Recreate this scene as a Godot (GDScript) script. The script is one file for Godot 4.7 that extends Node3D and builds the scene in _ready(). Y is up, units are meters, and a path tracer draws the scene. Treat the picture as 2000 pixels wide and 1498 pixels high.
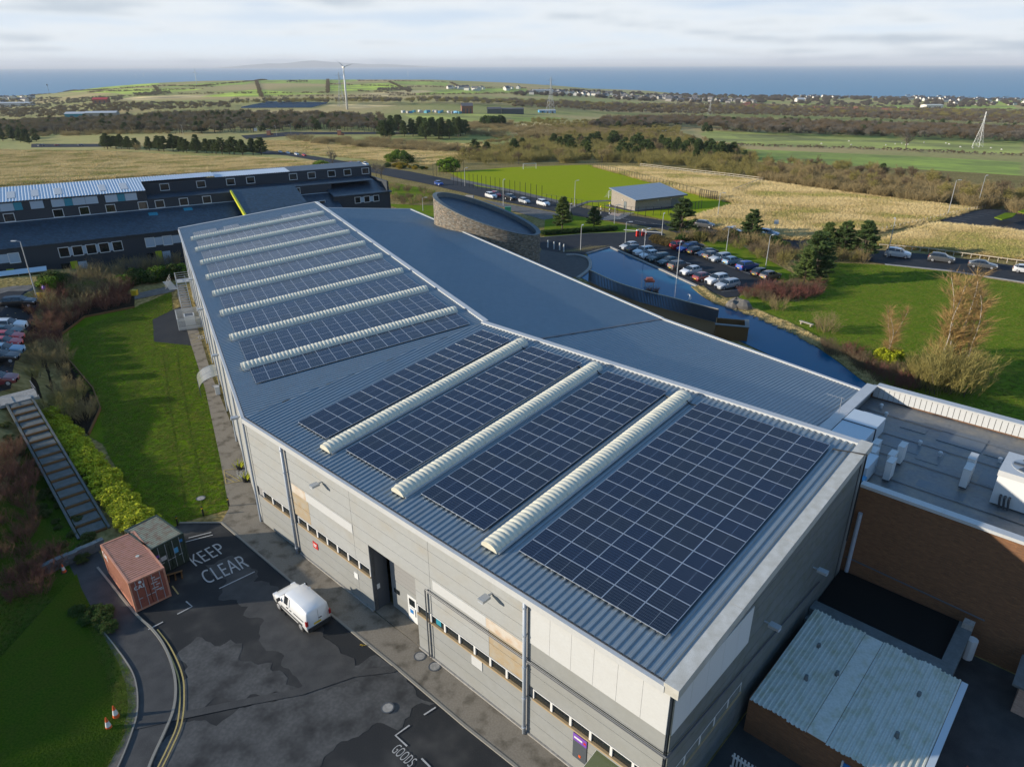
extends Node3D
# An arts and sports hall with solar roofs, seen from the air; fields, a town and the sea beyond.
# x is right, y is up, the camera looks towards -z. Metres.

const EYE := Vector3(0, 35.2, 0)
const KINK := Vector3(-20.96, 10.14, -48.6)     # corner of the eaves where the two wings of the hall meet
const UN := Vector3(0.732, 0, 0.681)            # along the near wing, towards its gable
const VN := Vector3(0.681, 0, -0.732)           # across the near wing, up its roof
const UF := Vector3(-0.4517, 0, -0.8922)        # along the far wing
const VF := Vector3(0.8922, 0, -0.4517)
const RISE := 0.1042                            # roof slope
const SPAN := 23.4
var M := {}
var names := {}
var cache := {}
var rng := RandomNumberGenerator.new()


class MB:
	var v := PackedVector3Array()
	var uv := PackedVector2Array()
	var with_uv := false

	func tri(a: Vector3, b: Vector3, c: Vector3) -> void:
		v.push_back(a); v.push_back(b); v.push_back(c)
		if with_uv:
			for i in 3: uv.push_back(Vector2.ZERO)

	func quad(a: Vector3, b: Vector3, c: Vector3, d: Vector3) -> void:
		v.push_back(a); v.push_back(b); v.push_back(c)
		v.push_back(a); v.push_back(c); v.push_back(d)
		if with_uv:
			for q in [Vector2(0, 1), Vector2(0, 0), Vector2(1, 0), Vector2(0, 1), Vector2(1, 0), Vector2(1, 1)]: uv.push_back(q)

	func hexa(p: Array) -> void:   # p: four below, four above, both the same way round
		quad(p[3], p[2], p[1], p[0]); quad(p[4], p[5], p[6], p[7])
		for i in 4:
			var j := (i + 1) % 4
			quad(p[i], p[j], p[j + 4], p[i + 4])

	func box(c: Vector3, s: Vector3, b := Basis()) -> void:
		var x := b.x * s.x / 2; var y := b.y * s.y / 2; var z := b.z * s.z / 2
		hexa([c - x - y + z, c + x - y + z, c + x - y - z, c - x - y - z, c - x + y + z, c + x + y + z, c + x + y - z, c - x + y - z])

	func bar(a: Vector3, b: Vector3, w: float, h: float) -> void:   # a straight bar of w x h
		var z := (b - a).normalized()
		var up := Vector3.UP if absf(z.y) < 0.95 else Vector3.RIGHT
		var x := up.cross(z).normalized()
		box((a + b) / 2, Vector3(w, h, a.distance_to(b)), Basis(x, z.cross(x), z))

	func tube(a: Vector3, b: Vector3, r0: float, r1: float, n := 6, caps := true) -> void:
		var z := (b - a).normalized()
		var up := Vector3.UP if absf(z.y) < 0.95 else Vector3.RIGHT
		var x := up.cross(z).normalized()
		var y := z.cross(x)
		for i in n:
			var t0 := TAU * i / n; var t1 := TAU * (i + 1) / n
			var d0 := x * cos(t0) + y * sin(t0); var d1 := x * cos(t1) + y * sin(t1)
			quad(a + d0 * r0, a + d1 * r0, b + d1 * r1, b + d0 * r1)
			if caps:
				tri(b, b + d0 * r1, b + d1 * r1); tri(a, a + d1 * r0, a + d0 * r0)

	func path(p: Array, r: float, n := 6) -> void:
		for i in p.size() - 1: tube(p[i], p[i + 1], r, r, n)

	func prism(p: Array, y0: float, y1: float, cap_below := false) -> void:   # p: Vector2 (x, z) corners
		var idx := Geometry2D.triangulate_polygon(PackedVector2Array(p))
		for i in range(0, idx.size(), 3):
			var a: Vector2 = p[idx[i]]; var b: Vector2 = p[idx[i + 1]]; var c: Vector2 = p[idx[i + 2]]
			tri(Vector3(a.x, y1, a.y), Vector3(b.x, y1, b.y), Vector3(c.x, y1, c.y))
			if cap_below: tri(Vector3(a.x, y0, a.y), Vector3(c.x, y0, c.y), Vector3(b.x, y0, b.y))
		for i in p.size():
			var a: Vector2 = p[i]; var b: Vector2 = p[(i + 1) % p.size()]
			quad(Vector3(a.x, y0, a.y), Vector3(b.x, y0, b.y), Vector3(b.x, y1, b.y), Vector3(a.x, y1, a.y))

	func mesh(smooth := false) -> ArrayMesh:
		if smooth:
			var st := SurfaceTool.new()
			st.begin(Mesh.PRIMITIVE_TRIANGLES)
			st.set_smooth_group(0)
			for p in v: st.add_vertex(p)
			st.index(); st.generate_normals()
			return st.commit()
		var a := []
		a.resize(Mesh.ARRAY_MAX)
		a[Mesh.ARRAY_VERTEX] = v
		if with_uv: a[Mesh.ARRAY_TEX_UV] = uv
		var m := ArrayMesh.new()
		if v.size() > 2: m.add_surface_from_arrays(Mesh.PRIMITIVE_TRIANGLES, a)
		return m


# ---------------------------------------------------------------- nodes
func numbered(called: String) -> String:
	if not names.has(called):
		names[called] = 0
		return called
	names[called] += 1
	return "%s_%03d" % [called, names[called]]

func tag(o: Node, label: String, category: String, group := "", kind := "") -> Node:
	if label: o.set_meta("label", label)
	if category: o.set_meta("category", category)
	if group: o.set_meta("group", group)
	if kind: o.set_meta("kind", kind)
	return o

func thing(called: String, label: String, category: String, at := Vector3.ZERO, yaw := 0.0, group := "") -> Node3D:
	var o := Node3D.new()
	o.name = numbered(called)
	add_child(o)
	o.position = at
	o.rotation.y = yaw
	tag(o, label, category, group)
	return o

func part(parent: Node, called: String, mesh: Mesh, mat: Material, at := Transform3D(), label := "") -> MeshInstance3D:
	var o := MeshInstance3D.new()
	o.mesh = mesh
	if mat: o.material_override = mat
	o.name = numbered(called) if parent == self else called
	o.transform = at
	if label: o.set_meta("label", label)
	parent.add_child(o, true)
	return o

func structure(called: String, mesh: Mesh, mat: Material) -> MeshInstance3D:
	var o := part(self, called, mesh, mat)
	o.set_meta("kind", "structure")
	return o

func copy_of(o: Node3D, at: Vector3, yaw: float, scale_by := 1.0, label := "") -> Node3D:
	var base: String = o.name
	var cut := base.rfind("_")
	if cut > 0 and base.substr(cut + 1).is_valid_int(): base = base.substr(0, cut)
	var r: Node3D = o.duplicate()
	r.name = numbered(base)
	add_child(r)
	r.position = at; r.rotation.y = yaw; r.scale = Vector3.ONE * scale_by
	if label: r.set_meta("label", label)
	return r

func turned(at: Vector3, yaw := 0.0, s := Vector3.ONE) -> Transform3D:
	return Transform3D(Basis(Vector3.UP, yaw).scaled_local(s), at)

func yaw_along(d: Vector3) -> float:   # turns local +x to d
	return atan2(-d.z, d.x)

func one(b: MB, smooth := false) -> ArrayMesh:
	return b.mesh(smooth)


# ---------------------------------------------------------------- the lie of the land
const PROFILE := [[0, 0], [170, 0], [230, -2], [340, -8], [520, -18], [800, -30], [1300, -45], [2200, -60], [2900, -74], [3100, -84], [6000, -90]]
const HILLTOP := [[-2000, 18], [0, 18], [100, 28], [200, 45], [300, 55], [400, 60], [600, 61], [850, 58], [1000, 46], [1100, 34], [1200, 18], [1300, 8], [1450, 0], [4000, 0]]
const HILLSIDE := [[0, 0], [500, 0], [1400, 0.42], [2800, 1], [3200, 1], [4200, 0], [9000, 0]]
const BANK_FOOT := [[-200, -80], [-118, -70], [-104, -67], [-92, -64.5], [-82, -58], [-75, -52], [-70, -48.5], [-64, -46], [-58, -42.5], [-47, -37], [-40, -33.5], [-30, -28], [-20, -25], [20, -22]]

func along(t: Array, x: float) -> float:
	if x <= t[0][0]: return t[0][1]
	for i in t.size() - 1:
		if x <= t[i + 1][0]:
			return lerpf(t[i][1], t[i + 1][1], (x - t[i][0]) / (t[i + 1][0] - t[i][0]))
	return t[-1][1]

func ease_in_out(t: float) -> float:
	t = clampf(t, 0, 1)
	return t * t * (3 - 2 * t)

func height(x: float, z: float) -> float:
	var d := Vector2(x, z).length()
	var az := (9000.0 if x > 0 else -9000.0)
	if z < 0: az = 1000.0 + 1487.0 * x / maxf(-z, 0.001)
	var h := along(PROFILE, d)
	if d > 500: h += along(HILLSIDE, d) * along(HILLTOP, clampf(az, -2000, 4000))
	if d < 175:
		var s := along(BANK_FOOT, z) - x
		if s > 1: h += 3.2 * ease_in_out((s - 1) / 8) * (1 - ease_in_out((-z - 112) / 25)) * (1 - ease_in_out((d - 150) / 20))
	return h

func on(x: float, z: float, up := 0.0) -> Vector3:
	return Vector3(x, height(x, z) + up, z)

func pts(flat: Array) -> Array:   # [x, z, x, z ...] -> Vector2s
	var r := []
	for i in range(0, flat.size(), 2): r.append(Vector2(flat[i], flat[i + 1]))
	return r

func drape(b: MB, a: Vector2, c: Vector2, d: Vector2, up: float, depth := 0) -> void:
	var longest := maxf(a.distance_to(c), maxf(c.distance_to(d), d.distance_to(a)))
	var far := a.length()
	if depth < 9 and longest > (5.0 if far < 170 and a.x < -25 else 12.0 if far < 400 else 40.0) and (far > 150 or a.x < -25):
		var m1 := (a + c) / 2; var m2 := (c + d) / 2; var m3 := (d + a) / 2
		drape(b, a, m1, m3, up, depth + 1); drape(b, m1, c, m2, up, depth + 1)
		drape(b, m3, m2, d, up, depth + 1); drape(b, m1, m2, m3, up, depth + 1)
		return
	b.tri(on(a.x, a.y, up), on(c.x, c.y, up), on(d.x, d.y, up))

func sheet(flat: Array, up: float) -> MB:
	var p := pts(flat)
	var b := MB.new()
	var idx := Geometry2D.triangulate_polygon(PackedVector2Array(p))
	for i in range(0, idx.size(), 3):
		var q := [p[idx[i]], p[idx[i + 1]], p[idx[i + 2]]]
		drape(b, q[0], q[1], q[2], up)
	return b

func smooth_line(p: Array, per := 6) -> Array:   # a curve through the points
	var r := []
	for i in p.size() - 1:
		var p0: Vector2 = p[maxi(i - 1, 0)]; var p1: Vector2 = p[i]; var p2: Vector2 = p[i + 1]; var p3: Vector2 = p[mini(i + 2, p.size() - 1)]
		for k in per: r.append(p1.cubic_interpolate(p2, p0, p3, float(k) / per))
	r.append(p[-1])
	return r

func ribbon(b: MB, p: Array, width: float, up: float, shift := 0.0, thick := 0.0) -> void:
	var l := []; var r := []
	for i in p.size():
		var d: Vector2 = (p[mini(i + 1, p.size() - 1)] - p[maxi(i - 1, 0)]).normalized()
		var n := Vector2(-d.y, d.x)
		var c: Vector2 = p[i] + n * shift
		l.append(c - n * width / 2); r.append(c + n * width / 2)
	for i in p.size() - 1:
		var q := [on(l[i].x, l[i].y, up), on(r[i].x, r[i].y, up), on(r[i + 1].x, r[i + 1].y, up), on(l[i + 1].x, l[i + 1].y, up)]
		if thick > 0:
			var low := []
			for k in q: low.append(k - Vector3(0, thick, 0))
			b.hexa(low + q)
		else:
			b.quad(q[0], q[1], q[2], q[3])

func inside(p: Vector2, poly: PackedVector2Array) -> bool:
	return Geometry2D.is_point_in_polygon(p, poly)


# ---------------------------------------------------------------- materials
func lin(r: float, g: float, b: float, a := 1.0) -> Color:
	var c := Color(r, g, b).linear_to_srgb()
	c.a = a
	return c

func plain(r: float, g: float, b: float, rough := 0.7, metal := 0.0) -> StandardMaterial3D:
	var m := StandardMaterial3D.new()
	m.albedo_color = lin(r, g, b)
	m.roughness = rough
	m.metallic = metal
	return m

func noise_tex(cols: Array, freq: float, seed_ := 1, octaves := 4, type := FastNoiseLite.TYPE_SIMPLEX_SMOOTH, stops := []) -> NoiseTexture2D:
	var n := FastNoiseLite.new()
	n.seed = seed_; n.frequency = freq; n.noise_type = type
	n.fractal_octaves = octaves
	var t := NoiseTexture2D.new()
	t.width = 512; t.height = 512; t.seamless = true; t.noise = n
	var g := Gradient.new()
	var o := PackedFloat32Array(); var c := PackedColorArray()
	for i in cols.size():
		o.push_back(stops[i] if stops else float(i) / (cols.size() - 1))
		c.push_back(lin(cols[i][0], cols[i][1], cols[i][2], cols[i][3] if cols[i].size() > 3 else 1.0))
	g.offsets = o; g.colors = c
	t.color_ramp = g
	return t

func grey_tex(freq: float, seed_ := 1, octaves := 4) -> NoiseTexture2D:
	var n := FastNoiseLite.new()
	n.seed = seed_; n.frequency = freq; n.fractal_octaves = octaves
	var t := NoiseTexture2D.new()
	t.width = 512; t.height = 512; t.seamless = true; t.noise = n
	return t

# a grained surface: cols over `size` metres, and blotches of `over` (rgba) over `wide` metres
func grained(cols: Array, freq: float, size: float, rough := 0.9, relief := 0.0, over := [], wide := 30.0, seed_ := 1, stops := []) -> StandardMaterial3D:
	var m := StandardMaterial3D.new()
	m.albedo_texture = noise_tex(cols, freq, seed_, 4, FastNoiseLite.TYPE_SIMPLEX_SMOOTH, stops)
	m.uv1_triplanar = true; m.uv1_world_triplanar = true
	m.uv1_scale = Vector3.ONE / size
	m.roughness = rough
	if rough >= 0.8: m.metallic_specular = 0.06 if rough == 1.0 else 0.2
	if relief > 0:
		m.heightmap_enabled = true
		m.heightmap_texture = cached_grey(freq, seed_)
		m.heightmap_scale = relief
	if over:
		m.detail_enabled = true
		m.detail_albedo = noise_tex(over, 0.012, seed_ + 7, 4)
		m.detail_uv_layer = BaseMaterial3D.DETAIL_UV_2
		m.uv2_triplanar = true; m.uv2_world_triplanar = true
		m.uv2_scale = Vector3.ONE / wide
	return m

func cached_grey(freq: float, seed_: int) -> NoiseTexture2D:
	var k := "g%f" % freq
	if not cache.has(k): cache[k] = grey_tex(freq, 3)
	return cache[k]


func _ready() -> void:
	rng.seed = 20240117
	# camera
	var cam := Camera3D.new()
	cam.name = "camera"
	add_child(cam)
	cam.position = EYE
	cam.rotation = Vector3(deg_to_rad(-24.58), 0, deg_to_rad(-0.2))
	cam.fov = 57.615
	cam.near = 0.5
	cam.far = 60000.0
	cam.current = true
	# sky, air, exposure
	var env := Environment.new()
	env.background_mode = Environment.BG_SKY
	env.sky = Sky.new()
	env.sky.sky_material = winter_sky()
	env.tonemap_mode = Environment.TONE_MAPPER_LINEAR
	env.tonemap_exposure = 1.4
	env.fog_enabled = true
	env.fog_density = 0.00004
	env.fog_light_color = Color(0.95, 0.97, 1.0)
	env.sdfgi_enabled = true; env.ssao_enabled = true; env.ssil_enabled = true
	var we := WorldEnvironment.new()
	we.name = "world_environment"
	we.environment = env
	add_child(we)
	# low winter sun from the left
	var sun := DirectionalLight3D.new()
	sun.name = "sun"
	sun.light_color = Color(1.0, 0.95, 0.875)
	sun.light_energy = 1.6
	sun.light_angular_distance = 0.9
	sun.shadow_enabled = true
	add_child(sun)
	sun.look_at_from_position(Vector3.ZERO, Vector3(0.958, -0.245, -0.13), Vector3.UP)

	make_materials()
	build_land()
	build_site_ground()
	build_hall()
	build_solar()
	build_annex()
	build_slate_building()
	build_oval_building()
	build_pavilion()
	build_pond()
	build_steps_and_hedges()
	build_yard_things()
	build_left_side()
	build_cars()
	build_posts_and_fences()
	build_near_plants()
	build_far_things()


func winter_sky() -> PanoramaSkyMaterial:
	var w := 2048; var h := 1024
	var im := Image.create(w, h, false, Image.FORMAT_RGBF)
	var n1 := FastNoiseLite.new(); n1.seed = 11; n1.frequency = 0.16; n1.fractal_octaves = 6
	var n2 := FastNoiseLite.new(); n2.seed = 5; n2.frequency = 0.035; n2.fractal_octaves = 3
	var zen := Color(0.07, 0.205, 0.43)
	var low := Color(0.72, 0.78, 0.81)
	for j in h:
		var e := (0.5 - (j + 0.5) / h) * PI
		var y := sin(e)
		if y <= 0:
			for i in w: im.set_pixel(i, j, Color(0.20, 0.23, 0.24))
			continue
		var air := zen.lerp(low, pow(1.0 - y, 8.0))
		var k := 1.0 / (y + 0.035)
		var c := sqrt(1 - y * y) * k
		for i in w:
			var a := TAU * (i + 0.5) / w
			var px := c * cos(a); var pz := c * sin(a)
			var d := n1.get_noise_2d(px * 1.6, pz * 1.6) * 0.75 + n2.get_noise_2d(px * 2.0, pz * 2.0) * 0.75 + 0.10
			var cover := smoothstep(-0.34, 0.26, d) * lerpf(0.92, 0.12, smoothstep(0.07, 0.34, y))
			var cloud := Color(0.64, 0.675, 0.70).lerp(Color(0.38, 0.44, 0.50), smoothstep(0.12, 0.60, d))
			im.set_pixel(i, j, air.lerp(cloud, cover))
	var m := PanoramaSkyMaterial.new()
	m.panorama = ImageTexture.create_from_image(im)
	return m


func make_materials() -> void:
	M.rough_grass = grained([[0.12, 0.095, 0.038], [0.22, 0.165, 0.07], [0.36, 0.27, 0.12], [0.48, 0.37, 0.18]], 0.03, 14, 1.0, 10.0, [[0.13, 0.14, 0.035, 0.0], [0.16, 0.15, 0.04, 0.25], [0.15, 0.135, 0.045, 0.75]], 70, 3)
	M.lawn = grained([[0.06, 0.12, 0.008], [0.10, 0.175, 0.012], [0.155, 0.225, 0.02]], 0.05, 5, 1.0, 4.0, [[0.22, 0.21, 0.03, 0.0], [0.19, 0.20, 0.025, 0.3], [0.24, 0.22, 0.04, 0.7]], 21, 4)
	M.lawn_striped = grained([[0.04, 0.095, 0.003], [0.07, 0.14, 0.006], [0.115, 0.18, 0.012]], 0.05, 4, 1.0, 5.0, [[0.19, 0.20, 0.02, 0.0], [0.16, 0.19, 0.018, 0.2], [0.20, 0.19, 0.025, 0.65]], 16, 5)
	M.pitch = grained([[0.21, 0.26, 0.008], [0.255, 0.305, 0.012], [0.29, 0.33, 0.018]], 0.03, 12, 1.0, 2.0, [[0.34, 0.33, 0.03, 0.0], [0.31, 0.31, 0.025, 0.4]], 60, 6)
	M.bank_grass = grained([[0.016, 0.045, 0.003], [0.032, 0.075, 0.005], [0.055, 0.10, 0.008], [0.08, 0.09, 0.015]], 0.05, 5, 1.0, 4.0, [[0.07, 0.06, 0.015, 0.0], [0.08, 0.065, 0.018, 0.4]], 11, 8)
	M.asphalt = grained([[0.022, 0.024, 0.026], [0.028, 0.030, 0.032], [0.036, 0.037, 0.038]], 0.06, 3, 0.85, 0.3, [[0.055, 0.055, 0.054, 0.0], [0.055, 0.055, 0.054, 0.15], [0.10, 0.098, 0.092, 0.75]], 26, 9)
	M.asphalt_new = grained([[0.022, 0.026, 0.032], [0.030, 0.034, 0.040], [0.040, 0.043, 0.048]], 0.06, 3, 0.8, 0.3, [[0.055, 0.055, 0.055, 0.0], [0.06, 0.06, 0.058, 0.4]], 20, 10)
	M.asphalt_dark = grained([[0.017, 0.018, 0.019], [0.028, 0.029, 0.03], [0.04, 0.04, 0.04]], 0.06, 3, 0.75, 0.4, [[0.06, 0.06, 0.058, 0.0], [0.08, 0.08, 0.076, 0.5]], 9, 11)
	M.patch = grained([[0.075, 0.077, 0.077], [0.095, 0.096, 0.095], [0.12, 0.12, 0.117]], 0.03, 5, 0.9, 0.2, [[0.03, 0.032, 0.033, 0.0], [0.034, 0.035, 0.036, 0.35], [0.03, 0.031, 0.032, 0.95]], 14, 31)
	M.footway = grained([[0.19, 0.168, 0.135], [0.225, 0.20, 0.162], [0.255, 0.228, 0.188]], 0.05, 4, 0.92, 0.2, [[0.06, 0.052, 0.038, 0.0], [0.06, 0.052, 0.038, 0.1], [0.045, 0.038, 0.026, 0.9]], 11, 12)
	M.footway_grey = grained([[0.13, 0.125, 0.115], [0.18, 0.172, 0.16], [0.22, 0.21, 0.195]], 0.05, 4, 0.9, 0.4, [[0.06, 0.055, 0.05, 0.0], [0.05, 0.045, 0.04, 0.6]], 10, 13)
	M.gravel = grained([[0.07, 0.065, 0.06], [0.15, 0.14, 0.125], [0.26, 0.245, 0.225]], 0.12, 2, 1.0, 3.0, [], 1, 14)
	M.kerb = grained([[0.20, 0.19, 0.165], [0.29, 0.275, 0.24]], 0.05, 2, 0.9, 0.3, [], 1, 15)
	M.soil = grained([[0.014, 0.011, 0.008], [0.03, 0.024, 0.017], [0.05, 0.04, 0.03]], 0.08, 3, 1.0, 5.0, [], 1, 16)
	M.concrete = grained([[0.24, 0.235, 0.22], [0.33, 0.32, 0.30], [0.40, 0.39, 0.365]], 0.03, 4, 0.9, 0.3, [[0.12, 0.11, 0.09, 0.0], [0.12, 0.11, 0.09, 0.4]], 9, 17)
	M.coping = grained([[0.40, 0.40, 0.38], [0.50, 0.50, 0.47], [0.58, 0.575, 0.54]], 0.06, 2, 0.75, 0.1, [[0.22, 0.20, 0.14, 0.0], [0.24, 0.22, 0.16, 0.55]], 5, 18)
	M.white_line = grained([[0.06, 0.062, 0.063], [0.24, 0.24, 0.235], [0.46, 0.46, 0.45], [0.54, 0.54, 0.53]], 0.07, 1.6, 0.85, 0, [], 1, 19, [0.0, 0.3, 0.55, 1.0])
	M.yellow_line = grained([[0.06, 0.055, 0.04], [0.26, 0.21, 0.09], [0.45, 0.35, 0.14], [0.50, 0.39, 0.16]], 0.07, 1.6, 0.85, 0, [], 1, 20, [0.0, 0.3, 0.55, 1.0])
	# hall
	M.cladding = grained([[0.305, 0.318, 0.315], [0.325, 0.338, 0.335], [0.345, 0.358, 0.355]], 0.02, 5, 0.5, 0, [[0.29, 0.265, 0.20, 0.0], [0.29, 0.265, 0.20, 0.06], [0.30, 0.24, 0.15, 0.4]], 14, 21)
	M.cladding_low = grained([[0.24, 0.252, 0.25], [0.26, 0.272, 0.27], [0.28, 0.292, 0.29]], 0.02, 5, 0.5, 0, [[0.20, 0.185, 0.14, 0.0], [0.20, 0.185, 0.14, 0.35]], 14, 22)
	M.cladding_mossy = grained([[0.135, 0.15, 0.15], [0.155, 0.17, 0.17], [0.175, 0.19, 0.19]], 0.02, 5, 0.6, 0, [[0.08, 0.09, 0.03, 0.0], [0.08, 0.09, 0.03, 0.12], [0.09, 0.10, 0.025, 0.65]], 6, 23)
	M.white_panel = grained([[0.455, 0.468, 0.468], [0.485, 0.498, 0.498], [0.51, 0.523, 0.523]], 0.03, 3, 0.5, 0, [[0.40, 0.39, 0.36, 0.0], [0.40, 0.39, 0.36, 0.25]], 5, 24)
	M.rusty_panel = grained([[0.50, 0.48, 0.43], [0.53, 0.51, 0.46]], 0.03, 3, 0.6, 0, [[0.42, 0.25, 0.11, 0.0], [0.42, 0.26, 0.12, 0.3], [0.38, 0.19, 0.07, 1.0]], 5, 25)
	M.roof = grained([[0.20, 0.255, 0.295], [0.22, 0.275, 0.315], [0.24, 0.295, 0.335]], 0.03, 6, 0.36, 0, [[0.20, 0.18, 0.15, 0.0], [0.20, 0.18, 0.15, 0.35]], 9, 26)
	M.roof.metallic = 0.45
	M.roof_back = grained([[0.175, 0.235, 0.275], [0.195, 0.255, 0.295], [0.215, 0.275, 0.315]], 0.02, 9, 0.42, 0, [[0.15, 0.195, 0.22, 0.0], [0.15, 0.195, 0.22, 0.45]], 14, 27)
	M.roof_back.metallic = 0.35
	M.flashing = grained([[0.42, 0.435, 0.44], [0.49, 0.505, 0.51]], 0.03, 3, 0.45, 0, [[0.33, 0.31, 0.27, 0.0], [0.33, 0.31, 0.27, 0.25]], 6, 28)
	M.gutter = plain(0.05, 0.052, 0.055, 0.6)
	M.downpipe = plain(0.33, 0.37, 0.42, 0.45)
	M.dark_steel = plain(0.065, 0.075, 0.088, 0.45)
	M.joint = plain(0.24, 0.24, 0.235, 0.6)
	M.glass_dark = plain(0.012, 0.016, 0.018, 0.06)
	M.glass_dark.metallic_specular = 0.6
	M.white_frame = plain(0.62, 0.62, 0.60, 0.5)
	M.steel = plain(0.42, 0.44, 0.46, 0.4, 0.6)
	M.galvanised = plain(0.41, 0.43, 0.44, 0.45)
	M.galvanised.metallic = 0.4
	M.rooflight = grained([[0.56, 0.53, 0.42], [0.64, 0.61, 0.49], [0.70, 0.67, 0.56]], 0.05, 3, 0.35, 0, [[0.36, 0.35, 0.25, 0.0], [0.34, 0.33, 0.24, 0.4]], 6, 30)
	M.rooflight.backlight_enabled = true
	M.rooflight.backlight = Color(0.25, 0.23, 0.18)
	M.panel_frame = plain(0.55, 0.57, 0.60, 0.35, 0.7)
	M.cells = [cells_material(), cells_material(), cells_material()]
	for i in 3:
		M.cells[i].albedo_texture = M.cells[0].albedo_texture
		M.cells[i].albedo_color = [Color(1, 1, 1), Color(0.93, 0.96, 1.0), Color(1.0, 0.98, 0.94)][i]
		M.cells[i].roughness = [0.14, 0.16, 0.18][i]
	# other buildings
	M.brick = brick_material([0.15, 0.062, 0.024], [0.225, 0.098, 0.038], [0.11, 0.085, 0.06], 32)
	M.brick_pink = brick_material([0.33, 0.20, 0.15], [0.42, 0.27, 0.20], [0.40, 0.36, 0.30], 33)
	M.stone = stone_material()
	M.pale_brick = brick_material([0.21, 0.185, 0.155], [0.31, 0.275, 0.225], [0.26, 0.24, 0.21], 34)
	M.felt = grained([[0.07, 0.085, 0.10], [0.105, 0.12, 0.135], [0.14, 0.15, 0.16]], 0.03, 6, 0.4, 0.2, [[0.20, 0.17, 0.125, 0.0], [0.20, 0.17, 0.125, 0.3], [0.23, 0.195, 0.145, 0.8]], 11, 35)
	M.felt_patch = grained([[0.07, 0.095, 0.12], [0.10, 0.125, 0.15]], 0.03, 4, 0.35, 0.1, [[0.19, 0.17, 0.13, 0.0], [0.19, 0.17, 0.13, 0.4]], 8, 36)
	M.black_roof = grained([[0.010, 0.010, 0.010], [0.018, 0.018, 0.017]], 0.06, 3, 0.85, 0.5, [], 1, 37)
	M.lead = grained([[0.10, 0.125, 0.135], [0.145, 0.17, 0.18]], 0.03, 4, 0.6, 0, [[0.05, 0.06, 0.05, 0.0], [0.05, 0.06, 0.05, 0.5]], 6, 38)
	M.asbestos = grained([[0.46, 0.485, 0.455], [0.56, 0.58, 0.545], [0.63, 0.645, 0.61]], 0.04, 4, 0.9, 0.3, [[0.30, 0.29, 0.10, 0.0], [0.30, 0.29, 0.11, 0.15], [0.30, 0.28, 0.09, 0.6]], 7, 39)
	M.slate = slate_material()
	M.slate_wall = grained([[0.014, 0.021, 0.030], [0.022, 0.031, 0.042], [0.03, 0.041, 0.053]], 0.05, 3, 0.6, 0.3, [], 1, 41)
	M.zinc = plain(0.53, 0.58, 0.63, 0.4)
	M.zinc.metallic = 0.3
	M.pavilion_roof = plain(0.29, 0.32, 0.35, 0.4)
	M.pavilion_roof.metallic = 0.4
	M.white_cladding = plain(0.46, 0.52, 0.56, 0.5)
	M.pale_pane = plain(0.36, 0.44, 0.52, 0.2)
	M.teal = plain(0.02, 0.22, 0.30, 0.4)
	M.lime = plain(0.42, 0.44, 0.01, 0.5)
	M.timber = grained([[0.10, 0.055, 0.025], [0.16, 0.09, 0.04], [0.21, 0.12, 0.055]], 0.05, 2, 0.8, 0.3, [], 1, 44)
	M.weathered = grained([[0.30, 0.26, 0.20], [0.42, 0.37, 0.29], [0.50, 0.45, 0.36]], 0.05, 2, 0.85, 0.2, [], 1, 45)
	M.white_paint = grained([[0.56, 0.57, 0.56], [0.66, 0.67, 0.66]], 0.05, 2, 0.5, 0, [], 1, 46)
	M.black_paint = plain(0.012, 0.013, 0.014, 0.5)
	M.red_paint = plain(0.45, 0.025, 0.02, 0.5)
	M.orange = plain(0.62, 0.10, 0.02, 0.55)
	M.yellow = plain(0.60, 0.42, 0.02, 0.5)
	M.blue = plain(0.02, 0.16, 0.42, 0.5)
	M.sky_blue = plain(0.08, 0.30, 0.52, 0.5)
	M.purple = plain(0.16, 0.06, 0.34, 0.5)
	M.green_paint = plain(0.01, 0.16, 0.09, 0.5)
	M.container_red = grained([[0.42, 0.18, 0.125], [0.49, 0.225, 0.16], [0.55, 0.27, 0.20]], 0.04, 3, 0.6, 0, [[0.50, 0.25, 0.12, 0.0], [0.48, 0.24, 0.11, 0.3], [0.30, 0.11, 0.05, 0.75]], 4, 47)
	M.container_door = grained([[0.20, 0.045, 0.030], [0.26, 0.07, 0.048], [0.32, 0.11, 0.07]], 0.04, 2, 0.55, 0, [[0.30, 0.10, 0.05, 0.0], [0.28, 0.09, 0.045, 0.5]], 3, 48)
	M.container_green = grained([[0.012, 0.03, 0.02], [0.02, 0.04, 0.028], [0.03, 0.052, 0.036]], 0.04, 2, 0.5, 0, [[0.05, 0.05, 0.03, 0.0], [0.05, 0.05, 0.03, 0.4]], 3, 49)
	M.container_green_roof = grained([[0.26, 0.30, 0.20], [0.33, 0.36, 0.25], [0.38, 0.40, 0.29]], 0.04, 3, 0.7, 0, [[0.25, 0.10, 0.05, 0.0], [0.26, 0.10, 0.05, 0.3], [0.20, 0.06, 0.03, 1.0]], 4, 50)
	M.rubber = plain(0.014, 0.014, 0.015, 0.8)
	M.alloy = plain(0.42, 0.43, 0.45, 0.35, 0.6)
	M.car_glass = plain(0.010, 0.014, 0.018, 0.05)
	M.car_glass.metallic_specular = 0.7
	M.lamp_glass = plain(0.62, 0.64, 0.66, 0.12)
	M.tail_glass = plain(0.30, 0.008, 0.008, 0.2)
	M.plate_yellow = plain(0.62, 0.44, 0.02, 0.5)
	M.trim = plain(0.02, 0.021, 0.023, 0.6)
	M.water = plain(0.0, 0.085, 0.17, 0.03)
	M.water.metallic_specular = 0.26
	M.sea = plain(0.105, 0.255, 0.36, 0.7)
	# plants
	M.bark = plain(0.085, 0.068, 0.048, 0.95)
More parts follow.
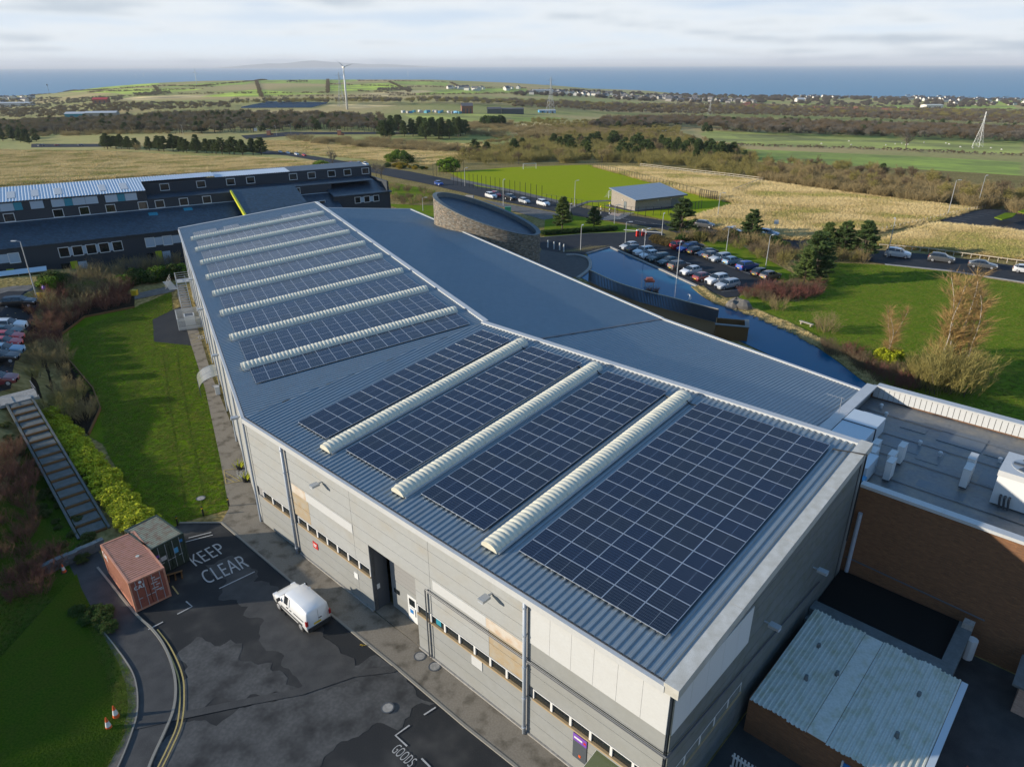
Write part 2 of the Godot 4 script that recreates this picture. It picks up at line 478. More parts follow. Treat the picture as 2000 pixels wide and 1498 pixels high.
	M.birch_bark = plain(0.40, 0.36, 0.30, 0.9)
	M.twig_brown = leafy(0.14, 0.10, 0.062)
	M.twig_olive = leafy(0.235, 0.20, 0.065)
	M.twig_tan = leafy(0.27, 0.205, 0.10)
	M.twig_red = leafy(0.165, 0.062, 0.052)
	M.twig_orange = leafy(0.33, 0.215, 0.085)
	M.twig_grey = leafy(0.145, 0.125, 0.105)
	M.needle = leafy(0.065, 0.105, 0.034)
	M.needle_light = leafy(0.10, 0.145, 0.04)
	M.leaf = leafy(0.03, 0.068, 0.014)
	M.leaf_lime = leafy(0.34, 0.37, 0.02)
	M.leaf_green = leafy(0.12, 0.20, 0.016)
	M.gorse = leafy(0.34, 0.24, 0.02)
	M.dry_grass = leafy(0.66, 0.51, 0.25)
	M.bank_leaf = leafy(0.055, 0.075, 0.018)
	M.beech = leafy(0.10, 0.075, 0.03)
	M.solar_dark = plain(0.015, 0.03, 0.05, 0.25)
	M.tan_grass = leafy(0.50, 0.37, 0.165)
	M.olive_grass = leafy(0.33, 0.31, 0.09)
	M.step_concrete = grained([[0.10, 0.108, 0.11], [0.14, 0.148, 0.148], [0.18, 0.185, 0.18]], 0.04, 3, 0.9, 0.3, [[0.06, 0.065, 0.04, 0.0], [0.06, 0.065, 0.04, 0.5]], 5, 60)
	M.short_grass = leafy(0.115, 0.185, 0.018)
	M.short_grass_dry = leafy(0.20, 0.20, 0.04)
	M.cladding_stained = grained([[0.31, 0.30, 0.26], [0.34, 0.33, 0.29]], 0.03, 3, 0.55, 0, [[0.33, 0.25, 0.14, 0.1], [0.34, 0.25, 0.13, 0.55], [0.32, 0.20, 0.085, 0.95]], 4, 61)
	M.house_white = plain(0.60, 0.58, 0.53, 0.8)
	M.house_brick = plain(0.26, 0.12, 0.075, 0.85)
	M.house_grey = plain(0.30, 0.285, 0.26, 0.85)
	M.tile_grey = plain(0.10, 0.10, 0.105, 0.8)
	M.tile_red = plain(0.19, 0.075, 0.05, 0.8)


func leafy(r: float, g: float, b: float) -> StandardMaterial3D:
	var m := plain(r, g, b, 0.9)
	m.metallic_specular = 0.25
	m.backlight_enabled = true
	m.backlight = Color(0.3, 0.3, 0.2)
	return m


func cells_material() -> StandardMaterial3D:   # print of a solar module: two halves of 6 x 10 cells
	var w := 240; var h := 144
	var im := Image.create(w, h, false, Image.FORMAT_RGB8)
	im.fill(lin(0.004, 0.008, 0.022))
	var wire := lin(0.15, 0.18, 0.23)
	var fine := lin(0.06, 0.08, 0.12)
	for i in 21: im.fill_rect(Rect2i(mini(i * 12, w - 1), 0, 1, h), fine if i != 10 else wire)
	for j in 7: im.fill_rect(Rect2i(0, mini(j * 24, h - 1), w, 1), wire)
	for j in 12: im.fill_rect(Rect2i(0, j * 12 + 6, w, 1), fine)
	im.fill_rect(Rect2i(w / 2 - 1, 0, 3, h), lin(0.17, 0.21, 0.27))
	var m := StandardMaterial3D.new()
	m.albedo_texture = ImageTexture.create_from_image(im)
	m.roughness = 0.16
	m.metallic_specular = 0.5
	return m


func brick_material(a: Array, b: Array, mortar: Array, seed_: int) -> StandardMaterial3D:   # courses too small to tell apart from here
	var r := RandomNumberGenerator.new(); r.seed = seed_
	var s := 256
	var im := Image.create(s, s, false, Image.FORMAT_RGB8)
	var relief := Image.create(s, s, false, Image.FORMAT_L8)
	im.fill(lin(mortar[0], mortar[1], mortar[2]))
	relief.fill(Color(0.2, 0.2, 0.2))
	for j in 32:
		for i in 12:
			var t := r.randf()
			var k := r.randf_range(0.8, 1.15)
			var x := int((i + (0.5 if j % 2 else 0.0)) * s / 12.0)
			var c := lin(lerpf(a[0], b[0], t) * k, lerpf(a[1], b[1], t) * k, lerpf(a[2], b[2], t) * k)
			im.fill_rect(Rect2i(x, j * 8 + 1, 20, 6), c)
			relief.fill_rect(Rect2i(x, j * 8 + 1, 20, 6), Color(0.8, 0.8, 0.8))
			if x + 20 > s: im.fill_rect(Rect2i(0, j * 8 + 1, x + 20 - s, 6), c)
	var m := StandardMaterial3D.new()
	m.albedo_texture = ImageTexture.create_from_image(im)
	m.uv1_triplanar = true; m.uv1_world_triplanar = true
	m.uv1_scale = Vector3.ONE / 2.6
	m.uv1_triplanar_sharpness = 8
	m.heightmap_enabled = true; m.heightmap_texture = ImageTexture.create_from_image(relief); m.heightmap_scale = 0.6
	m.roughness = 0.9
	return m


func stone_material() -> StandardMaterial3D:   # coursed rubble, stones below the size one can pick apart
	var r := RandomNumberGenerator.new(); r.seed = 77
	var s := 512
	var im := Image.create(s, s, false, Image.FORMAT_RGB8)
	var relief := Image.create(s, s, false, Image.FORMAT_L8)
	im.fill(lin(0.10, 0.085, 0.065)); relief.fill(Color(0.1, 0.1, 0.1))
	var y := 0
	while y < s:
		var h := mini(r.randi_range(9, 20), s - y)
		var x := -r.randi_range(0, 20)
		while x < s:
			var w := r.randi_range(18, 52)
			var k := r.randf_range(0.45, 1.25)
			var warm := r.randf_range(0.9, 1.12)
			im.fill_rect(Rect2i(x + 1, y + 1, w - 2, h - 2), lin(0.235 * k * warm, 0.205 * k, 0.160 * k / warm))
			var up := r.randf_range(0.5, 1.0)
			relief.fill_rect(Rect2i(x + 1, y + 1, w - 2, h - 2), Color(up, up, up))
			x += w
		y += h
	var m := StandardMaterial3D.new()
	m.albedo_texture = ImageTexture.create_from_image(im)
	m.uv1_scale = Vector3.ONE
	m.heightmap_enabled = true; m.heightmap_texture = ImageTexture.create_from_image(relief); m.heightmap_scale = 4.0
	m.roughness = 0.95
	return m


func slate_material() -> StandardMaterial3D:
	var r := RandomNumberGenerator.new(); r.seed = 78
	var s := 256
	var im := Image.create(s, s, false, Image.FORMAT_RGB8)
	im.fill(lin(0.015, 0.026, 0.038))
	for j in 32:
		for i in 17:
			var k := r.randf_range(0.5, 1.6)
			im.fill_rect(Rect2i(i * 16 - (8 if j % 2 else 0), j * 8, 15, 7), lin(0.026 * k, 0.046 * k, 0.068 * k))
	var m := StandardMaterial3D.new()
	m.albedo_texture = ImageTexture.create_from_image(im)
	m.uv1_triplanar = true; m.uv1_world_triplanar = true
	m.uv1_scale = Vector3.ONE / 7.0
	m.roughness = 0.42
	return m


func build_land() -> void:
	# terrain: one sheet round the camera out to the coast
	var rings := [0.0]
	while rings[-1] < 168: rings.append(rings[-1] + 4.0)
	for d in [170, 180, 190, 200, 210, 220, 230, 245, 260, 280, 300, 320, 340, 365, 400]: rings.append(float(d))
	var az := []
	var a := -180.0
	while a < 180.0:
		az.append(a)
		a += 1.0 if absf(a + 0.01) < 62 else 8.0
	az.append(180.0)
	var near := MB.new()
	lay_rings(near, rings, az)
	structure("ground", near.mesh(), M.rough_grass)
	var outer := [400.0]
	for d in [430, 460, 500, 520, 560, 600, 650, 700, 750, 800, 870, 950, 1050, 1150, 1300, 1400, 1600, 1800, 2000, 2200, 2400, 2600, 2800, 2900, 3000, 3100, 3200, 3500, 3800, 4200, 5000, 6000]: outer.append(float(d))
	var far := MB.new()
	lay_rings(far, outer, az)
	var arrays := []
	arrays.resize(Mesh.ARRAY_MAX)
	arrays[Mesh.ARRAY_VERTEX] = far.v
	var uv := PackedVector2Array()
	for p in far.v: uv.push_back(Vector2((p.x + 2600.0) / 5200.0, (p.z + 4300.0) / 4400.0))
	arrays[Mesh.ARRAY_TEX_UV] = uv
	var fm := ArrayMesh.new()
	fm.add_surface_from_arrays(Mesh.PRIMITIVE_TRIANGLES, arrays)
	structure("terrain", fm, field_map())
	# the sea
	var sea := MB.new()
	for i in 60:
		var t0 := deg_to_rad(-75 + i * 2.5); var t1 := deg_to_rad(-72.5 + i * 2.5)
		var last := 2300.0
		for d in [3600.0, 6000.0, 12000.0, 24000.0, 48000.0]:
			sea.quad(Vector3(sin(t0) * last, -78, -cos(t0) * last), Vector3(sin(t1) * last, -78, -cos(t1) * last), Vector3(sin(t1) * d, -78, -cos(t1) * d), Vector3(sin(t0) * d, -78, -cos(t0) * d))
			last = d
	structure("sea", sea.mesh(), M.sea)
	# hills across the water
	var hills := MB.new()
	var prof := [0, 40, 80, 130, 170, 210, 200, 240, 310, 340, 290, 250, 220, 190, 150, 170, 140, 110, 80, 50, 20, 0]
	for i in prof.size() - 1:
		var b0 := atan((420.0 + i * 22 - 1000) / 1487); var b1 := atan((420.0 + (i + 1) * 22 - 1000) / 1487)
		for k in 3:
			var f0: float = [0.0, 0.55, 1.0][k]; var f1: float = [0.55, 1.0, 0.0][k]
			var d0: float = 38000.0 + k * 1500; var d1 := d0 + 1500
			hills.quad(Vector3(sin(b0) * d0, -78 + prof[i] * f0, -cos(b0) * d0), Vector3(sin(b1) * d0, -78 + prof[i + 1] * f0, -cos(b1) * d0), Vector3(sin(b1) * d1, -78 + prof[i + 1] * f1, -cos(b1) * d1), Vector3(sin(b0) * d1, -78 + prof[i] * f1, -cos(b0) * d1))
	structure("hills", hills.mesh(), plain(0.10, 0.12, 0.08, 1.0))


func lay_rings(b: MB, rings: Array, az: Array) -> void:
	var last := []
	for r in rings:
		var row := []
		for t in az:
			var x: float = sin(deg_to_rad(t)) * r; var z: float = -cos(deg_to_rad(t)) * r
			row.append(on(x, z))
		if last:
			for i in az.size() - 1:
				if r == rings[1] and rings[0] == 0.0: b.tri(last[i], row[i], row[i + 1])
				else: b.quad(last[i], row[i], row[i + 1], last[i + 1])
		last = row


func field_map() -> StandardMaterial3D:   # the colours of fields, heath and wood floors, laid out in plan
	var s := 2048
	var im := Image.create(s, s, false, Image.FORMAT_RGB8)
	var n := FastNoiseLite.new(); n.seed = 9; n.frequency = 0.012; n.fractal_octaves = 5
	var dun := lin(0.44, 0.32, 0.115); var olive := lin(0.25, 0.26, 0.045)
	for j in 256:
		for i in 256:
			var k := clampf(0.5 + n.get_noise_2d(i * 4, j * 4) * 1.3, 0, 1)
			im.fill_rect(Rect2i(i * 8, j * 8, 8, 8), dun.lerp(olive, k))
	var bright := lin(0.36, 0.45, 0.03); var green := lin(0.27, 0.35, 0.03); var pasture := lin(0.28, 0.30, 0.05); var straw := lin(0.58, 0.44, 0.19)
	var fields := [
		[bright, [-2569.8, -4091.3, -3386.0, -5994.7, -2860.5, -6262.1, -1034.0, -2226.9, -1283.3, -2234.4]], [bright, [-1138.6, -2042.0, -1068.6, -2113.3, -743.8, -1839.2, -768.6, -1698.0, -875.8, -1726.6]], [straw, [-804.6, -1510.5, -793.7, -1583.7, -607.5, -1549.2, -585.6, -1466.2, -705.4, -1424.0]],
		[bright, [-608.8, -1474.1, -615.8, -1828.2, -499.0, -1681.7, -390.5, -1608.6, -494.1, -1460.7]], [green, [-968.4, -2083.8, -952.8, -2447.4, -855.1, -2550.3, -755.9, -2163.1, -810.5, -2007.0]], [green, [-877.5, -2618.0, -1776.0, -7374.2, -511.9, -2551.0, -529.7, -2193.5, -759.3, -2308.4]],
		[bright, [-508.3, -2103.7, -373.0, -2324.8, -265.0, -1980.5, -346.6, -1717.3, -420.9, -1736.7]], [green, [-411.6, -2568.5, -197.5, -2483.6, -181.3, -2097.6, -326.9, -2223.3]], [green, [-224.9, -1675.6, -129.5, -1953.9, 47.5, -2192.5, 40.0, -1844.2, -185.5, -1534.8]], [straw, [-317.2, -1568.7, -239.4, -1785.7, -163.2, -1745.9, -240.6, -1487.9]],
		[pasture, [185.7, -719.5, 216.6, -808.8, 314.8, -753.5, 468.8, -670.9, 349.3, -496.3, 263.8, -537.2, 188.8, -538.5, 167.2, -612.9]], [green, [144.5, -514.1, 175.0, -498.0, 257.4, -456.5, 302.0, -427.3, 199.1, -278.0, 192.0, -317.3, 161.0, -349.1, 119.9, -376.6]],
		[pasture, [-135.0, -945.2, 36.5, -1026.7, 25.2, -874.0, -93.1, -802.6]], [green, [860.8, -1821.2, 1237.5, -1843.9, 1118.0, -1646.3, 824.6, -1580.7]], [green, [1.2, -941.5, 67.5, -964.6, 49.5, -878.0, 1.0, -842.9]],
		[straw, [6.7, -828.2, 120.3, -863.5, 114.6, -745.9, 0.8, -646.6]], [straw, [-307.2, -1190.5, -249.3, -1226.1, -175.4, -1178.0, -221.8, -1087.8]], [green, [735.2, -1917.1, 857.3, -1787.4, 757.6, -1599.6, 654.9, -1645.4]], [bright, [1439.9, -2342.6, 1592.2, -2330.9, 1267.7, -1851.1, 1233.3, -1916.8]],
	]
	for f in fields: fill_field(im, f[1], f[0], n)
	var m := StandardMaterial3D.new()
	m.albedo_texture = ImageTexture.create_from_image(im)
	m.roughness = 1.0
	m.detail_enabled = true
	m.detail_blend_mode = BaseMaterial3D.BLEND_MODE_MUL
	m.detail_albedo = noise_tex([[0.68, 0.68, 0.66], [0.92, 0.92, 0.9], [1, 1, 1]], 0.03, 8)
	m.detail_uv_layer = BaseMaterial3D.DETAIL_UV_2
	m.uv2_triplanar = true; m.uv2_world_triplanar = true; m.uv2_scale = Vector3.ONE / 120.0
	return m


func fill_field(im: Image, flat: Array, c: Color, n: FastNoiseLite) -> void:
	var s := im.get_width()
	var p := []
	for q in pts(flat): p.append(Vector2((q.x + 2600.0) / 5200.0 * s, (q.y + 4300.0) / 4400.0 * s))
	var lo: float = s; var hi := 0.0
	for q in p:
		lo = minf(lo, q.y); hi = maxf(hi, q.y)
	for y in range(maxi(int(lo), 0), mini(int(hi) + 1, s)):
		var xs := []
		for i in p.size():
			var a: Vector2 = p[i]; var b: Vector2 = p[(i + 1) % p.size()]
			if (a.y <= y + 0.5) != (b.y <= y + 0.5): xs.append(a.x + (b.x - a.x) * (y + 0.5 - a.y) / (b.y - a.y))
		xs.sort()
		for k in range(0, xs.size() - 1, 2):
			var x0 := maxi(int(xs[k]), 0); var x1 := mini(int(xs[k + 1]), s)
			var x := x0
			while x < x1:
				var w := mini(6, x1 - x)
				var t := 1.0 + n.get_noise_2d(x * 2.0, y * 2.0) * 0.45
				im.fill_rect(Rect2i(x, y, w, 1), Color(c.r * t, c.g * t, c.b * t))
				x += w


func build_site_ground() -> void:
	# lawns
	structure("lawn", sheet([-58.31, -115.16, -53.65, -105.01, -54.77, -100.65, -50.2, -91.35, -44.28, -89.73, -36.76, -75.64, -28.61, -58.99, -24.73, -50.76, -28.19, -48.77, -28.49, -47.49, -30.43, -48.92, -36.98, -56.25, -41.91, -62.33, -44.34, -64.07, -46.43, -70.27, -50.29, -75.75, -59.83, -86.34, -64.74, -94.13, -65.78, -101.95, -60.42, -106.61], 0.04).mesh(), M.lawn_striped)
	structure("lawn", sheet([62.34, -132.86, 71.7, -130.83, 80.72, -126, 89.35, -117.63, 93.23, -111.93, 54.22, -58.43, 46.43, -70.84, 43.95, -74.69, 43.88, -83.46, 41.56, -94.97, 38.45, -105.02, 36.44, -110.06, 38.71, -111.99, 46.57, -108.32, 54.64, -116.82], 0.04).mesh(), M.lawn)
	structure("pitch", sheet([-25.8, -301.6, 0.3, -330.0, 37.0, -345.6, 50.8, -284.1, 60.3, -226.2, 66.5, -204.1, 41.4, -171.2, 28.0, -191.8, 9.4, -213.5, -12.1, -246.7], 0.12).mesh(), M.pitch)
	structure("verge", sheet([8.6, -179.2, 14.8, -183.2, 24.7, -172.4, 29.7, -164.6, 28.3, -159.7, 17.6, -158.8, 7.3, -156.3], 0.05).mesh(), M.lawn)
	structure("verge", sheet([-50.3, -273.0, -25.0, -234.6, -22.8, -210.2, -29.3, -204.4, -41.0, -231.7], 0.05).mesh(), M.lawn)
	structure("verge", sheet([-36.5, -204.8, -21.5, -200.1, -17.7, -174.6, -29.0, -191.3], 0.05).mesh(), M.lawn)
	structure("verge", sheet([41.2, -150.3, 48.3, -151.7, 52.18, -123.27, 46.24, -116.92, 42.82, -136.27], 0.05).mesh(), M.lawn)
	structure("bank", sheet([-39.84, -41.07, -48.45, -61.51, -40.56, -53.67, -33.01, -44.85, -33.25, -42.4, -27.75, -36.07, -25.39, -33.82, -23.97, -32.15, -22.9, -30.23, -22.38, -28.45, -22.23, -26.18, -21.85, -24.41, -31.84, -22.95], 0.04).mesh(), M.bank_grass)
	structure("planting_bed", sheet([-65.51, -95.19, -59.83, -86.34, -50.01, -75.46, -46.32, -70.27, -44.36, -64.29, -46.29, -65.43, -55.15, -72.48, -69.22, -94.19, -70.13, -115.3, -63.79, -113.47, -60.17, -106.1, -65.65, -101.71], 0.03).mesh(), M.soil)
	for l in [[-46.99, -87.12, -39.8, -72.86, -33.75, -61.02, -28.86, -51.56], [-45.12, -87.11, -37.33, -71.5, -31.94, -61.01, -27.46, -52.35]]:
		var wb := MB.new()
		ribbon(wb, smooth_line(pts(l)), 0.22, 0.052)
		structure("worn_track", wb.mesh(), M.bank_grass)
	# yard and roads
	structure("yard", sheet([-28.13, -48.62, -24.63, -48.74, -16.62, -41.33, -12.72, -37.79, -7.52, -33.1, -2.82, -28.71, 0.1, -26.15, 2.07, -24.04, -18.87, -24.11, -20.12, -26.48, -20.23, -28.44, -20.38, -29.85, -20.88, -31.35, -21.75, -32.96, -23.18, -34.9, -24.8, -36.53, -26.77, -38.11, -32, -42.98, -31.63, -46.15], 0.03).mesh(), M.asphalt)
	structure("service_path", sheet([-34.65, -43.61, -33.18, -45.17, -26.77, -38.11, -24.8, -36.53, -23.18, -34.9, -21.75, -32.96, -20.88, -31.35, -20.38, -29.85, -20.23, -28.44, -20.12, -26.48, -19.68, -24.12, -21.83, -24.13, -21.83, -26.48, -22.14, -28.45, -22.53, -29.86, -23.52, -31.75, -24.85, -33.39, -27.75, -36.07], 0.05).mesh(), M.asphalt_dark)
	structure("gravel_strip", sheet([-28.74, -36.93, -27.75, -36.07, -24.85, -33.39, -23.52, -31.75, -22.53, -29.86, -22.14, -28.45, -21.83, -26.48, -21.71, -24.41, -22.57, -24.98, -22.4, -26.49, -22.68, -28.45, -23.17, -30.04, -24.16, -31.76, -25.62, -33.61], 0.07).mesh(), M.gravel)
	structure("asphalt_patch", ragged([-19.82, -29.06, -15.62, -30.49, -9.96, -33.32, -8, -33.4, -4.72, -30.33, -6.15, -29.43, -8.92, -28.05, -12.31, -25.53, -18.33, -24.39, -19.83, -26.17, -19.99, -28.1], 0.042).mesh(), M.patch)
	structure("asphalt_patch", ragged([-21.85, -34.9, -19.03, -35.57, -13.05, -31.32, -19.78, -29.31, -20.72, -31.35], 0.042).mesh(), M.patch)
	var trench := MB.new()
	ribbon(trench, pts([-22.19, -28.79, -20.13, -29.41, -15.95, -30.53, -13.03, -31.24, -10.14, -32.58, -7.76, -32.94, -5.49, -34.07]), 0.55, 0.085)
	structure("trench_reinstatement", trench.mesh(), M.asphalt_dark)
	structure("asphalt_patch", ragged([-23.82, -43.24, -21.37, -44.15, -11.63, -34.85, -9.72, -32.09, -11.46, -31.31, -13.15, -31.71], 0.046).mesh(), M.asphalt_dark)
	structure("footway", sheet([-58.49, -118.8, -57.5, -118.17, -46.48, -97.16, -37, -78.63, -26.09, -58.98, -20.99, -48.87, -16.74, -44.57, -9.62, -37.92, -5.24, -33.94, 0.91, -28.46, 4.85, -24.88, 2.07, -24.04, 0.1, -26.15, -2.82, -28.71, -7.52, -33.1, -12.72, -37.79, -16.62, -41.33, -24.63, -48.74, -24.73, -50.76, -28.61, -58.99, -36.76, -75.64, -44.28, -89.73, -56.7, -113.68], 0.10).mesh(), M.footway)
	structure("footpath", sheet([-63.94, -113.76, -59.22, -119.44, -57.77, -117.56, -58, -114.86, -62.4, -110.64], 0.09).mesh(), M.footway_grey)
	structure("path", sheet([-54.77, -100.65, -53.76, -105.26, -53.13, -106.79, -45.53, -93.94, -43.12, -88.95, -44.28, -89.73, -50.2, -91.35], 0.06).mesh(), M.asphalt_new)
	structure("car_park", sheet([-80.99, -99.86, -78.98, -105.53, -73.76, -106.43, -72.06, -100.93, -68.45, -92.83, -62.63, -81.39, -55.52, -69.99, -56.5, -65.18], 0.05).mesh(), M.asphalt_new)
	structure("footpath", sheet([-83.72, -103.72, -80.04, -107.76, -74.89, -109.12, -73.69, -108.9, -73.29, -105.59, -78.62, -104.99, -80.64, -99.36], 0.08).mesh(), M.footway_grey)
	structure("road", sheet([93.66, -111.36, 90.19, -118.88, 81.12, -126.7, 71.78, -131.21, 59.65, -143.19, 49.0, -154.2, 37.6, -159.5, 35.0, -163.9, 25.4, -173.1, 14.9, -184.0, 8.5, -192.7, -7.5, -213.9, -20.0, -235.7, -28.7, -253.2, -46.0, -282.9, -61.5, -311.5, -72.2, -342.0, -60.3, -336.7, -43.8, -311.4, -23.0, -271.8, -6.7, -241.3, 6.5, -218.0, 22.3, -190.8, 32.9, -180.1, 41.3, -170.5, 57.8, -156.6, 74.23, -142.97, 83.96, -138.98, 90.54, -134.42, 96.97, -129.02, 102.46, -123.31], 0.10).mesh(), M.asphalt_new)
	structure("road", sheet([-207.4, -532.0, -177.7, -509.7, -147.5, -480.0, -111.2, -423.5, -80.7, -370.8, -67.1, -341.0, -69.0, -326.5, -94.5, -374.1, -137.2, -445.7, -178.6, -491.8, -199.9, -511.8], 0.12).mesh(), M.asphalt_new)
	structure("road", sheet([-413.7, -632.5, -325.3, -584.5, -308.3, -553.0, -383.5, -585.0], 0.10).mesh(), M.asphalt_new)
	structure("road", sheet([-232.7, -634.5, -204.2, -672.6, -109.9, -665.5, -53.5, -652.3, -52.0, -633.8, -105.9, -640.5, -176.7, -639.3, -214.6, -595.4], 0.15).mesh(), M.asphalt_new)
	structure("footway", sheet([-23.8, -282.6, -6.9, -248.1, 6.6, -222.6, 15.1, -207.1, 14.1, -203.0, 5.8, -216.9, -6.6, -239.7, -22.8, -269.8], 0.14).mesh(), M.footway_grey)
	structure("footway", sheet([-9.0, -211.8, 8.5, -190.9, 14.7, -181.6, 8.1, -175.4, 0.2, -190.2], 0.07).mesh(), M.footway_grey)
	structure("forecourt", sheet([4.7, -154.3, 17.6, -158.8, 28.4, -160.2, 33.6, -162.8, 35.0, -158.0, 31.1, -152.9, 32.08, -149.06, 22.22, -145.51, 20.6, -145.54, 15.2, -139.95, 13.53, -138.72, 6.47, -143.07], 0.06).mesh(), M.asphalt_new)
	structure("forecourt", sheet([6.08, -143.96, 13.32, -138.72, 15.26, -135.45, 14.8, -129, 12.68, -123.77, 9.3, -122.14, 4.99, -130.97], 0.085).mesh(), M.asphalt_dark)
	structure("car_park", sheet([21.37, -146.43, 31.2, -154.9, 36.48, -148.99, 41.93, -133.13, 47.9, -119.08, 45.72, -115.41, 40.31, -116.38, 37.44, -111.16, 35.42, -110.63, 33.38, -115.26, 28.6, -126.32], 0.085).mesh(), M.asphalt_new)
	structure("car_park", sheet([109.0, -179.3, 135.3, -201.5, 144.9, -199.3, 157.0, -195.9, 125.9, -154.8, 119.7, -162.5, 110.7, -173.6], 0.09).mesh(), M.asphalt_new)
	var island := MB.new()
	for f in [[120.6, -175.2, 126.9, -180.8, 129.5, -180.3, 125.4, -175.6, 120.7, -172.4], [131.5, -182.8, 139.0, -188.7, 136.8, -181.8, 131.5, -179.8]]:
		island.prism(pts(f), 0.0, 0.22)
	structure("traffic_island", island.mesh(), M.lawn)
	structure("pavilion_path", sheet([15.0, -194.4, 22.7, -208.1, 31.3, -210.2, 31.7, -208.1, 22.7, -205.0, 15.5, -191.7], 0.16).mesh(), M.footway_grey)
	# kerbs, each a real step
	var k := MB.new()
	ribbon(k, pts([-28.16, -48.69, -24.63, -48.74, -16.62, -41.33, -12.72, -37.79, -7.52, -33.1, -2.82, -28.71, 0.1, -26.15, 2.07, -24.04]), 0.15, 0.13, 0, 0.13)
	structure("kerb", k.mesh(), M.kerb)
	k = MB.new()
	ribbon(k, smooth_line(pts([-32, -42.98, -26.77, -38.11, -24.8, -36.53, -23.18, -34.9, -21.75, -32.96, -20.88, -31.35, -20.38, -29.85, -20.23, -28.44, -20.12, -26.48, -19.82, -24.4])), 0.15, 0.14, 0, 0.14)
	structure("kerb", k.mesh(), M.kerb)
	k = MB.new()
	ribbon(k, smooth_line(pts([-28.74, -36.93, -27.75, -36.07, -24.85, -33.39, -23.52, -31.75, -22.53, -29.86, -22.14, -28.45, -21.83, -26.48, -21.71, -24.41])), 0.08, 0.13, 0, 0.13)
	structure("kerb", k.mesh(), M.kerb)
	k = MB.new()
	ribbon(k, pts([4.7, -154.3, 17.6, -158.8, 28.4, -160.2]), 0.15, 0.16, 0, 0.14)
	structure("kerb", k.mesh(), M.kerb)
	k = MB.new()
	ribbon(k, pts([-60.3, -106.35, -65.65, -101.71, -64.74, -94.13, -59.83, -86.34, -50.15, -75.61, -46.38, -70.27, -44.35, -64.18]), 0.14, 0.34, 0, 0.34)
	structure("lawn_edging", k.mesh(), M.timber)
	k = MB.new()
	ribbon(k, pts([71.78, -131.21, 81.12, -126.7, 90.19, -118.88, 93.44, -112.21]), 0.7, 0.13, 0, 0.1)
	structure("kerb", k.mesh(), M.concrete)
	build_markings()


func marking(called: String, lines: Array, width: float, mat: Material, up := 0.11) -> void:
	for l in lines:
		var b := MB.new()
		ribbon(b, pts(l), width, up)
		structure(called, b.mesh(), mat)


func lettering(text: String, at: Vector3, along_: Vector3, height_: float, width_: float, mat: Material) -> void:
	var t := TextMesh.new()
	var f := SystemFont.new()
	f.font_names = PackedStringArray(["Droid Sans"])
	t.font = f
	t.text = text
	t.font_size = 64
	t.pixel_size = 0.01
	t.depth = 0.004
	t.horizontal_alignment = HORIZONTAL_ALIGNMENT_LEFT
	t.vertical_alignment = VERTICAL_ALIGNMENT_BOTTOM
	var box := t.get_aabb()
	var x := along_.normalized()
	var y := Vector3.UP.cross(x)   # tops of the letters
	var o := structure("road_lettering", t, mat)
	var b := Basis(x * width_ / box.size.x, y * height_ / box.size.y, Vector3.UP)
	o.transform = Transform3D(b, at - b * Vector3(box.position.x, box.position.y, 0))


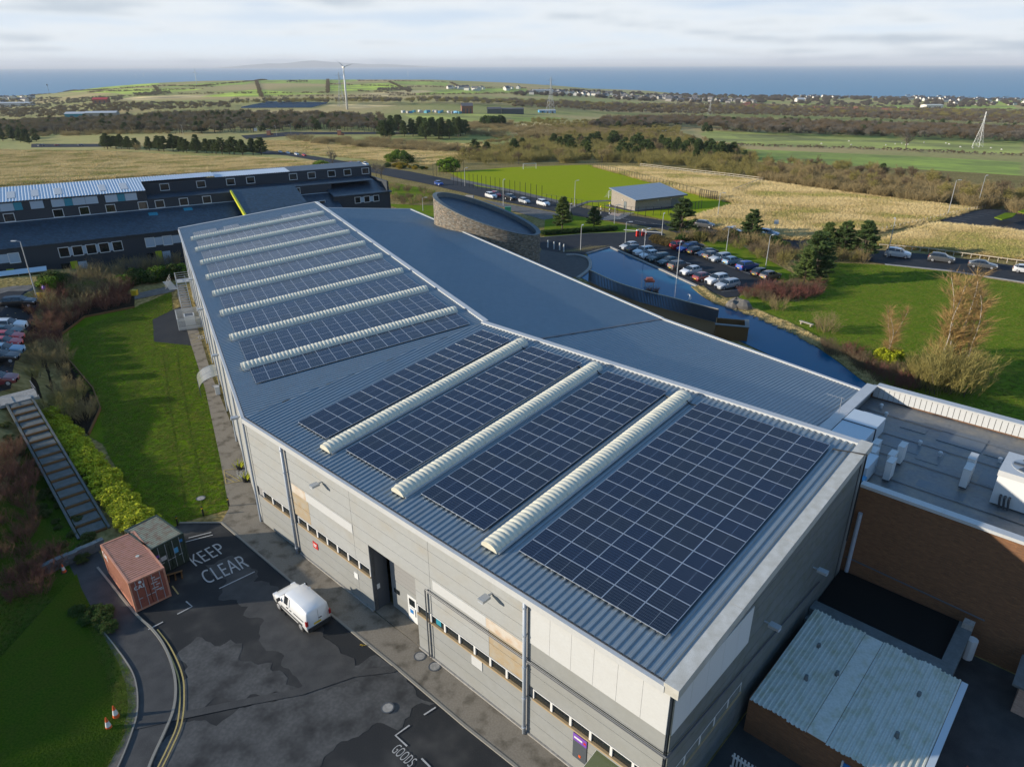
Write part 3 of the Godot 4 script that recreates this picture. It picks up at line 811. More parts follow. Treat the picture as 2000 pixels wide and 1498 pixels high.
func build_markings() -> void:
	var yl: Array = smooth_line(pts([-24.48, -36.38, -22.78, -34.68, -21.14, -32.55, -20.25, -30.77, -19.62, -28.95, -19.49, -27.43, -19.48, -25.41]))
	for sh in [-0.12, 0.12]:
		var b := MB.new()
		ribbon(b, yl, 0.09, 0.09, sh)
		structure("yellow_line", b.mesh(), M.yellow_line)
	marking("bay_line", [[-25.02, -36.48, -24.33, -37.2], [-23.66, -37.94, -22.93, -38.7, -23.59, -39.23], [-26.96, -45.92, -24.71, -47.05], [-21.7, -40.57, -19.71, -42.44], [-26.53, -46.65, -24.97, -47.4]], 0.1, M.white_line, 0.075)
	marking("yellow_line", [[-25.31, -40.87, -24.47, -39.98]], 0.1, M.yellow_line, 0.075)
	marking("bay_line", [[-5.31, -29.5, -4.66, -30.04], [-6.07, -28.79, -6.8, -28.11, -6.03, -27.41], [-5.12, -26.64, -4.58, -26.11]], 0.1, M.white_line, 0.075)
	lettering("KEEP", Vector3(-24.46, 0.08, -43.09), Vector3(-22.75, 0.08, -44.88) - Vector3(-24.46, 0.08, -43.09), 1.6, 2.5, M.white_line)
	lettering("CLEAR", Vector3(-22.78, 0.08, -41.04), Vector3(-20.44, 0.08, -43.01) - Vector3(-22.78, 0.08, -41.04), 1.75, 3.2, M.white_line)
	lettering("GOODS", Vector3(-6.9, 0.08, -27.1), Vector3(-5.7, 0.08, -26.05) - Vector3(-6.9, 0.08, -27.1), 0.62, 1.55, M.white_line)
	# hatched keep clear boxes beside the hall
	for q in [[[-27.51, -57, -26.06, -57.46], [-26.45, -54.68, -24.4, -55.45], [-27.51, -57, -26.45, -54.68], [-27.23, -56.63, -25.36, -55.19], [-27.02, -55.82, -25.74, -54.94]], [[-46.02, -93.53, -44.25, -94.98], [-44.68, -90.51, -43.03, -92.07], [-45.69, -92.91, -43.33, -92.48], [-44.87, -91.29, -44.05, -93.92]]]:
		marking("yellow_line", q, 0.08, M.yellow_line, 0.13)
	lettering("KEEP", Vector3(-25.99, 0.13, -57.06), Vector3(-25.17, 0.13, -54.99) - Vector3(-25.99, 0.13, -57.06), 0.55, 1.5, M.white_line)
	lettering("CLEAR", Vector3(-26.3, 0.13, -56.97), Vector3(-25.39, 0.13, -54.82) - Vector3(-26.3, 0.13, -56.97), 0.55, 1.6, M.white_line)
	lettering("KEEP", Vector3(-44.91, 0.13, -93.38), Vector3(-43.16, 0.13, -90.16) - Vector3(-44.91, 0.13, -93.38), 0.7, 1.6, M.white_line)
	# zebra crossing and centre lines of the road
	for i in 6:
		var a := Vector2(21.54, -174.58).lerp(Vector2(26.38, -184.03), i / 5.0)
		marking("crossing_stripe", [[a.x, a.y, a.x + 6.0, a.y - 1.9]], 0.55, M.white_line, 0.16)
	marking("road_line", [[26.1, -178.4, 29.6, -175.4], [30.6, -173.9, 32.9, -171.0], [34.0, -170.3, 36.4, -167.6], [27.5, -170.2, 30.6, -166.3], [31.4, -165.7, 34.8, -162.8]], 0.15, M.white_line, 0.15)
	var zone := MB.new()
	zone = sheet([26.6, -186.5, 28.9, -184.1, 27.4, -180.0, 25.5, -183.2], 0.17)
	structure("tactile_paving", zone.mesh(), M.brick_pink)
	# bays
	for i in 8:
		var a := Vector2(23.43, -146.4).lerp(Vector2(36.33, -111.74), (i + 0.5) / 8.0); var d := Vector2(4.2, -1.2)
		marking("bay_line", [[a.x, a.y, a.x + d.x, a.y + d.y]], 0.1, M.white_line, 0.12)
	marking("bay_line", [[34.09, -148.09, 42.38, -127.92, 45.7, -120.07]], 0.12, M.white_line, 0.12)
	for i in 9:
		var a := Vector2(109.97, -178.65).lerp(Vector2(132.61, -197.92), i / 8.0); var b := Vector2(112.23, -175.17).lerp(Vector2(138.24, -197.02), i / 8.0)
		marking("bay_line", [[a.x, a.y, b.x, b.y]], 0.12, M.white_line, 0.13)
	for i in 9:
		var a := Vector2(9.87, -143.03).lerp(Vector2(16.48, -147.42), i / 8.0)
		marking("hatching", [[a.x, a.y, a.x + 4.5, a.y + 1.5], [a.x + 4.5, a.y, a.x, a.y + 1.5]], 0.09, M.yellow_line, 0.10)
	for i in 5:
		var a := Vector2(-72.36, -93.65).lerp(Vector2(-71.73, -99.17), i / 4.0)
		marking("hatching", [[a.x, a.y, a.x - 3, a.y + 4]], 0.1, M.yellow_line, 0.09)
	# manhole covers
	for q in [Vector3(-6.08, 0, -33.99), Vector3(-5.03, 0, -33.13), Vector3(-7.54, 0, -29.98), Vector3(-27.83, 0, -52.35), Vector3(-35.81, 0, -76.36)]:
		var b := MB.new()
		b.tube(Vector3(0, 0, 0), Vector3(0, 0.012, 0), 0.33, 0.32, 14)
		var o := thing("manhole_cover", "round manhole cover set flush in the paving", "manhole", q + Vector3(0, 0.105, 0), 0, "manhole covers")
		part(o, "cover", b.mesh(), M.concrete)
		b = MB.new()
		for i in 16:
			var t := TAU * i / 16; var t2 := TAU * (i + 1) / 16
			b.bar(Vector3(cos(t) * 0.37, 0.008, sin(t) * 0.37), Vector3(cos(t2) * 0.37, 0.008, sin(t2) * 0.37), 0.07, 0.016)
		part(o, "ring", b.mesh(), M.dark_steel)


func ragged(flat: Array, up: float) -> MB:   # a sheet with a broken edge
	var p := pts(flat)
	var n := FastNoiseLite.new(); n.seed = 21; n.frequency = 0.35; n.fractal_octaves = 4
	var out := []
	for i in p.size():
		var a: Vector2 = p[i]; var b: Vector2 = p[(i + 1) % p.size()]
		var k := maxi(int(a.distance_to(b) / 0.3), 1)
		var side := (b - a).orthogonal().normalized()
		for m in k:
			var q := a.lerp(b, float(m) / k)
			q += side * n.get_noise_2d(q.x, q.y) * 1.6 * minf(1.0, 4.0 * minf(m, k - m) / k)
			out.append(q.x); out.append(q.y)
	return sheet(out, up)


# points of the two wings, measured from the foot of the wall under KINK: u along, v across (up the roof), h up
func near_at(u: float, v: float, h: float) -> Vector3:
	return UN * u + VN * v + Vector3(0, h, 0)

func far_at(u: float, v: float, h: float) -> Vector3:
	return UF * u + VF * v + Vector3(0, h, 0)

func roof_h(v: float) -> float:
	return 10.14 + RISE * v

func slab(b: MB, f: Callable, u0: float, u1: float, v0: float, v1: float, h0: float, h1: float) -> void:
	b.hexa([f.call(u0, v0, h0), f.call(u1, v0, h0), f.call(u1, v1, h0), f.call(u0, v1, h0), f.call(u0, v0, h1), f.call(u1, v0, h1), f.call(u1, v1, h1), f.call(u0, v1, h1)])

func slab_mesh(f: Callable, u0: float, u1: float, v0: float, v1: float, h0: float, h1: float) -> ArrayMesh:
	var b := MB.new()
	slab(b, f, u0, u1, v0, v1, h0, h1)
	return b.mesh()

# profiled sheet: ribs run along v between v0 and v1 (callables of u), at the height top(u, v)
func profiled(f: Callable, u0: float, u1: float, pitch: float, deep: float, v0: Callable, v1: Callable, top: Callable) -> ArrayMesh:
	var b := MB.new()
	var u := u0
	while u < u1 - 0.01:
		var w := minf(pitch, u1 - u)
		var xs := [u, u + w * 0.5, u + w * 0.62, u + w * 0.88, u + w]
		var hs := [0.0, 0.0, deep, deep, 0.0]
		for i in 4:
			var a: float = xs[i]; var c: float = xs[i + 1]
			var a0: float = v0.call(a); var a1: float = v1.call(a); var c0: float = v0.call(c); var c1: float = v1.call(c)
			if a1 - a0 < 0.02 and c1 - c0 < 0.02: continue
			b.quad(f.call(a, a0, top.call(a, a0) + hs[i]), f.call(c, c0, top.call(c, c0) + hs[i + 1]), f.call(c, c1, top.call(c, c1) + hs[i + 1]), f.call(a, a1, top.call(a, a1) + hs[i]))
		u += pitch
	return b.mesh()


func cladding(o: Node3D, f: Callable, u0: float, u1: float, rows: Array, mat: Material, out := 0.0, low_mat: Material = null, low_top := 0.0) -> void:
	for i in rows.size() - 1:
		part(o, "cladding_panel", slab_mesh(f, u0 + 0.012, u1 - 0.012, -0.05 - out, 0.0, rows[i] + 0.012, rows[i + 1] - 0.012), low_mat if low_mat and rows[i + 1] <= low_top else mat)


func window_strip(o: Node3D, f: Callable, u0: float, u1: float, h0: float, h1: float, n: int) -> void:
	var w := (u1 - u0) / n
	for i in n:
		var a := u0 + i * w
		var g := part(o, "window", slab_mesh(f, a, a + w - 0.002, 0.04, 0.07, h0, h1), M.glass_dark)
		var b := MB.new()
		slab(b, f, a, a + 0.07, -0.06, 0.03, h0, h1)
		slab(b, f, a + w - 0.075, a + w - 0.005, -0.06, 0.03, h0, h1)
		slab(b, f, a + 0.07, a + w - 0.075, -0.055, 0.03, h1 - 0.06, h1)
		part(g, "frame", b.mesh(), M.white_frame)
	part(o, "window_sill", slab_mesh(f, u0, u1, -0.13, 0.03, h0 - 0.10, h0 - 0.005), M.rusty_sill)


func wall_lamp(o: Node3D, f: Callable, u: float, h: float) -> void:
	var b := MB.new()
	slab(b, f, u - 0.22, u + 0.22, -0.95, -0.35, h - 0.06, h + 0.10)
	slab(b, f, u - 0.05, u + 0.05, -0.35, -0.04, h - 0.01, h + 0.06)
	var l := part(o, "flood_lamp", b.mesh(), M.galvanised)
	part(l, "lens", slab_mesh(f, u - 0.18, u + 0.18, -0.97, -0.5, h - 0.075, h - 0.062), M.lamp_glass)


func build_hall() -> void:
	M.rusty_sill = plain(0.33, 0.24, 0.13, 0.8)
	var o := thing("sports_hall", "long bent hall with grey panel walls and blue-grey ribbed roofs carrying solar arrays", "building", Vector3(KINK.x, 0, KINK.z))
	# roofs
	var top := func(_u: float, v: float) -> float: return roof_h(v)
	part(o, "roof", profiled(near_at, 0.0, 38.2, 0.42, 0.075, func(_u): return 0.0, func(u): return minf(23.4, maxf(u, 0.0) * 7.55), top), M.roof)
	part(o, "roof", profiled(far_at, 0.0, 77.9, 0.42, 0.075, func(_u): return 0.0, func(u): return minf(23.4, maxf(u, 0.0) * 4.53), top), M.roof)
	# the lower roof beyond the ridge wall
	var low := func(_u: float, v: float) -> float: return 9.9 - 0.1 * (v - 23.4)
	part(o, "lower_roof", profiled(near_at, 3.1, 33.3, 0.36, 0.05, func(_u): return 23.45, func(u): return minf(23.45 + maxf(u - 3.1, 0) * 5.5, lerpf(48.9, 42.6, (u - 7.7) / 25.0)), low), M.roof_back)
	part(o, "lower_roof", profiled(far_at, 5.2, 88.0, 0.36, 0.05, func(_u): return 23.45, func(u): return minf(23.45 + maxf(u - 5.2, 0) * 5.6, lerpf(48.7, 44.4, (u - 9.7) / 78.0)), low), M.roof_back)
	var b := MB.new()
	b.bar(near_at(3.2, 23.6, 9.97), near_at(7.7, 48.9, 7.42), 0.3, 0.05)
	part(o, "roof_joint_strip", b.mesh(), M.dark_steel)
	b = MB.new()
	b.bar(near_at(7.7, 49.0, 7.42), near_at(32.7, 42.7, 8.02), 0.32, 0.22)
	b.bar(far_at(9.75, 48.75, 7.42), far_at(88.1, 44.5, 7.85), 0.32, 0.22)
	b.bar(far_at(88.1, 44.5, 7.85), far_at(88.1, 23.4, 9.95), 0.32, 0.22)
	part(o, "eaves_trim", b.mesh(), M.flashing)
	# back walls under the lower roof and the wall up to the ridge
	b = MB.new()
	b.quad(near_at(7.7, 48.8, 0), near_at(32.5, 42.6, 0), near_at(32.5, 42.6, 7.9), near_at(7.7, 48.8, 7.35))
	b.quad(far_at(9.7, 48.6, 0), far_at(88, 44.4, 0), far_at(88, 44.4, 7.75), far_at(9.7, 48.6, 7.35))
	b.quad(far_at(88, 44.4, 0), far_at(88, 23.4, 0), far_at(88, 23.4, 9.85), far_at(88, 44.4, 7.75))
	b.quad(near_at(3.1, 23.43, 0), near_at(38.3, 23.43, 0), near_at(38.3, 23.43, 12.6), near_at(3.1, 23.43, 12.6))
	b.quad(far_at(5.2, 23.43, 0), far_at(88, 23.43, 0), far_at(78, 23.43, 12.6), far_at(5.2, 23.43, 12.6))
	b.quad(far_at(77.9, 0, 0), far_at(77.9, 23.4, 0), far_at(77.9, 23.4, 12.55), far_at(77.9, 0, 10.1))
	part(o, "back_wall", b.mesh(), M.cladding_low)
	# ridge and verge trims
	b = MB.new()
	b.hexa([near_at(3.15, 23.05, 12.5), near_at(38.4, 23.05, 12.5), near_at(38.4, 23.6, 12.5), near_at(3.1, 23.6, 12.5), near_at(3.15, 23.05, 12.72), near_at(38.4, 23.05, 12.72), near_at(38.4, 23.6, 12.72), near_at(3.1, 23.6, 12.72)])
	b.hexa([far_at(5.1, 23.05, 12.5), far_at(78.2, 23.05, 12.5), far_at(78.2, 23.6, 12.5), far_at(5.2, 23.6, 12.5), far_at(5.1, 23.05, 12.72), far_at(78.2, 23.05, 12.72), far_at(78.2, 23.6, 12.72), far_at(5.2, 23.6, 12.72)])
	part(o, "ridge_trim", b.mesh(), M.flashing)
	b = MB.new()
	b.hexa([far_at(77.7, -0.2, 10.0), far_at(78.1, -0.2, 10.0), far_at(78.1, 23.0, 12.4), far_at(77.7, 23.0, 12.4), far_at(77.7, -0.2, 10.3), far_at(78.1, -0.2, 10.3), far_at(78.1, 23.0, 12.7), far_at(77.7, 23.0, 12.7)])
	part(o, "verge_trim", b.mesh(), M.flashing)
	# coping of the gable: four lengths
	for i in 4:
		var v0 := -0.25 + i * 5.95; var v1 := v0 + 5.93
		b = MB.new()
		b.hexa([near_at(38.0, v0, roof_h(v0) - 0.35), near_at(38.75, v0, roof_h(v0) - 0.35), near_at(38.75, v1, roof_h(v1) - 0.35), near_at(38.0, v1, roof_h(v1) - 0.35), near_at(38.0, v0, roof_h(v0) + 0.22), near_at(38.75, v0, roof_h(v0) + 0.22), near_at(38.75, v1, roof_h(v1) + 0.22), near_at(38.0, v1, roof_h(v1) + 0.22)])
		part(o, "gable_coping", b.mesh(), M.coping)
	# eaves: fascia and gutter
	b = MB.new()
	slab(b, near_at, -0.02, 38.05, -0.28, -0.05, 9.72, 10.12)
	slab(b, far_at, 0.02, 78.0, -0.28, -0.05, 9.72, 10.12)
	part(o, "fascia", b.mesh(), M.flashing)
	b = MB.new()
	slab(b, near_at, 0.0, 38.0, -0.045, 0.06, 9.9, 10.15)
	slab(b, far_at, 0.0, 77.7, -0.045, 0.06, 9.9, 10.15)
	part(o, "gutter", b.mesh(), M.gutter)
	# near wing: backing wall round the goods door, then the panels
	b = MB.new()
	slab(b, near_at, 0.0, 15.4, 0.08, 0.3, 0.0, 9.9)
	slab(b, near_at, 20.25, 38.3, 0.08, 0.3, 0.0, 9.9)
	slab(b, near_at, 15.4, 20.25, 0.08, 0.3, 5.9, 9.9)
	part(o, "wall", b.mesh(), M.joint)
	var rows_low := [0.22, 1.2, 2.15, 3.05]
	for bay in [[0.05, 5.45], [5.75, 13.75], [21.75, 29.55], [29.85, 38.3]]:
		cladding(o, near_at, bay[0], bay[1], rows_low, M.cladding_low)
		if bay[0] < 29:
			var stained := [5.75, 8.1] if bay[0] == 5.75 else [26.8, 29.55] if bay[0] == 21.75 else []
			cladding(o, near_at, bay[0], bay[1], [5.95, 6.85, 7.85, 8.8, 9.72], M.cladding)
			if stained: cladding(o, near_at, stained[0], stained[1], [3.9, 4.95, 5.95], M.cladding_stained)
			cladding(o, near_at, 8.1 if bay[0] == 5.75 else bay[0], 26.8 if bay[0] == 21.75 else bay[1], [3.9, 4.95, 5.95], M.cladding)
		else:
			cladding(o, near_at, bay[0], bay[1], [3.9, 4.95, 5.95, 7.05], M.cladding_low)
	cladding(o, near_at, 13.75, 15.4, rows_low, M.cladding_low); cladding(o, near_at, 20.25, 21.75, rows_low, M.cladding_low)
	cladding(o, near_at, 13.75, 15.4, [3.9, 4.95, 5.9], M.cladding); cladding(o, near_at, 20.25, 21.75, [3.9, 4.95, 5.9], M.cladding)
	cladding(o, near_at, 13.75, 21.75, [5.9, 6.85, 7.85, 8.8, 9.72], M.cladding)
	for q in [[5.45, 5.75], [29.55, 29.85]]:
		part(o, "pilaster_strip", slab_mesh(near_at, q[0], q[1], -0.03, 0.0, 0.2, 9.72), M.joint)
	# pale bands, rust run on some lengths
	for q in [[6.0, 7.9, true], [7.9, 13.72, false], [22.0, 26.6, false], [26.6, 29.5, true]]:
		part(o, "pale_band", slab_mesh(near_at, q[0] + 0.01, q[1], -0.075, -0.052, 5.98, 6.72), M.rusty_panel if q[2] else M.white_panel, Transform3D(), "band stained with rust" if q[2] else "")
	for i in 6:
		part(o, "white_panel", slab_mesh(near_at, 29.9 + i * 1.4 + 0.008, 31.3 + i * 1.4 - 0.008, -0.075, 0.0, 7.06, 9.7), M.white_panel)
	window_strip(o, near_at, 0.95, 5.4, 3.16, 3.84, 3)
	window_strip(o, near_at, 6.2, 15.35, 3.16, 3.84, 7)
	window_strip(o, near_at, 20.3, 29.5, 3.16, 3.84, 7)
	window_strip(o, near_at, 30.2, 38.1, 3.16, 3.84, 6)
	# plinth rail along the foot of the wall
	b = MB.new()
	slab(b, near_at, 5.8, 15.3, -0.16, 0.0, 0.10, 0.21); slab(b, near_at, 20.3, 38.3, -0.16, 0.0, 0.10, 0.21)
	part(o, "plinth", b.mesh(), M.concrete)
	# goods entrance: recess, shutter, wicket door
	b = MB.new()
	slab(b, near_at, 15.2, 15.4, 0.0, 1.3, 0.1, 5.9)
	slab(b, near_at, 15.4, 20.25, 0.0, 1.3, 5.86, 5.9)
	part(o, "recess_side", b.mesh(), M.dark_steel)
	part(o, "recess_side", slab_mesh(near_at, 20.25, 20.4, 0.31, 1.3, 0.1, 5.9), M.cladding_low)
	part(o, "recess_floor", slab_mesh(near_at, 15.4, 20.25, -0.02, 1.3, 0.0, 0.12), M.footway)
	for i in 9:
		part(o, "shutter_slat", slab_mesh(near_at, 15.9, 20.25, 1.2, 1.26, 2.65 + i * 0.36, 3.0 + i * 0.36), M.joint)
	var dr := part(o, "door", slab_mesh(near_at, 15.9, 20.25, 1.2, 1.25, 0.12, 2.63), M.cladding_low)
	part(dr, "wicket_door", slab_mesh(near_at, 17.7, 18.65, 1.14, 1.19, 0.14, 2.3), M.white_paint)
	part(dr, "glazing", slab_mesh(near_at, 17.9, 18.45, 1.10, 1.135, 1.55, 2.1), M.glass_dark)
	for u in [16.2, 18.85, 19.6]:
		part(dr, "glazing", slab_mesh(near_at, u, u + 0.55, 1.15, 1.19, 1.6, 1.95), M.glass_dark)
	part(dr, "notice", slab_mesh(near_at, 17.85, 18.5, 1.08, 1.135, 0.75, 1.4), M.white_paint)
	part(dr, "notice_symbol", slab_mesh(near_at, 18.0, 18.34, 1.06, 1.078, 0.95, 1.25), M.blue)
	part(o, "notice", slab_mesh(near_at, 15.405, 15.42, 0.3, 0.55, 1.9, 2.3), M.white_paint)
	# downpipes, conduit, lamps, signs
	for u in [5.6, 29.7]:
		b = MB.new()
		b.tube(near_at(u, -0.24, 0.12), near_at(u, -0.24, 9.75), 0.11, 0.11, 10)
		var dp := part(o, "downpipe", b.mesh(true), M.downpipe)
		for h in [0.6, 2.9, 5.2, 7.5, 9.4]:
			b = MB.new()
			b.tube(near_at(u, -0.24, h), near_at(u, -0.24, h + 0.1), 0.14, 0.14, 10)
			part(dp, "bracket", b.mesh(), M.downpipe)
	b = MB.new()
	b.path([near_at(21.4, -0.2, 0.2), near_at(21.4, -0.2, 5.75), near_at(38.55, -0.2, 5.9), near_at(38.55, 19.0, 4.2)], 0.045)
	b.path([near_at(21.62, -0.2, 0.2), near_at(21.62, -0.2, 5.62), near_at(38.5, -0.2, 5.78)], 0.03)
	part(o, "conduit", b.mesh(), M.dark_steel)
	for q in [[10.5, 8.75], [27.1, 8.72]]: wall_lamp(o, near_at, q[0], q[1])
	for q in [[2.0, 9.3], [17.0, 9.3], [33.0, 9.3], [47.0, 9.3]]: wall_lamp(o, far_at, q[0], q[1])
	sign_plate(o, 8.0, 8.65, 1.9, 2.45, M.red_paint, [])
	part(o, "notice", slab_mesh(near_at, 13.3, 13.75, -0.09, -0.055, 2.0, 2.5), M.white_paint)
	part(o, "notice", slab_mesh(near_at, 25.3, 26.2, -0.09, -0.055, 2.25, 3.0), M.white_panel)
	part(o, "window_poster", slab_mesh(near_at, 22.05, 22.5, 0.01, 0.03, 3.25, 3.7), M.teal)
	# gable wall
	var gable := func(v: float, d: float, h: float) -> Vector3: return near_at(38.4 - d, v, h)
	b = MB.new()
	b.hexa([near_at(38.1, 0.3, 0), near_at(38.32, 0.05, 0), near_at(38.32, 23.9, 0), near_at(38.1, 23.9, 0), near_at(38.1, 0.3, 9.8), near_at(38.32, 0.05, 9.8), near_at(38.32, 23.9, 12.2), near_at(38.1, 23.9, 12.2)])
	part(o, "gable_wall", b.mesh(), M.joint)
	for bay in [[0.1, 8.0], [8.0, 15.9], [15.9, 23.4]]:
		var rows := [0.2, 1.2, 2.15, 3.05, 3.9, 4.9, 5.9, 6.9, 7.9, 8.9, 9.65]
		cladding(o, gable, bay[0], bay[1], rows, M.cladding_mossy, 0.0)
		for i in 2:
			var t0 := 9.67 + i * 0.95
			var lim0: float = roof_h(bay[0]) - 0.38; var lim1: float = roof_h(bay[1]) - 0.38
			b = MB.new()
			var l0 := minf(t0 + 0.92, lim0); var l1 := minf(t0 + 0.92, lim1)
			if l1 > t0 + 0.05:
				b.hexa([gable.call(bay[0] + 0.01, -0.05, t0), gable.call(bay[1] - 0.01, -0.05, t0), gable.call(bay[1] - 0.01, 0.0, t0), gable.call(bay[0] + 0.01, 0.0, t0), gable.call(bay[0] + 0.01, -0.05, maxf(l0, t0)), gable.call(bay[1] - 0.01, -0.05, l1), gable.call(bay[1] - 0.01, 0.0, l1), gable.call(bay[0] + 0.01, 0.0, maxf(l0, t0))])
				part(o, "cladding_panel", b.mesh(), M.cladding_mossy)
	part(o, "gable_end_strip", slab_mesh(gable, 23.42, 23.95, -0.06, 0.1, 0.0, 12.2), M.cladding_low)
	part(o, "expansion_joint", slab_mesh(gable, 22.9, 22.98, -0.09, -0.05, 0.0, 12.1), M.gutter)
	for i in 5:
		part(o, "white_panel", slab_mesh(gable, 0.16 + i * 1.57, 1.71 + i * 1.57, -0.08, -0.052, 6.95, 9.45), M.white_paint)
	window_strip(o, gable, 0.5, 8.2, 3.16, 3.84, 5)
	wall_lamp(o, gable, 10.0, 7.0); wall_lamp(o, gable, 17.2, 6.4)
	# far wing wall along the lawn
	b = MB.new()
	slab(b, far_at, 0.0, 77.8, 0.05, 0.3, 0.0, 9.9)
	part(o, "wall", b.mesh(), M.joint)
	var step := 77.7 / 10
	for i in 10:
		cladding(o, far_at, 0.02 + i * step, 0.02 + (i + 1) * step, [0.2, 2.6, 5.0, 7.4, 9.72], M.cladding)
		b = MB.new()
		b.tube(far_at(0.4 + i * step, -0.2, 0.1), far_at(0.4 + i * step, -0.2, 9.75), 0.09, 0.09, 8)
		part(o, "downpipe", b.mesh(), M.downpipe)
	# barrel rooflights
	var seg := rooflight_segment()
	var end := rooflight_end()
	var ang := atan(RISE)
	for q in [[near_at, UN, VN, 9.5], [near_at, UN, VN, 17.62], [near_at, UN, VN, 25.8], [far_at, UF, VF, 9.72], [far_at, UF, VF, 18.0], [far_at, UF, VF, 26.35], [far_at, UF, VF, 34.5], [far_at, UF, VF, 42.45], [far_at, UF, VF, 50.6], [far_at, UF, VF, 58.95], [far_at, UF, VF, 66.9]]:
		var f: Callable = q[0]
		var z: Vector3 = ((q[2] as Vector3) + Vector3(0, RISE, 0)).normalized()
		var x: Vector3 = q[1]
		var y := z.cross(x)
		if y.y < 0:
			x = -x; y = z.cross(x)
		var basis := Basis(x, y, z)
		var rl := Node3D.new()
		rl.name = "rooflight"
		rl.transform = Transform3D(basis, f.call(q[3], 1.15, roof_h(1.15) + 0.07))
		o.add_child(rl, true)
		for i in 20:
			part(rl, "segment", seg, M.rooflight, Transform3D(Basis(), Vector3(0, 0, 0.1 + i * 1.04)))
		b = MB.new()
		for s in [-1, 1]: b.box(Vector3(s * 0.66, 0.06, 10.5), Vector3(0.1, 0.16, 20.9))
		part(rl, "kerb", b.mesh(), M.flashing)
		part(rl, "end_cap", end, M.rooflight)
		part(rl, "end_cap", end, M.rooflight, Transform3D(Basis(), Vector3(0, 0, 20.9)))
	# overhead cable across the top of the near rooflights
	b = MB.new()
	b.path([near_at(8.6, 21.0, roof_h(21) + 0.1), near_at(9.5, 21.2, roof_h(21) + 0.62), near_at(10.3, 21.2, roof_h(21) + 0.12), near_at(16.8, 21.3, roof_h(21) + 0.1), near_at(17.6, 21.4, roof_h(21) + 0.62), near_at(18.5, 21.3, roof_h(21) + 0.12), near_at(25.0, 21.3, roof_h(21) + 0.1), near_at(25.8, 21.4, roof_h(21) + 0.62), near_at(26.7, 21.3, roof_h(21) + 0.12), near_at(28, 21.6, roof_h(21.6) + 0.1)], 0.05)
	b.path([near_at(36.9, 21.6, roof_h(21.6) + 0.1), near_at(38.9, 21.9, roof_h(22) + 0.28), near_at(38.9, 22.0, 6.0)], 0.05)
	part(o, "cable", b.mesh(), M.black_paint)
	# purple sign by the entrance
	sign_plate(o, 33.1, 34.0, 1.15, 2.95, M.dark_steel, ["purple"])
	# glazed porch at the near entrance
	b = MB.new()
	for u in [34.6, 36.0, 37.4]:
		b.bar(near_at(u, -0.05, 2.75), near_at(u, -1.6, 2.45), 0.07, 0.07)
		b.bar(near_at(u, -1.6, 0.1), near_at(u, -1.6, 2.45), 0.07, 0.07)
	b.bar(near_at(34.6, -1.6, 2.45), near_at(37.4, -1.6, 2.45), 0.07, 0.07)
	var porch := part(o, "porch_frame", b.mesh(), M.white_frame)
	var gl := plain(0.10, 0.12, 0.06, 0.15)
	part(porch, "roof_glass", slab_mesh(func(u, v, h): return near_at(u, v, h + (v + 1.6) * 0.19), 34.6, 37.4, -1.6, -0.05, 2.5, 2.53), gl)


func sign_plate(o: Node3D, u0: float, u1: float, h0: float, h1: float, mat: Material, extra: Array) -> void:
	var s := part(o, "sign", slab_mesh(near_at, u0, u1, -0.1, -0.055, h0, h1), mat)
	if extra:
		part(s, "header", slab_mesh(near_at, u0, u1, -0.115, -0.102, h1 - 0.5, h1), M.purple)
		part(s, "lettering", slab_mesh(near_at, u0 + 0.08, u1 - 0.28, -0.125, -0.116, h1 - 0.32, h1 - 0.2), M.white_paint)
		part(s, "emblem", slab_mesh(near_at, u1 - 0.2, u1 - 0.05, -0.125, -0.116, h1 - 0.34, h1 - 0.18), M.red_paint)
		part(s, "emblem", slab_mesh(near_at, u0 + 0.42, u0 + 0.56, -0.125, -0.102, h0 + 0.25, h0 + 0.42), M.orange)
	else:
		part(s, "lettering", slab_mesh(near_at, u0 + 0.12, u1 - 0.12, -0.115, -0.102, h0 + 0.32, h0 + 0.4), M.white_paint)
		part(s, "lettering", slab_mesh(near_at, u0 + 0.12, u1 - 0.2, -0.115, -0.102, h0 + 0.17, h0 + 0.25), M.white_paint)


func rooflight_segment() -> ArrayMesh:
	var b := MB.new()
	var n := 10; var rings := 15
	for k in rings:
		var z0 := 1.04 * k / rings; var z1 := 1.04 * (k + 1) / rings
		var g0 := 0.055 * absf(sin(z0 * PI / 0.347)) if k != 0 else -0.02
		var g1 := 0.055 * absf(sin(z1 * PI / 0.347)) if k != rings - 1 else -0.02
		for i in n:
			var a0 := PI * i / n; var a1 := PI * (i + 1) / n
			var p := func(a: float, z: float, g: float) -> Vector3: return Vector3(-cos(a) * (0.60 + g), 0.10 + sin(a) * (0.40 + g), z)
			b.quad(p.call(a0, z0, g0), p.call(a1, z0, g0), p.call(a1, z1, g1), p.call(a0, z1, g1))
	return b.mesh(true)

func rooflight_end() -> ArrayMesh:
	var b := MB.new()
	for i in 10:
		var a0 := PI * i / 10; var a1 := PI * (i + 1) / 10
		var p := func(a: float, z: float, k: float) -> Vector3: return Vector3(-cos(a) * 0.62 * k, 0.06 + sin(a) * 0.46 * k, z)
		b.quad(p.call(a0, -0.06, 1.0), p.call(a1, -0.06, 1.0), p.call(a1, 0.12, 1.0), p.call(a0, 0.12, 1.0))
		b.tri(Vector3(0, 0.06, -0.06), p.call(a0, -0.06, 1.0), p.call(a1, -0.06, 1.0))
		b.tri(Vector3(0, 0.06, 0.12), p.call(a0, 0.12, 1.0), p.call(a1, 0.12, 1.0))
	return b.mesh()


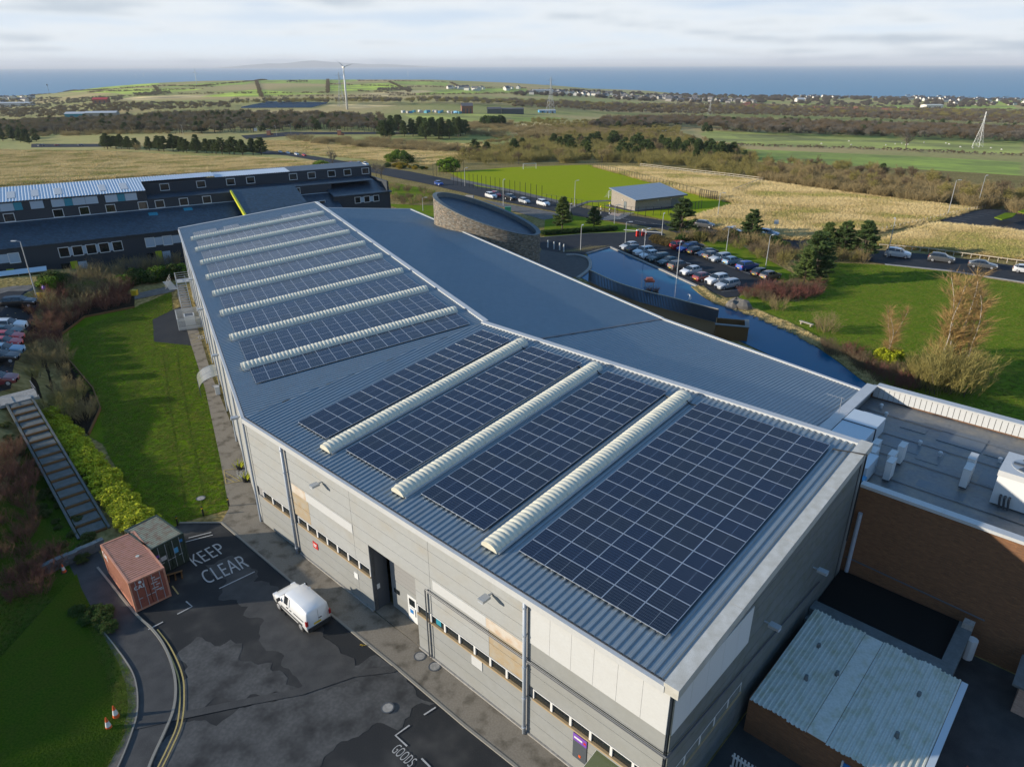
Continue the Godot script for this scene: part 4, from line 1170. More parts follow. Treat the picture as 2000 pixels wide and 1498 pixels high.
func solar_module(long: float, wide: float, shade: int) -> ArrayMesh:   # lies in x (long) and z (wide), face up
	var b := MB.new()
	b.with_uv = true
	b.quad(Vector3(0.015, 0.036, 0.015), Vector3(0.015, 0.036, wide - 0.015), Vector3(long - 0.015, 0.036, wide - 0.015), Vector3(long - 0.015, 0.036, 0.015))
	b.uv = PackedVector2Array([Vector2(0, 0), Vector2(0, 1), Vector2(1, 1), Vector2(0, 0), Vector2(1, 1), Vector2(1, 0)])
	var f := MB.new()
	f.box(Vector3(long / 2, 0.02, 0.010), Vector3(long, 0.044, 0.020)); f.box(Vector3(long / 2, 0.02, wide - 0.010), Vector3(long, 0.044, 0.020))
	f.box(Vector3(0.010, 0.02, wide / 2), Vector3(0.020, 0.044, wide - 0.042)); f.box(Vector3(long - 0.010, 0.02, wide / 2), Vector3(0.020, 0.044, wide - 0.042))
	var m := b.mesh()
	var a := []
	a.resize(Mesh.ARRAY_MAX)
	a[Mesh.ARRAY_VERTEX] = f.v
	m.add_surface_from_arrays(Mesh.PRIMITIVE_TRIANGLES, a)
	m.surface_set_material(0, M.cells[shade])
	m.surface_set_material(1, M.panel_frame)
	return m


func build_solar() -> void:
	var ang := atan(RISE)
	# near wing: rows of modules climb the roof, long side along the eaves
	var places := [["two", near_at, UN, 4.5, 2], ["three", near_at, UN, 10.7, 3], ["three", near_at, UN, 18.85, 3], ["five", near_at, UN, 27.25, 5]]
	var said := ["narrow solar array two modules wide, next to the bend of the hall roof", "solar array three modules wide between the first two rooflights from the bend", "solar array three modules wide between the second and third rooflights from the bend", "widest solar array, five modules wide, beside the gable of the hall"]
	var slope := Vector3(0, RISE, 0)
	for i in 4:
		var q: Array = places[i]
		solar_array(said[i], near_at, UN, VN, q[3], 2.0, q[4], 17, 1.885, 1.172, "solar arrays on the near wing", [])
	var order := ["lowest", "second", "third", "fourth", "fifth", "sixth", "seventh", "eighth", "last"]
	for i in 9:
		var u0: float = [5.45, 10.8, 19.1, 27.4, 35.5, 43.5, 51.7, 60.0, 68.0][i]
		var rows: int = 2 if i == 0 or i == 8 else 3
		var skip := []
		if i == 8: skip = [[1, 6], [1, 7], [1, 8], [1, 9], [1, 10], [1, 11], [1, 3]]
		solar_array("%s strip of solar modules on the far wing, counted from the bend of the hall" % order[i], far_at, UF, VF, u0, 1.7, rows, 17, 1.9, 1.188, "solar strips on the far wing", skip)


func solar_array(label: String, f: Callable, ud: Vector3, vd: Vector3, u0: float, v0: float, cols: int, rows: int, long: float, wide: float, group: String, skip: Array) -> void:
	var at: Vector3 = f.call(u0, v0, roof_h(v0) + 0.17) + Vector3(KINK.x, 0, KINK.z)
	var z := (vd + Vector3(0, RISE, 0)).normalized()
	var x := ud
	var y := z.cross(x)
	var o := thing("solar_array", label, "solar array", at, 0, group)
	var b := Basis(x, y, z)
	var back := 0.0
	if y.y < 0:   # keep the axes right-handed: modules then reach back along -x
		b = Basis(-x, -y, z)
		back = long
	var key := "sm%f" % long
	if not cache.has(key): cache[key] = [solar_module(long - 0.015, wide - 0.015, 0), solar_module(long - 0.015, wide - 0.015, 1), solar_module(long - 0.015, wide - 0.015, 2)]
	for r in rows:
		for c in cols:
			if [c, r] in skip: continue
			part(o, "solar_module", cache[key][rng.randi() % 3], null, Transform3D(b, x * (c * long + back) + z * (r * wide)))
	var rails := MB.new()
	for c in cols:
		for k in [0.25, 0.75]:
			rails.bar(x * ((c + k) * long) - b.y * 0.05, x * ((c + k) * long) + z * (rows * wide + 0.08) - b.y * 0.05, 0.05, 0.07)
	part(o, "mounting_rail", rails.mesh(), M.panel_frame)


func frame_of(at: Vector3, d: Vector3) -> Basis:   # x along d, z to the right of it seen from above
	return Basis(d, Vector3.UP, d.cross(Vector3.UP))


func build_annex() -> void:
	var base := Vector3(KINK.x, 0, KINK.z)
	var o := thing("brick_annex", "tall windowless brown brick block with a flat grey felt roof and white-lined parapet", "building", base)
	var v0 := 24.2; var v1 := 41.7; var u0 := 33.4; var u1 := 68.0
	part(o, "wall", slab_mesh(near_at, 38.0, u1, v0, v0 + 0.35, 0.0, 9.1), M.brick)
	part(o, "wall", slab_mesh(near_at, u0 + 0.3, u1, v1 - 0.3, v1, 0.0, 9.0), M.brick)
	part(o, "wall", slab_mesh(near_at, u1 - 0.3, u1, v0, v1, 0.0, 8.9), M.brick)
	for i in 6:
		part(o, "coping", slab_mesh(near_at, 38.45 + i * 5.0, 43.44 + i * 5.0, v0 - 0.12, v0 + 0.5, 9.1, 9.32), M.flashing)
	part(o, "felt_roof", slab_mesh(near_at, 33.8, u1 - 0.3, v0 + 0.36, v1 - 0.3, 7.9, 8.2), M.felt)
	var r := RandomNumberGenerator.new(); r.seed = 5
	for i in 14:
		var a := 36.0 + (i % 5) * 3.6 + r.randf() * 1.5; var b0 := 27.0 + (i / 5) * 4.6 + r.randf() * 2
		part(o, "felt_patch", slab_mesh(near_at, a, a + r.randf_range(1.2, 3.4), b0, b0 + r.randf_range(1.0, 3.2), 8.2, 8.204 + i * 0.004), M.felt_patch if i % 2 else M.felt)
	for i in 4:
		part(o, "felt_seam", slab_mesh(near_at, 34.4, u1 - 1, 28.0 + i * 3.5, 28.15 + i * 3.5, 8.27, 8.28), M.felt_patch)
	# parapet towards the lower roof
	part(o, "parapet", slab_mesh(near_at, u0, u0 + 0.35, 27.5, v1 - 0.31, 7.0, 9.25), M.cladding_low)
	part(o, "parapet_coping", slab_mesh(near_at, u0 - 0.12, u0 + 0.75, 26.6, v1 - 0.4, 9.25, 9.42), M.flashing)
	# rear parapet lined with white ribbed sheet
	part(o, "parapet", slab_mesh(near_at, u0 + 0.36, u1, v1 - 0.29, v1 + 0.1, 9.0, 9.3), M.cladding_low)
	for i in 60:
		part(o, "lining_sheet", slab_mesh(near_at, u0 + 0.55 + i * 0.42, u0 + 0.93 + i * 0.42, v1 - 0.42, v1 - 0.31, 8.35, 9.3), M.white_panel)
	part(o, "parapet_coping", slab_mesh(near_at, u0 + 0.7, u1, v1 - 0.5, v1 + 0.3, 9.31, 9.46), M.flashing)
	# hanging grey pipe and cable along the brick
	var b := MB.new()
	b.tube(near_at(38.9, v0 - 0.2, 2.2), near_at(38.9, v0 - 0.2, 7.2), 0.14, 0.14, 8)
	part(o, "downpipe", b.mesh(), M.downpipe)
	b = MB.new()
	b.path([near_at(38.6, v0 - 0.1, 3.3), near_at(47.3, v0 - 0.1, 2.9)], 0.05)
	part(o, "cable", b.mesh(), M.dark_steel)
	# plant on the flat roof
	roof_plant()
	# flat black roof in the corner
	o = thing("flat_roofed_store", "low store with a black flat roof inside a wide grey parapet", "building", base)
	part(o, "wall", slab_mesh(near_at, 38.6, 46.5, 18.4, 24.0, 0.0, 2.0), M.brick)
	part(o, "roof", slab_mesh(near_at, 38.5, 46.2, 19.2, 24.15, 2.0, 2.06), M.black_roof)
	part(o, "parapet", slab_mesh(near_at, 38.5, 46.9, 18.2, 19.2, 1.6, 2.5), M.lead)
	part(o, "parapet", slab_mesh(near_at, 46.1, 46.9, 19.21, 23.6, 1.6, 2.5), M.lead)
	part(o, "ledge", slab_mesh(near_at, 38.5, 47.2, 17.6, 18.19, 1.4, 2.0), M.lead)
	part(o, "chimney_stack", slab_mesh(near_at, 46.3, 46.9, 23.0, 23.6, 2.51, 2.9), M.concrete)
	b = MB.new()
	b.tube(near_at(47.1, 22.6, 0.8), near_at(47.1, 22.6, 2.3), 0.32, 0.32, 10)
	part(o, "tank", b.mesh(), M.white_panel)
	# outhouse under the corrugated sheets
	o = thing("corrugated_outhouse", "low brown brick outhouse under a pale lichen-stained corrugated roof", "building", base)
	part(o, "wall", slab_mesh(near_at, 38.9, 47.6, 8.6, 17.4, 0.0, 2.7), M.brick)
	var width := 8.4 / 8
	for i in 8:
		var a := 39.0 + i * width
		if i == 3:
			part(o, "roof_sheet", slab_mesh(func(u, v, h): return near_at(u, v, h + (v - 8.4) * 0.03), a + 0.02, a + width - 0.02, 8.4, 17.5, 2.84, 2.88), M.asbestos, Transform3D(), "smooth sheet without ribs")
			continue
		part(o, "roof_sheet", profiled(near_at, a, a + width, 0.262, 0.075, func(_u): return 8.4 if i % 2 else 8.33, func(_u): return 17.5 if i % 2 else 17.62, func(_u, v): return 2.82 + (v - 8.4) * 0.03), M.asbestos)
	part(o, "verge_board", slab_mesh(near_at, 47.42, 47.75, 8.3, 17.6, 2.72, 3.0), M.white_cladding)
	part(o, "door", slab_mesh(near_at, 44.2, 45.15, 8.52, 8.58, 0.05, 2.1), M.blue)
	part(o, "door_frame", slab_mesh(near_at, 44.1, 44.19, 8.5, 8.58, 0.05, 2.2), M.white_paint)
	for q in [[40.4, 14.6], [40.8, 11.7], [42.0, 13.2], [45.9, 14.8], [45.8, 11.2]]:
		b = MB.new()
		b.tube(near_at(q[0], q[1], 2.95), near_at(q[0], q[1], 3.3), 0.13, 0.10, 8)
		part(o, "vent_stub", b.mesh(), M.lead)
	# pink shed at the edge of the rear yard
	o = thing("pink_shed", "small shed of pink blockwork with a dark flat lid by the brick block", "building", base)
	part(o, "wall", slab_mesh(near_at, 50.0, 54.5, 20.6, 22.8, 0.0, 2.2), M.brick_pink)
	part(o, "roof", slab_mesh(near_at, 49.6, 54.7, 20.2, 23.2, 2.2, 2.35), M.lead)
	part(o, "door", slab_mesh(near_at, 51.6, 53.0, 20.5, 20.59, 0.05, 2.0), M.timber)
	structure("rear_yard", slab_mesh(func(u, v, h): return base + near_at(u, v, h), 38.5, 62.0, 2.0, 24.0, 0.02, 0.06), M.asphalt_dark)
	cone(base + near_at(49.0, 14.0, 0.065), 1.0, "weathered orange traffic cone standing in the rear yard")
	# white paling fence and a white cabin by the gable
	o = thing("paling_fence", "white paling fence between the gable and the brick outhouse", "fence", base)
	for i in 22:
		part(o, "pale", slab_mesh(near_at, 39.6 + i * 0.2, 39.7 + i * 0.2, 5.6, 5.63, 0.07, 1.6), M.white_paint)
	part(o, "rail", slab_mesh(near_at, 39.5, 44.0, 5.64, 5.70, 0.4, 0.5), M.white_paint)
	part(o, "rail", slab_mesh(near_at, 39.5, 44.0, 5.64, 5.70, 1.2, 1.3), M.white_paint)
	o = thing("white_store_box", "white metal store box behind the paling fence", "box", base)
	part(o, "body", slab_mesh(near_at, 40.6, 43.4, 2.6, 4.6, 0.07, 1.5), M.white_paint)
	part(o, "lid", slab_mesh(near_at, 40.5, 43.5, 2.5, 4.7, 1.5, 1.58), M.white_panel)


func roof_plant() -> void:
	var base := Vector3(KINK.x, 0, KINK.z)
	var ac := func(u: float, v: float, du: float, dv: float, h: float, label: String) -> void:
		var o := thing("condenser_unit", label, "air conditioner", base + near_at(u, v, 8.3), 0, "condenser units on the flat roof")
		part(o, "casing", slab_mesh(near_at, 0, du, 0, dv, 0.12, h), M.white_paint)
		part(o, "top", slab_mesh(near_at, -0.02, du + 0.02, -0.02, dv + 0.02, h, h + 0.04), M.white_panel)
		for k in 2:
			var b := MB.new()
			var cy := 0.12 + (h - 0.12) * (0.27 + 0.46 * k)
			b.tube(near_at(-0.03, dv * 0.5, cy), near_at(-0.005, dv * 0.5, cy), 0.26, 0.26, 12)
			part(o, "fan_grille", b.mesh(), M.galvanised)
		part(o, "foot", slab_mesh(near_at, 0, du, 0.05, 0.15, 0, 0.12), M.dark_steel)
		part(o, "foot", slab_mesh(near_at, 0, du, dv - 0.15, dv - 0.05, 0, 0.12), M.dark_steel)
	ac.call(37.6, 28.2, 0.42, 1.0, 1.45, "white upright condenser beside the metal duct on the flat roof")
	ac.call(37.3, 29.8, 0.42, 1.0, 1.35, "white upright condenser farther along the metal duct on the flat roof")
	ac.call(39.0, 27.4, 0.42, 1.0, 1.5, "white condenser nearest the brick wall in the row of three")
	ac.call(38.7, 28.8, 0.42, 1.0, 1.35, "white condenser in the middle of the row of three")
	ac.call(38.9, 30.4, 0.42, 1.0, 1.45, "white condenser at the far end of the row of three")
	ac.call(43.2, 30.0, 0.45, 1.2, 1.5, "white condenser standing alone with its twin amid the flat roof, near one")
	ac.call(43.1, 31.6, 0.45, 1.1, 1.6, "white condenser standing alone with its twin amid the flat roof, far one")
	var o := thing("air_handling_duct", "large boxy sheet metal ductwork against the ridge wall on the flat roof", "ductwork", base + near_at(34.3, 27.6, 8.22))
	part(o, "duct", slab_mesh(near_at, 0.2, 2.6, 1.6, 6.6, 0.5, 1.7), M.white_cladding)
	part(o, "duct", slab_mesh(near_at, 0.6, 2.2, 6.62, 8.0, 0.3, 1.1), M.white_cladding)
	part(o, "duct", slab_mesh(near_at, 2.4, 4.0, -1.9, 0.5, 0.2, 1.5), M.white_cladding)
	part(o, "bend", slab_mesh(near_at, 2.62, 3.4, 0.6, 2.4, 0.25, 1.2), M.white_cladding)
	part(o, "hood", slab_mesh(near_at, 2.3, 4.1, -2.6, -1.92, 0.15, 0.9), M.sky_blue)
	part(o, "flange", slab_mesh(near_at, 0.12, 2.68, 4.0, 4.08, 0.44, 1.76), M.dark_steel)
	o = thing("air_handling_box", "large white air handling box with a round fan opening on top", "air conditioner", base + near_at(45.2, 29.4, 8.22))
	part(o, "casing", slab_mesh(near_at, 0, 3.4, 0, 3.2, 0.1, 2.2), M.white_paint)
	var b := MB.new()
	b.hexa([near_at(-0.05, -0.05, 2.2), near_at(3.45, -0.05, 2.2), near_at(3.45, 3.25, 2.2), near_at(-0.05, 3.25, 2.2), near_at(-0.05, -0.05, 2.6), near_at(3.45, -0.05, 2.6), near_at(3.45, 3.25, 2.6), near_at(-0.05, 3.25, 2.6)])
	part(o, "top", b.mesh(), M.white_panel)
	b = MB.new()
	b.tube(near_at(1.5, 1.6, 2.6), near_at(1.5, 1.6, 2.64), 1.1, 1.1, 18)
	part(o, "fan_ring", b.mesh(), M.galvanised)
	for i in 6:
		var t := TAU * i / 6
		b = MB.new()
		b.bar(near_at(1.5, 1.6, 2.7), near_at(1.5 + cos(t) * 1.0, 1.6 + sin(t) * 1.0, 2.68), 0.3, 0.02)
		part(o, "fan_blade", b.mesh(), M.dark_steel)
	b = MB.new()
	for i in 3: b.path([near_at(0.5 + i * 0.25, -0.02, 0.9), near_at(0.5 + i * 0.25, -0.3, 0.8), near_at(0.6 + i * 0.25, -0.35, 0.1)], 0.07)
	part(o, "pipe", b.mesh(), M.gutter)
	var k := 0
	for q in [[36.0, 38.2], [39.5, 34.8], [41.1, 34.0], [44.6, 36.0], [35.2, 39.6]]:
		b = MB.new()
		b.tube(Vector3(0, 0, 0), Vector3(0, 0.3, 0), 0.1, 0.1, 8); b.tube(Vector3(0, 0.3, 0), Vector3(0, 0.42, 0), 0.17, 0.12, 8)
		var p := thing("vent_cowl", "small capped vent pipe standing on the flat felt roof", "vent", base + near_at(q[0], q[1], 8.21), 0, "vent cowls on the flat roof")
		part(p, "cowl", b.mesh(), M.white_panel)
	o = thing("tv_aerial", "thin television aerial on a mast at the parapet of the lower roof", "aerial", base + near_at(33.6, 33.5, 9.42))
	b = MB.new()
	b.tube(Vector3.ZERO, Vector3(0, 1.5, 0), 0.03, 0.03, 5)
	part(o, "mast", b.mesh(), M.steel)
	b = MB.new()
	b.bar(near_at(-1.2, 0, 1.4), near_at(0.2, 0, 1.4), 0.03, 0.03)
	for i in 8: b.bar(near_at(-1.2 + i * 0.18, -0.25, 1.4), near_at(-1.2 + i * 0.18, 0.25, 1.4), 0.02, 0.02)
	part(o, "boom", b.mesh(), M.steel)


# the long slate-hung building: s along it, w back from its front
const SD := Vector3(0.848, 0, -0.530)
const SW := Vector3(-0.530, 0, -0.848)
func slate_at(s: float, w: float, h: float) -> Vector3:
	return SD * s + SW * w + Vector3(0, h, 0)


func slate_window(o: Node3D, s: float, w: float, h: float, wide := 1.5, tall := 1.3, mat: Material = null) -> void:
	var g := part(o, "window", slab_mesh(slate_at, s - wide / 2, s + wide / 2, w - 0.06, w - 0.02, h - tall / 2, h + tall / 2), mat if mat else M.glass_dark)
	var b := MB.new()
	slab(b, slate_at, s - wide / 2 - 0.1, s - wide / 2, w - 0.14, w - 0.01, h - tall / 2 - 0.1, h + tall / 2 + 0.1)
	slab(b, slate_at, s + wide / 2, s + wide / 2 + 0.1, w - 0.14, w - 0.01, h - tall / 2 - 0.1, h + tall / 2 + 0.1)
	slab(b, slate_at, s - wide / 2, s + wide / 2, w - 0.14, w - 0.01, h + tall / 2, h + tall / 2 + 0.1)
	slab(b, slate_at, s - wide / 2, s + wide / 2, w - 0.2, w - 0.01, h - tall / 2 - 0.1, h - tall / 2)
	part(g, "frame", b.mesh(), M.white_frame)


func build_slate_building() -> void:
	var o := thing("slate_building", "long dark slate-clad teaching block with stepped roofs and small white-framed windows", "building", Vector3(-88.44, 0, -119.46))
	var s0 := -34.0
	part(o, "front_wall", slab_mesh(slate_at, s0, 62.0, 0.0, 0.4, 0.0, 6.5), M.slate_wall)
	var b := MB.new()
	b.hexa([slate_at(s0, -0.35, 6.35), slate_at(62, -0.35, 6.35), slate_at(62, 7.8, 9.35), slate_at(s0, 7.8, 9.35), slate_at(s0, -0.35, 6.5), slate_at(62, -0.35, 6.5), slate_at(62, 7.8, 9.5), slate_at(s0, 7.8, 9.5)])
	part(o, "slate_roof", b.mesh(), M.slate)
	part(o, "upper_wall", slab_mesh(slate_at, s0, 62.0, 7.8, 8.2, 9.3, 11.4), M.slate_wall)
	part(o, "sill_flashing", slab_mesh(slate_at, s0, 62.0, 7.6, 7.79, 9.5, 9.6), M.white_cladding)
	part(o, "clerestory_wall", slab_mesh(slate_at, s0, 25.0, 7.85, 8.2, 11.41, 13.1), M.slate_wall)
	part(o, "ledge", slab_mesh(slate_at, 25.0, 72.0, 7.7, 14.0, 11.3, 11.4), M.slate)
	part(o, "top_wall", slab_mesh(slate_at, 25.0, 74.0, 14.0, 14.4, 11.2, 13.7), M.slate_wall)
	part(o, "top_roof", slab_mesh(slate_at, 40.0, 74.0, 14.41, 24.0, 13.2, 13.6), M.slate)
	part(o, "end_wall", slab_mesh(slate_at, 73.6, 74.0, 4.0, 24.0, 0.0, 11.4), M.slate_wall)
	# metal roofs
	part(o, "metal_roof", profiled(slate_at, s0, 25.0, 0.5, 0.06, func(_u): return 7.4, func(_u): return 17.0, func(_u, v): return 13.15 + (v - 7.4) * 0.14), M.zinc)
	part(o, "metal_roof", profiled(slate_at, 25.0, 39.0, 0.5, 0.06, func(_u): return 13.7, func(_u): return 17.0, func(_u, v): return 13.15 + (v - 7.4) * 0.14), M.zinc)
	part(o, "metal_roof", profiled(slate_at, 39.2, 55.0, 0.5, 0.06, func(_u): return 13.9, func(_u): return 18.5, func(_u, v): return 13.75 + (v - 14) * 0.08), M.zinc)
	b = MB.new()
	b.quad(slate_at(s0, 17, 14.5), slate_at(39, 17, 14.5), slate_at(39, 24, 12.5), slate_at(s0, 24, 12.5))
	b.quad(slate_at(s0, 24, 0), slate_at(74, 24, 0), slate_at(74, 24, 12.5), slate_at(s0, 24, 12.5))
	part(o, "rear", b.mesh(), M.slate)
	for i in 11:
		if i == 4 or i == 8: continue
		part(o, "roof_pane", slab_mesh(func(s, w, h): return slate_at(s, w, h + (w - 7.4) * 0.14), -16.0 + i * 3.7, -14.8 + i * 3.7, 9.3, 13.5, 13.21, 13.24), M.white_panel)
	# clerestory panels
	var s := -22.0
	var kinds := [0, 0, 1, 0, 2, 0, 0, 1, 0, 2, 0, 1, 0, 0, 1, 2, 0, 2, 0, 1, 0, 0, 2, 0, 1, 0, 0, 2, 1, 2]
	for k in kinds:
		var wide: float = [2.1, 1.3, 1.2][k]
		if s + wide > 24.9: break
		if k < 2: part(o, "clerestory_panel", slab_mesh(slate_at, s + 0.02, s + wide - 0.02, 7.72, 7.84, 11.5, 12.85), M.pale_pane if k == 0 else M.teal)
		s += wide
	# windows of the upper storeys
	for q in [Vector2(2.07, 10.34), Vector2(9.7, 10.27), Vector2(13.96, 10.3), Vector2(18.37, 10.43), Vector2(23.99, 10.46), Vector2(27.02, 10.46), Vector2(31.44, 10.43), Vector2(35.82, 10.42), Vector2(50.32, 10.56), Vector2(54.17, 10.54)]: slate_window(o, q.x, 7.8, 10.35)
	part(o, "dark_louvre", slab_mesh(slate_at, Vector2(20.65, 10.4).x, Vector2(23.17, 10.44).x, 7.72, 7.79, 9.75, 11.0), M.slate_wall)
	for q in [Vector2(29.15, 12.32), Vector2(36.19, 12.45), Vector2(42.15, 12.37), Vector2(46.31, 12.35), Vector2(55.56, 12.49), Vector2(59.73, 12.5), Vector2(64.37, 12.48), Vector2(68.16, 12.54), Vector2(72.55, 12.56)]: slate_window(o, q.x, 14.0, 12.6, 1.6, 1.2)
	part(o, "dark_louvre", slab_mesh(slate_at, Vector2(47.07, 12.4).x, Vector2(48.81, 12.37).x, 13.92, 13.99, 12.0, 13.2), M.slate_wall)
	# front: strips of windows with pale panels between
	for q in [Vector2(9.08, 5.12), Vector2(11.21, 5.3), Vector2(13.41, 5.3), Vector2(15.49, 5.32), Vector2(17.68, 5.33)]: slate_window(o, q.x, 0.0, 4.7, 1.5, 1.6)
	for q in [Vector2(1.53, 5.21), Vector2(23.22, 5.31), Vector2(26.26, 5.32)]: slate_window(o, q.x, 0.0, 4.7, 1.5, 1.6, M.pale_pane)
	for q in [[Vector2(9.67, 5.23).x, Vector2(17.08, 5.31).x], [Vector2(-3.25, 5.24).x, Vector2(1, 5.2).x], [Vector2(23.76, 5.34).x, Vector2(28.72, 5.32).x]]:
		part(o, "pale_infill", slab_mesh(slate_at, q[0], q[1], -0.03, -0.005, 4.0, 5.5), M.pale_pane)
	for q in [[145, M.lime], [19, M.lime], [310, M.lime]]:
		var sx: float = {145: Vector2(10.12, 1.96).x, 19: Vector2(0.43, 2.63).x, 310: Vector2(24.25, 1.91).x}[q[0]]
		part(o, "door_panel", slab_mesh(slate_at, sx - 0.55, sx + 0.55, -0.2, -0.05, 0.1, 2.9), q[1])
		for k in [-1, 1]:
			part(o, "glazed_door", slab_mesh(slate_at, sx + k * 1.35 - 0.7, sx + k * 1.35 + 0.7, -0.1, -0.04, 0.1, 2.7), M.pale_pane if k > 0 else M.glass_dark)
	for q in [[-6.0, 3.2], [6.0, 2.5], [24.5, 5.5], [31.0, 6.0]]:
		part(o, "roof_window", slab_mesh(func(a, w, h): return slate_at(a, w, h + w * 0.385), q[0], q[0] + 1.6, q[1], q[1] + 1.0, 6.52, 6.56), M.teal)
	# dark pitched link with a lime edge
	b = MB.new()
	b.hexa([slate_at(41, -7, 6.9), slate_at(54, -7, 6.9), slate_at(54, 8.5, 11.5), slate_at(41, 8.5, 11.5), slate_at(41, -7, 7.1), slate_at(54, -7, 7.1), slate_at(54, 8.5, 11.7), slate_at(41, 8.5, 11.7)])
	part(o, "link_roof", b.mesh(), M.slate)
	b = MB.new()
	b.hexa([slate_at(40.6, -7, 6.0), slate_at(40.95, -7, 6.0), slate_at(40.95, 8.0, 11.3), slate_at(40.6, 8.0, 11.3), slate_at(40.6, -7, 7.2), slate_at(40.95, -7, 7.2), slate_at(40.95, 8.0, 11.8), slate_at(40.6, 8.0, 11.8)])
	part(o, "lime_edge", b.mesh(), M.lime)
	# far end: slate slope over a window strip
	b = MB.new()
	b.hexa([slate_at(61, 3.5, 9.0), slate_at(74.5, 3.5, 9.0), slate_at(73, 14, 11.3), slate_at(61, 14, 11.3), slate_at(61, 3.5, 9.2), slate_at(74.5, 3.5, 9.2), slate_at(73, 14, 11.5), slate_at(61, 14, 11.5)])
	part(o, "slate_roof", b.mesh(), M.slate)
	part(o, "front_wall", slab_mesh(slate_at, 61, 74.2, 4.0, 4.4, 0.0, 9.0), M.slate_wall)
	for q in [Vector2(66.42, 7.98), Vector2(68.59, 8), Vector2(70.78, 8.02), Vector2(58.38, 7.87)]: slate_window(o, q.x, 4.0, 7.9, 1.2, 1.2)
	part(o, "pale_infill", slab_mesh(slate_at, Vector2(66.66, 7.96).x, Vector2(70.54, 8.04).x, 3.97, 3.99, 7.3, 8.5), M.pale_pane)


func build_oval_building() -> void:
	# an oval drum of rubble stone cut by a slanting roof
	var o := thing("stone_drum_building", "oval rubble stone drum with a slanting dark slate roof inside its rim", "building", Vector3(-4.66, 0, -131.1))
	var a := 10.3; var c := 6.5; var turn := deg_to_rad(-18.6)
	var ax := Vector3(cos(turn), 0, -sin(turn)); var ay := Vector3(sin(turn), 0, cos(turn))
	var rim := func(t: float, k: float) -> Vector3: return ax * cos(t) * (a - k) + ay * sin(t) * (c - k)
	var top := func(t: float) -> float: return 10.0 - 3.16 * cos(t)
	var n := 72
	var wall := MB.new(); wall.with_uv = true
	var cope := MB.new(); var lin_ := MB.new(); var roof := MB.new()
	var run := 0.0
	for i in n:
		var t0 := TAU * i / n; var t1 := TAU * (i + 1) / n
		var p0: Vector3 = rim.call(t0, 0.0); var p1: Vector3 = rim.call(t1, 0.0)
		var h0: float = top.call(t0); var h1: float = top.call(t1)
		var w := p0.distance_to(p1)
		wall.v.append_array(PackedVector3Array([p0, p1, p1 + Vector3(0, h1, 0), p0, p1 + Vector3(0, h1, 0), p0 + Vector3(0, h0, 0)]))
		var u0 := run / 6.0; var u1 := (run + w) / 6.0
		wall.uv.append_array(PackedVector2Array([Vector2(u0, 0), Vector2(u1, 0), Vector2(u1, -h1 / 6), Vector2(u0, 0), Vector2(u1, -h1 / 6), Vector2(u0, -h0 / 6)]))
		run += w
		var q0: Vector3 = rim.call(t0, 0.75); var q1: Vector3 = rim.call(t1, 0.75)
		var e0: Vector3 = rim.call(t0, -0.08); var e1: Vector3 = rim.call(t1, -0.08)
		cope.hexa([e0 + Vector3(0, h0, 0), e1 + Vector3(0, h1, 0), q1 + Vector3(0, h1, 0), q0 + Vector3(0, h0, 0), e0 + Vector3(0, h0 + 0.12, 0), e1 + Vector3(0, h1 + 0.12, 0), q1 + Vector3(0, h1 + 0.12, 0), q0 + Vector3(0, h0 + 0.12, 0)])
		lin_.quad(q0 + Vector3(0, h0 - 1.0, 0), q1 + Vector3(0, h1 - 1.0, 0), q1 + Vector3(0, h1, 0), q0 + Vector3(0, h0, 0))
		roof.tri(Vector3(0, 9.3, 0), q0 + Vector3(0, h0 - 0.7, 0), q1 + Vector3(0, h1 - 0.7, 0))
	part(o, "stone_wall", wall.mesh(), M.stone)
	part(o, "coping", cope.mesh(), M.lead)
	part(o, "parapet_lining", lin_.mesh(), M.lead)
	part(o, "slate_roof", roof.mesh(), M.slate)
	var b := MB.new()
	b.box(Vector3.ZERO, Vector3(1.6, 0.5, 0.5))
	part(o, "gap_cover", b.mesh(), M.concrete, turned(rim.call(PI * 1.32, 0.3) + Vector3(0, top.call(PI * 1.32) + 0.3, 0), turn))


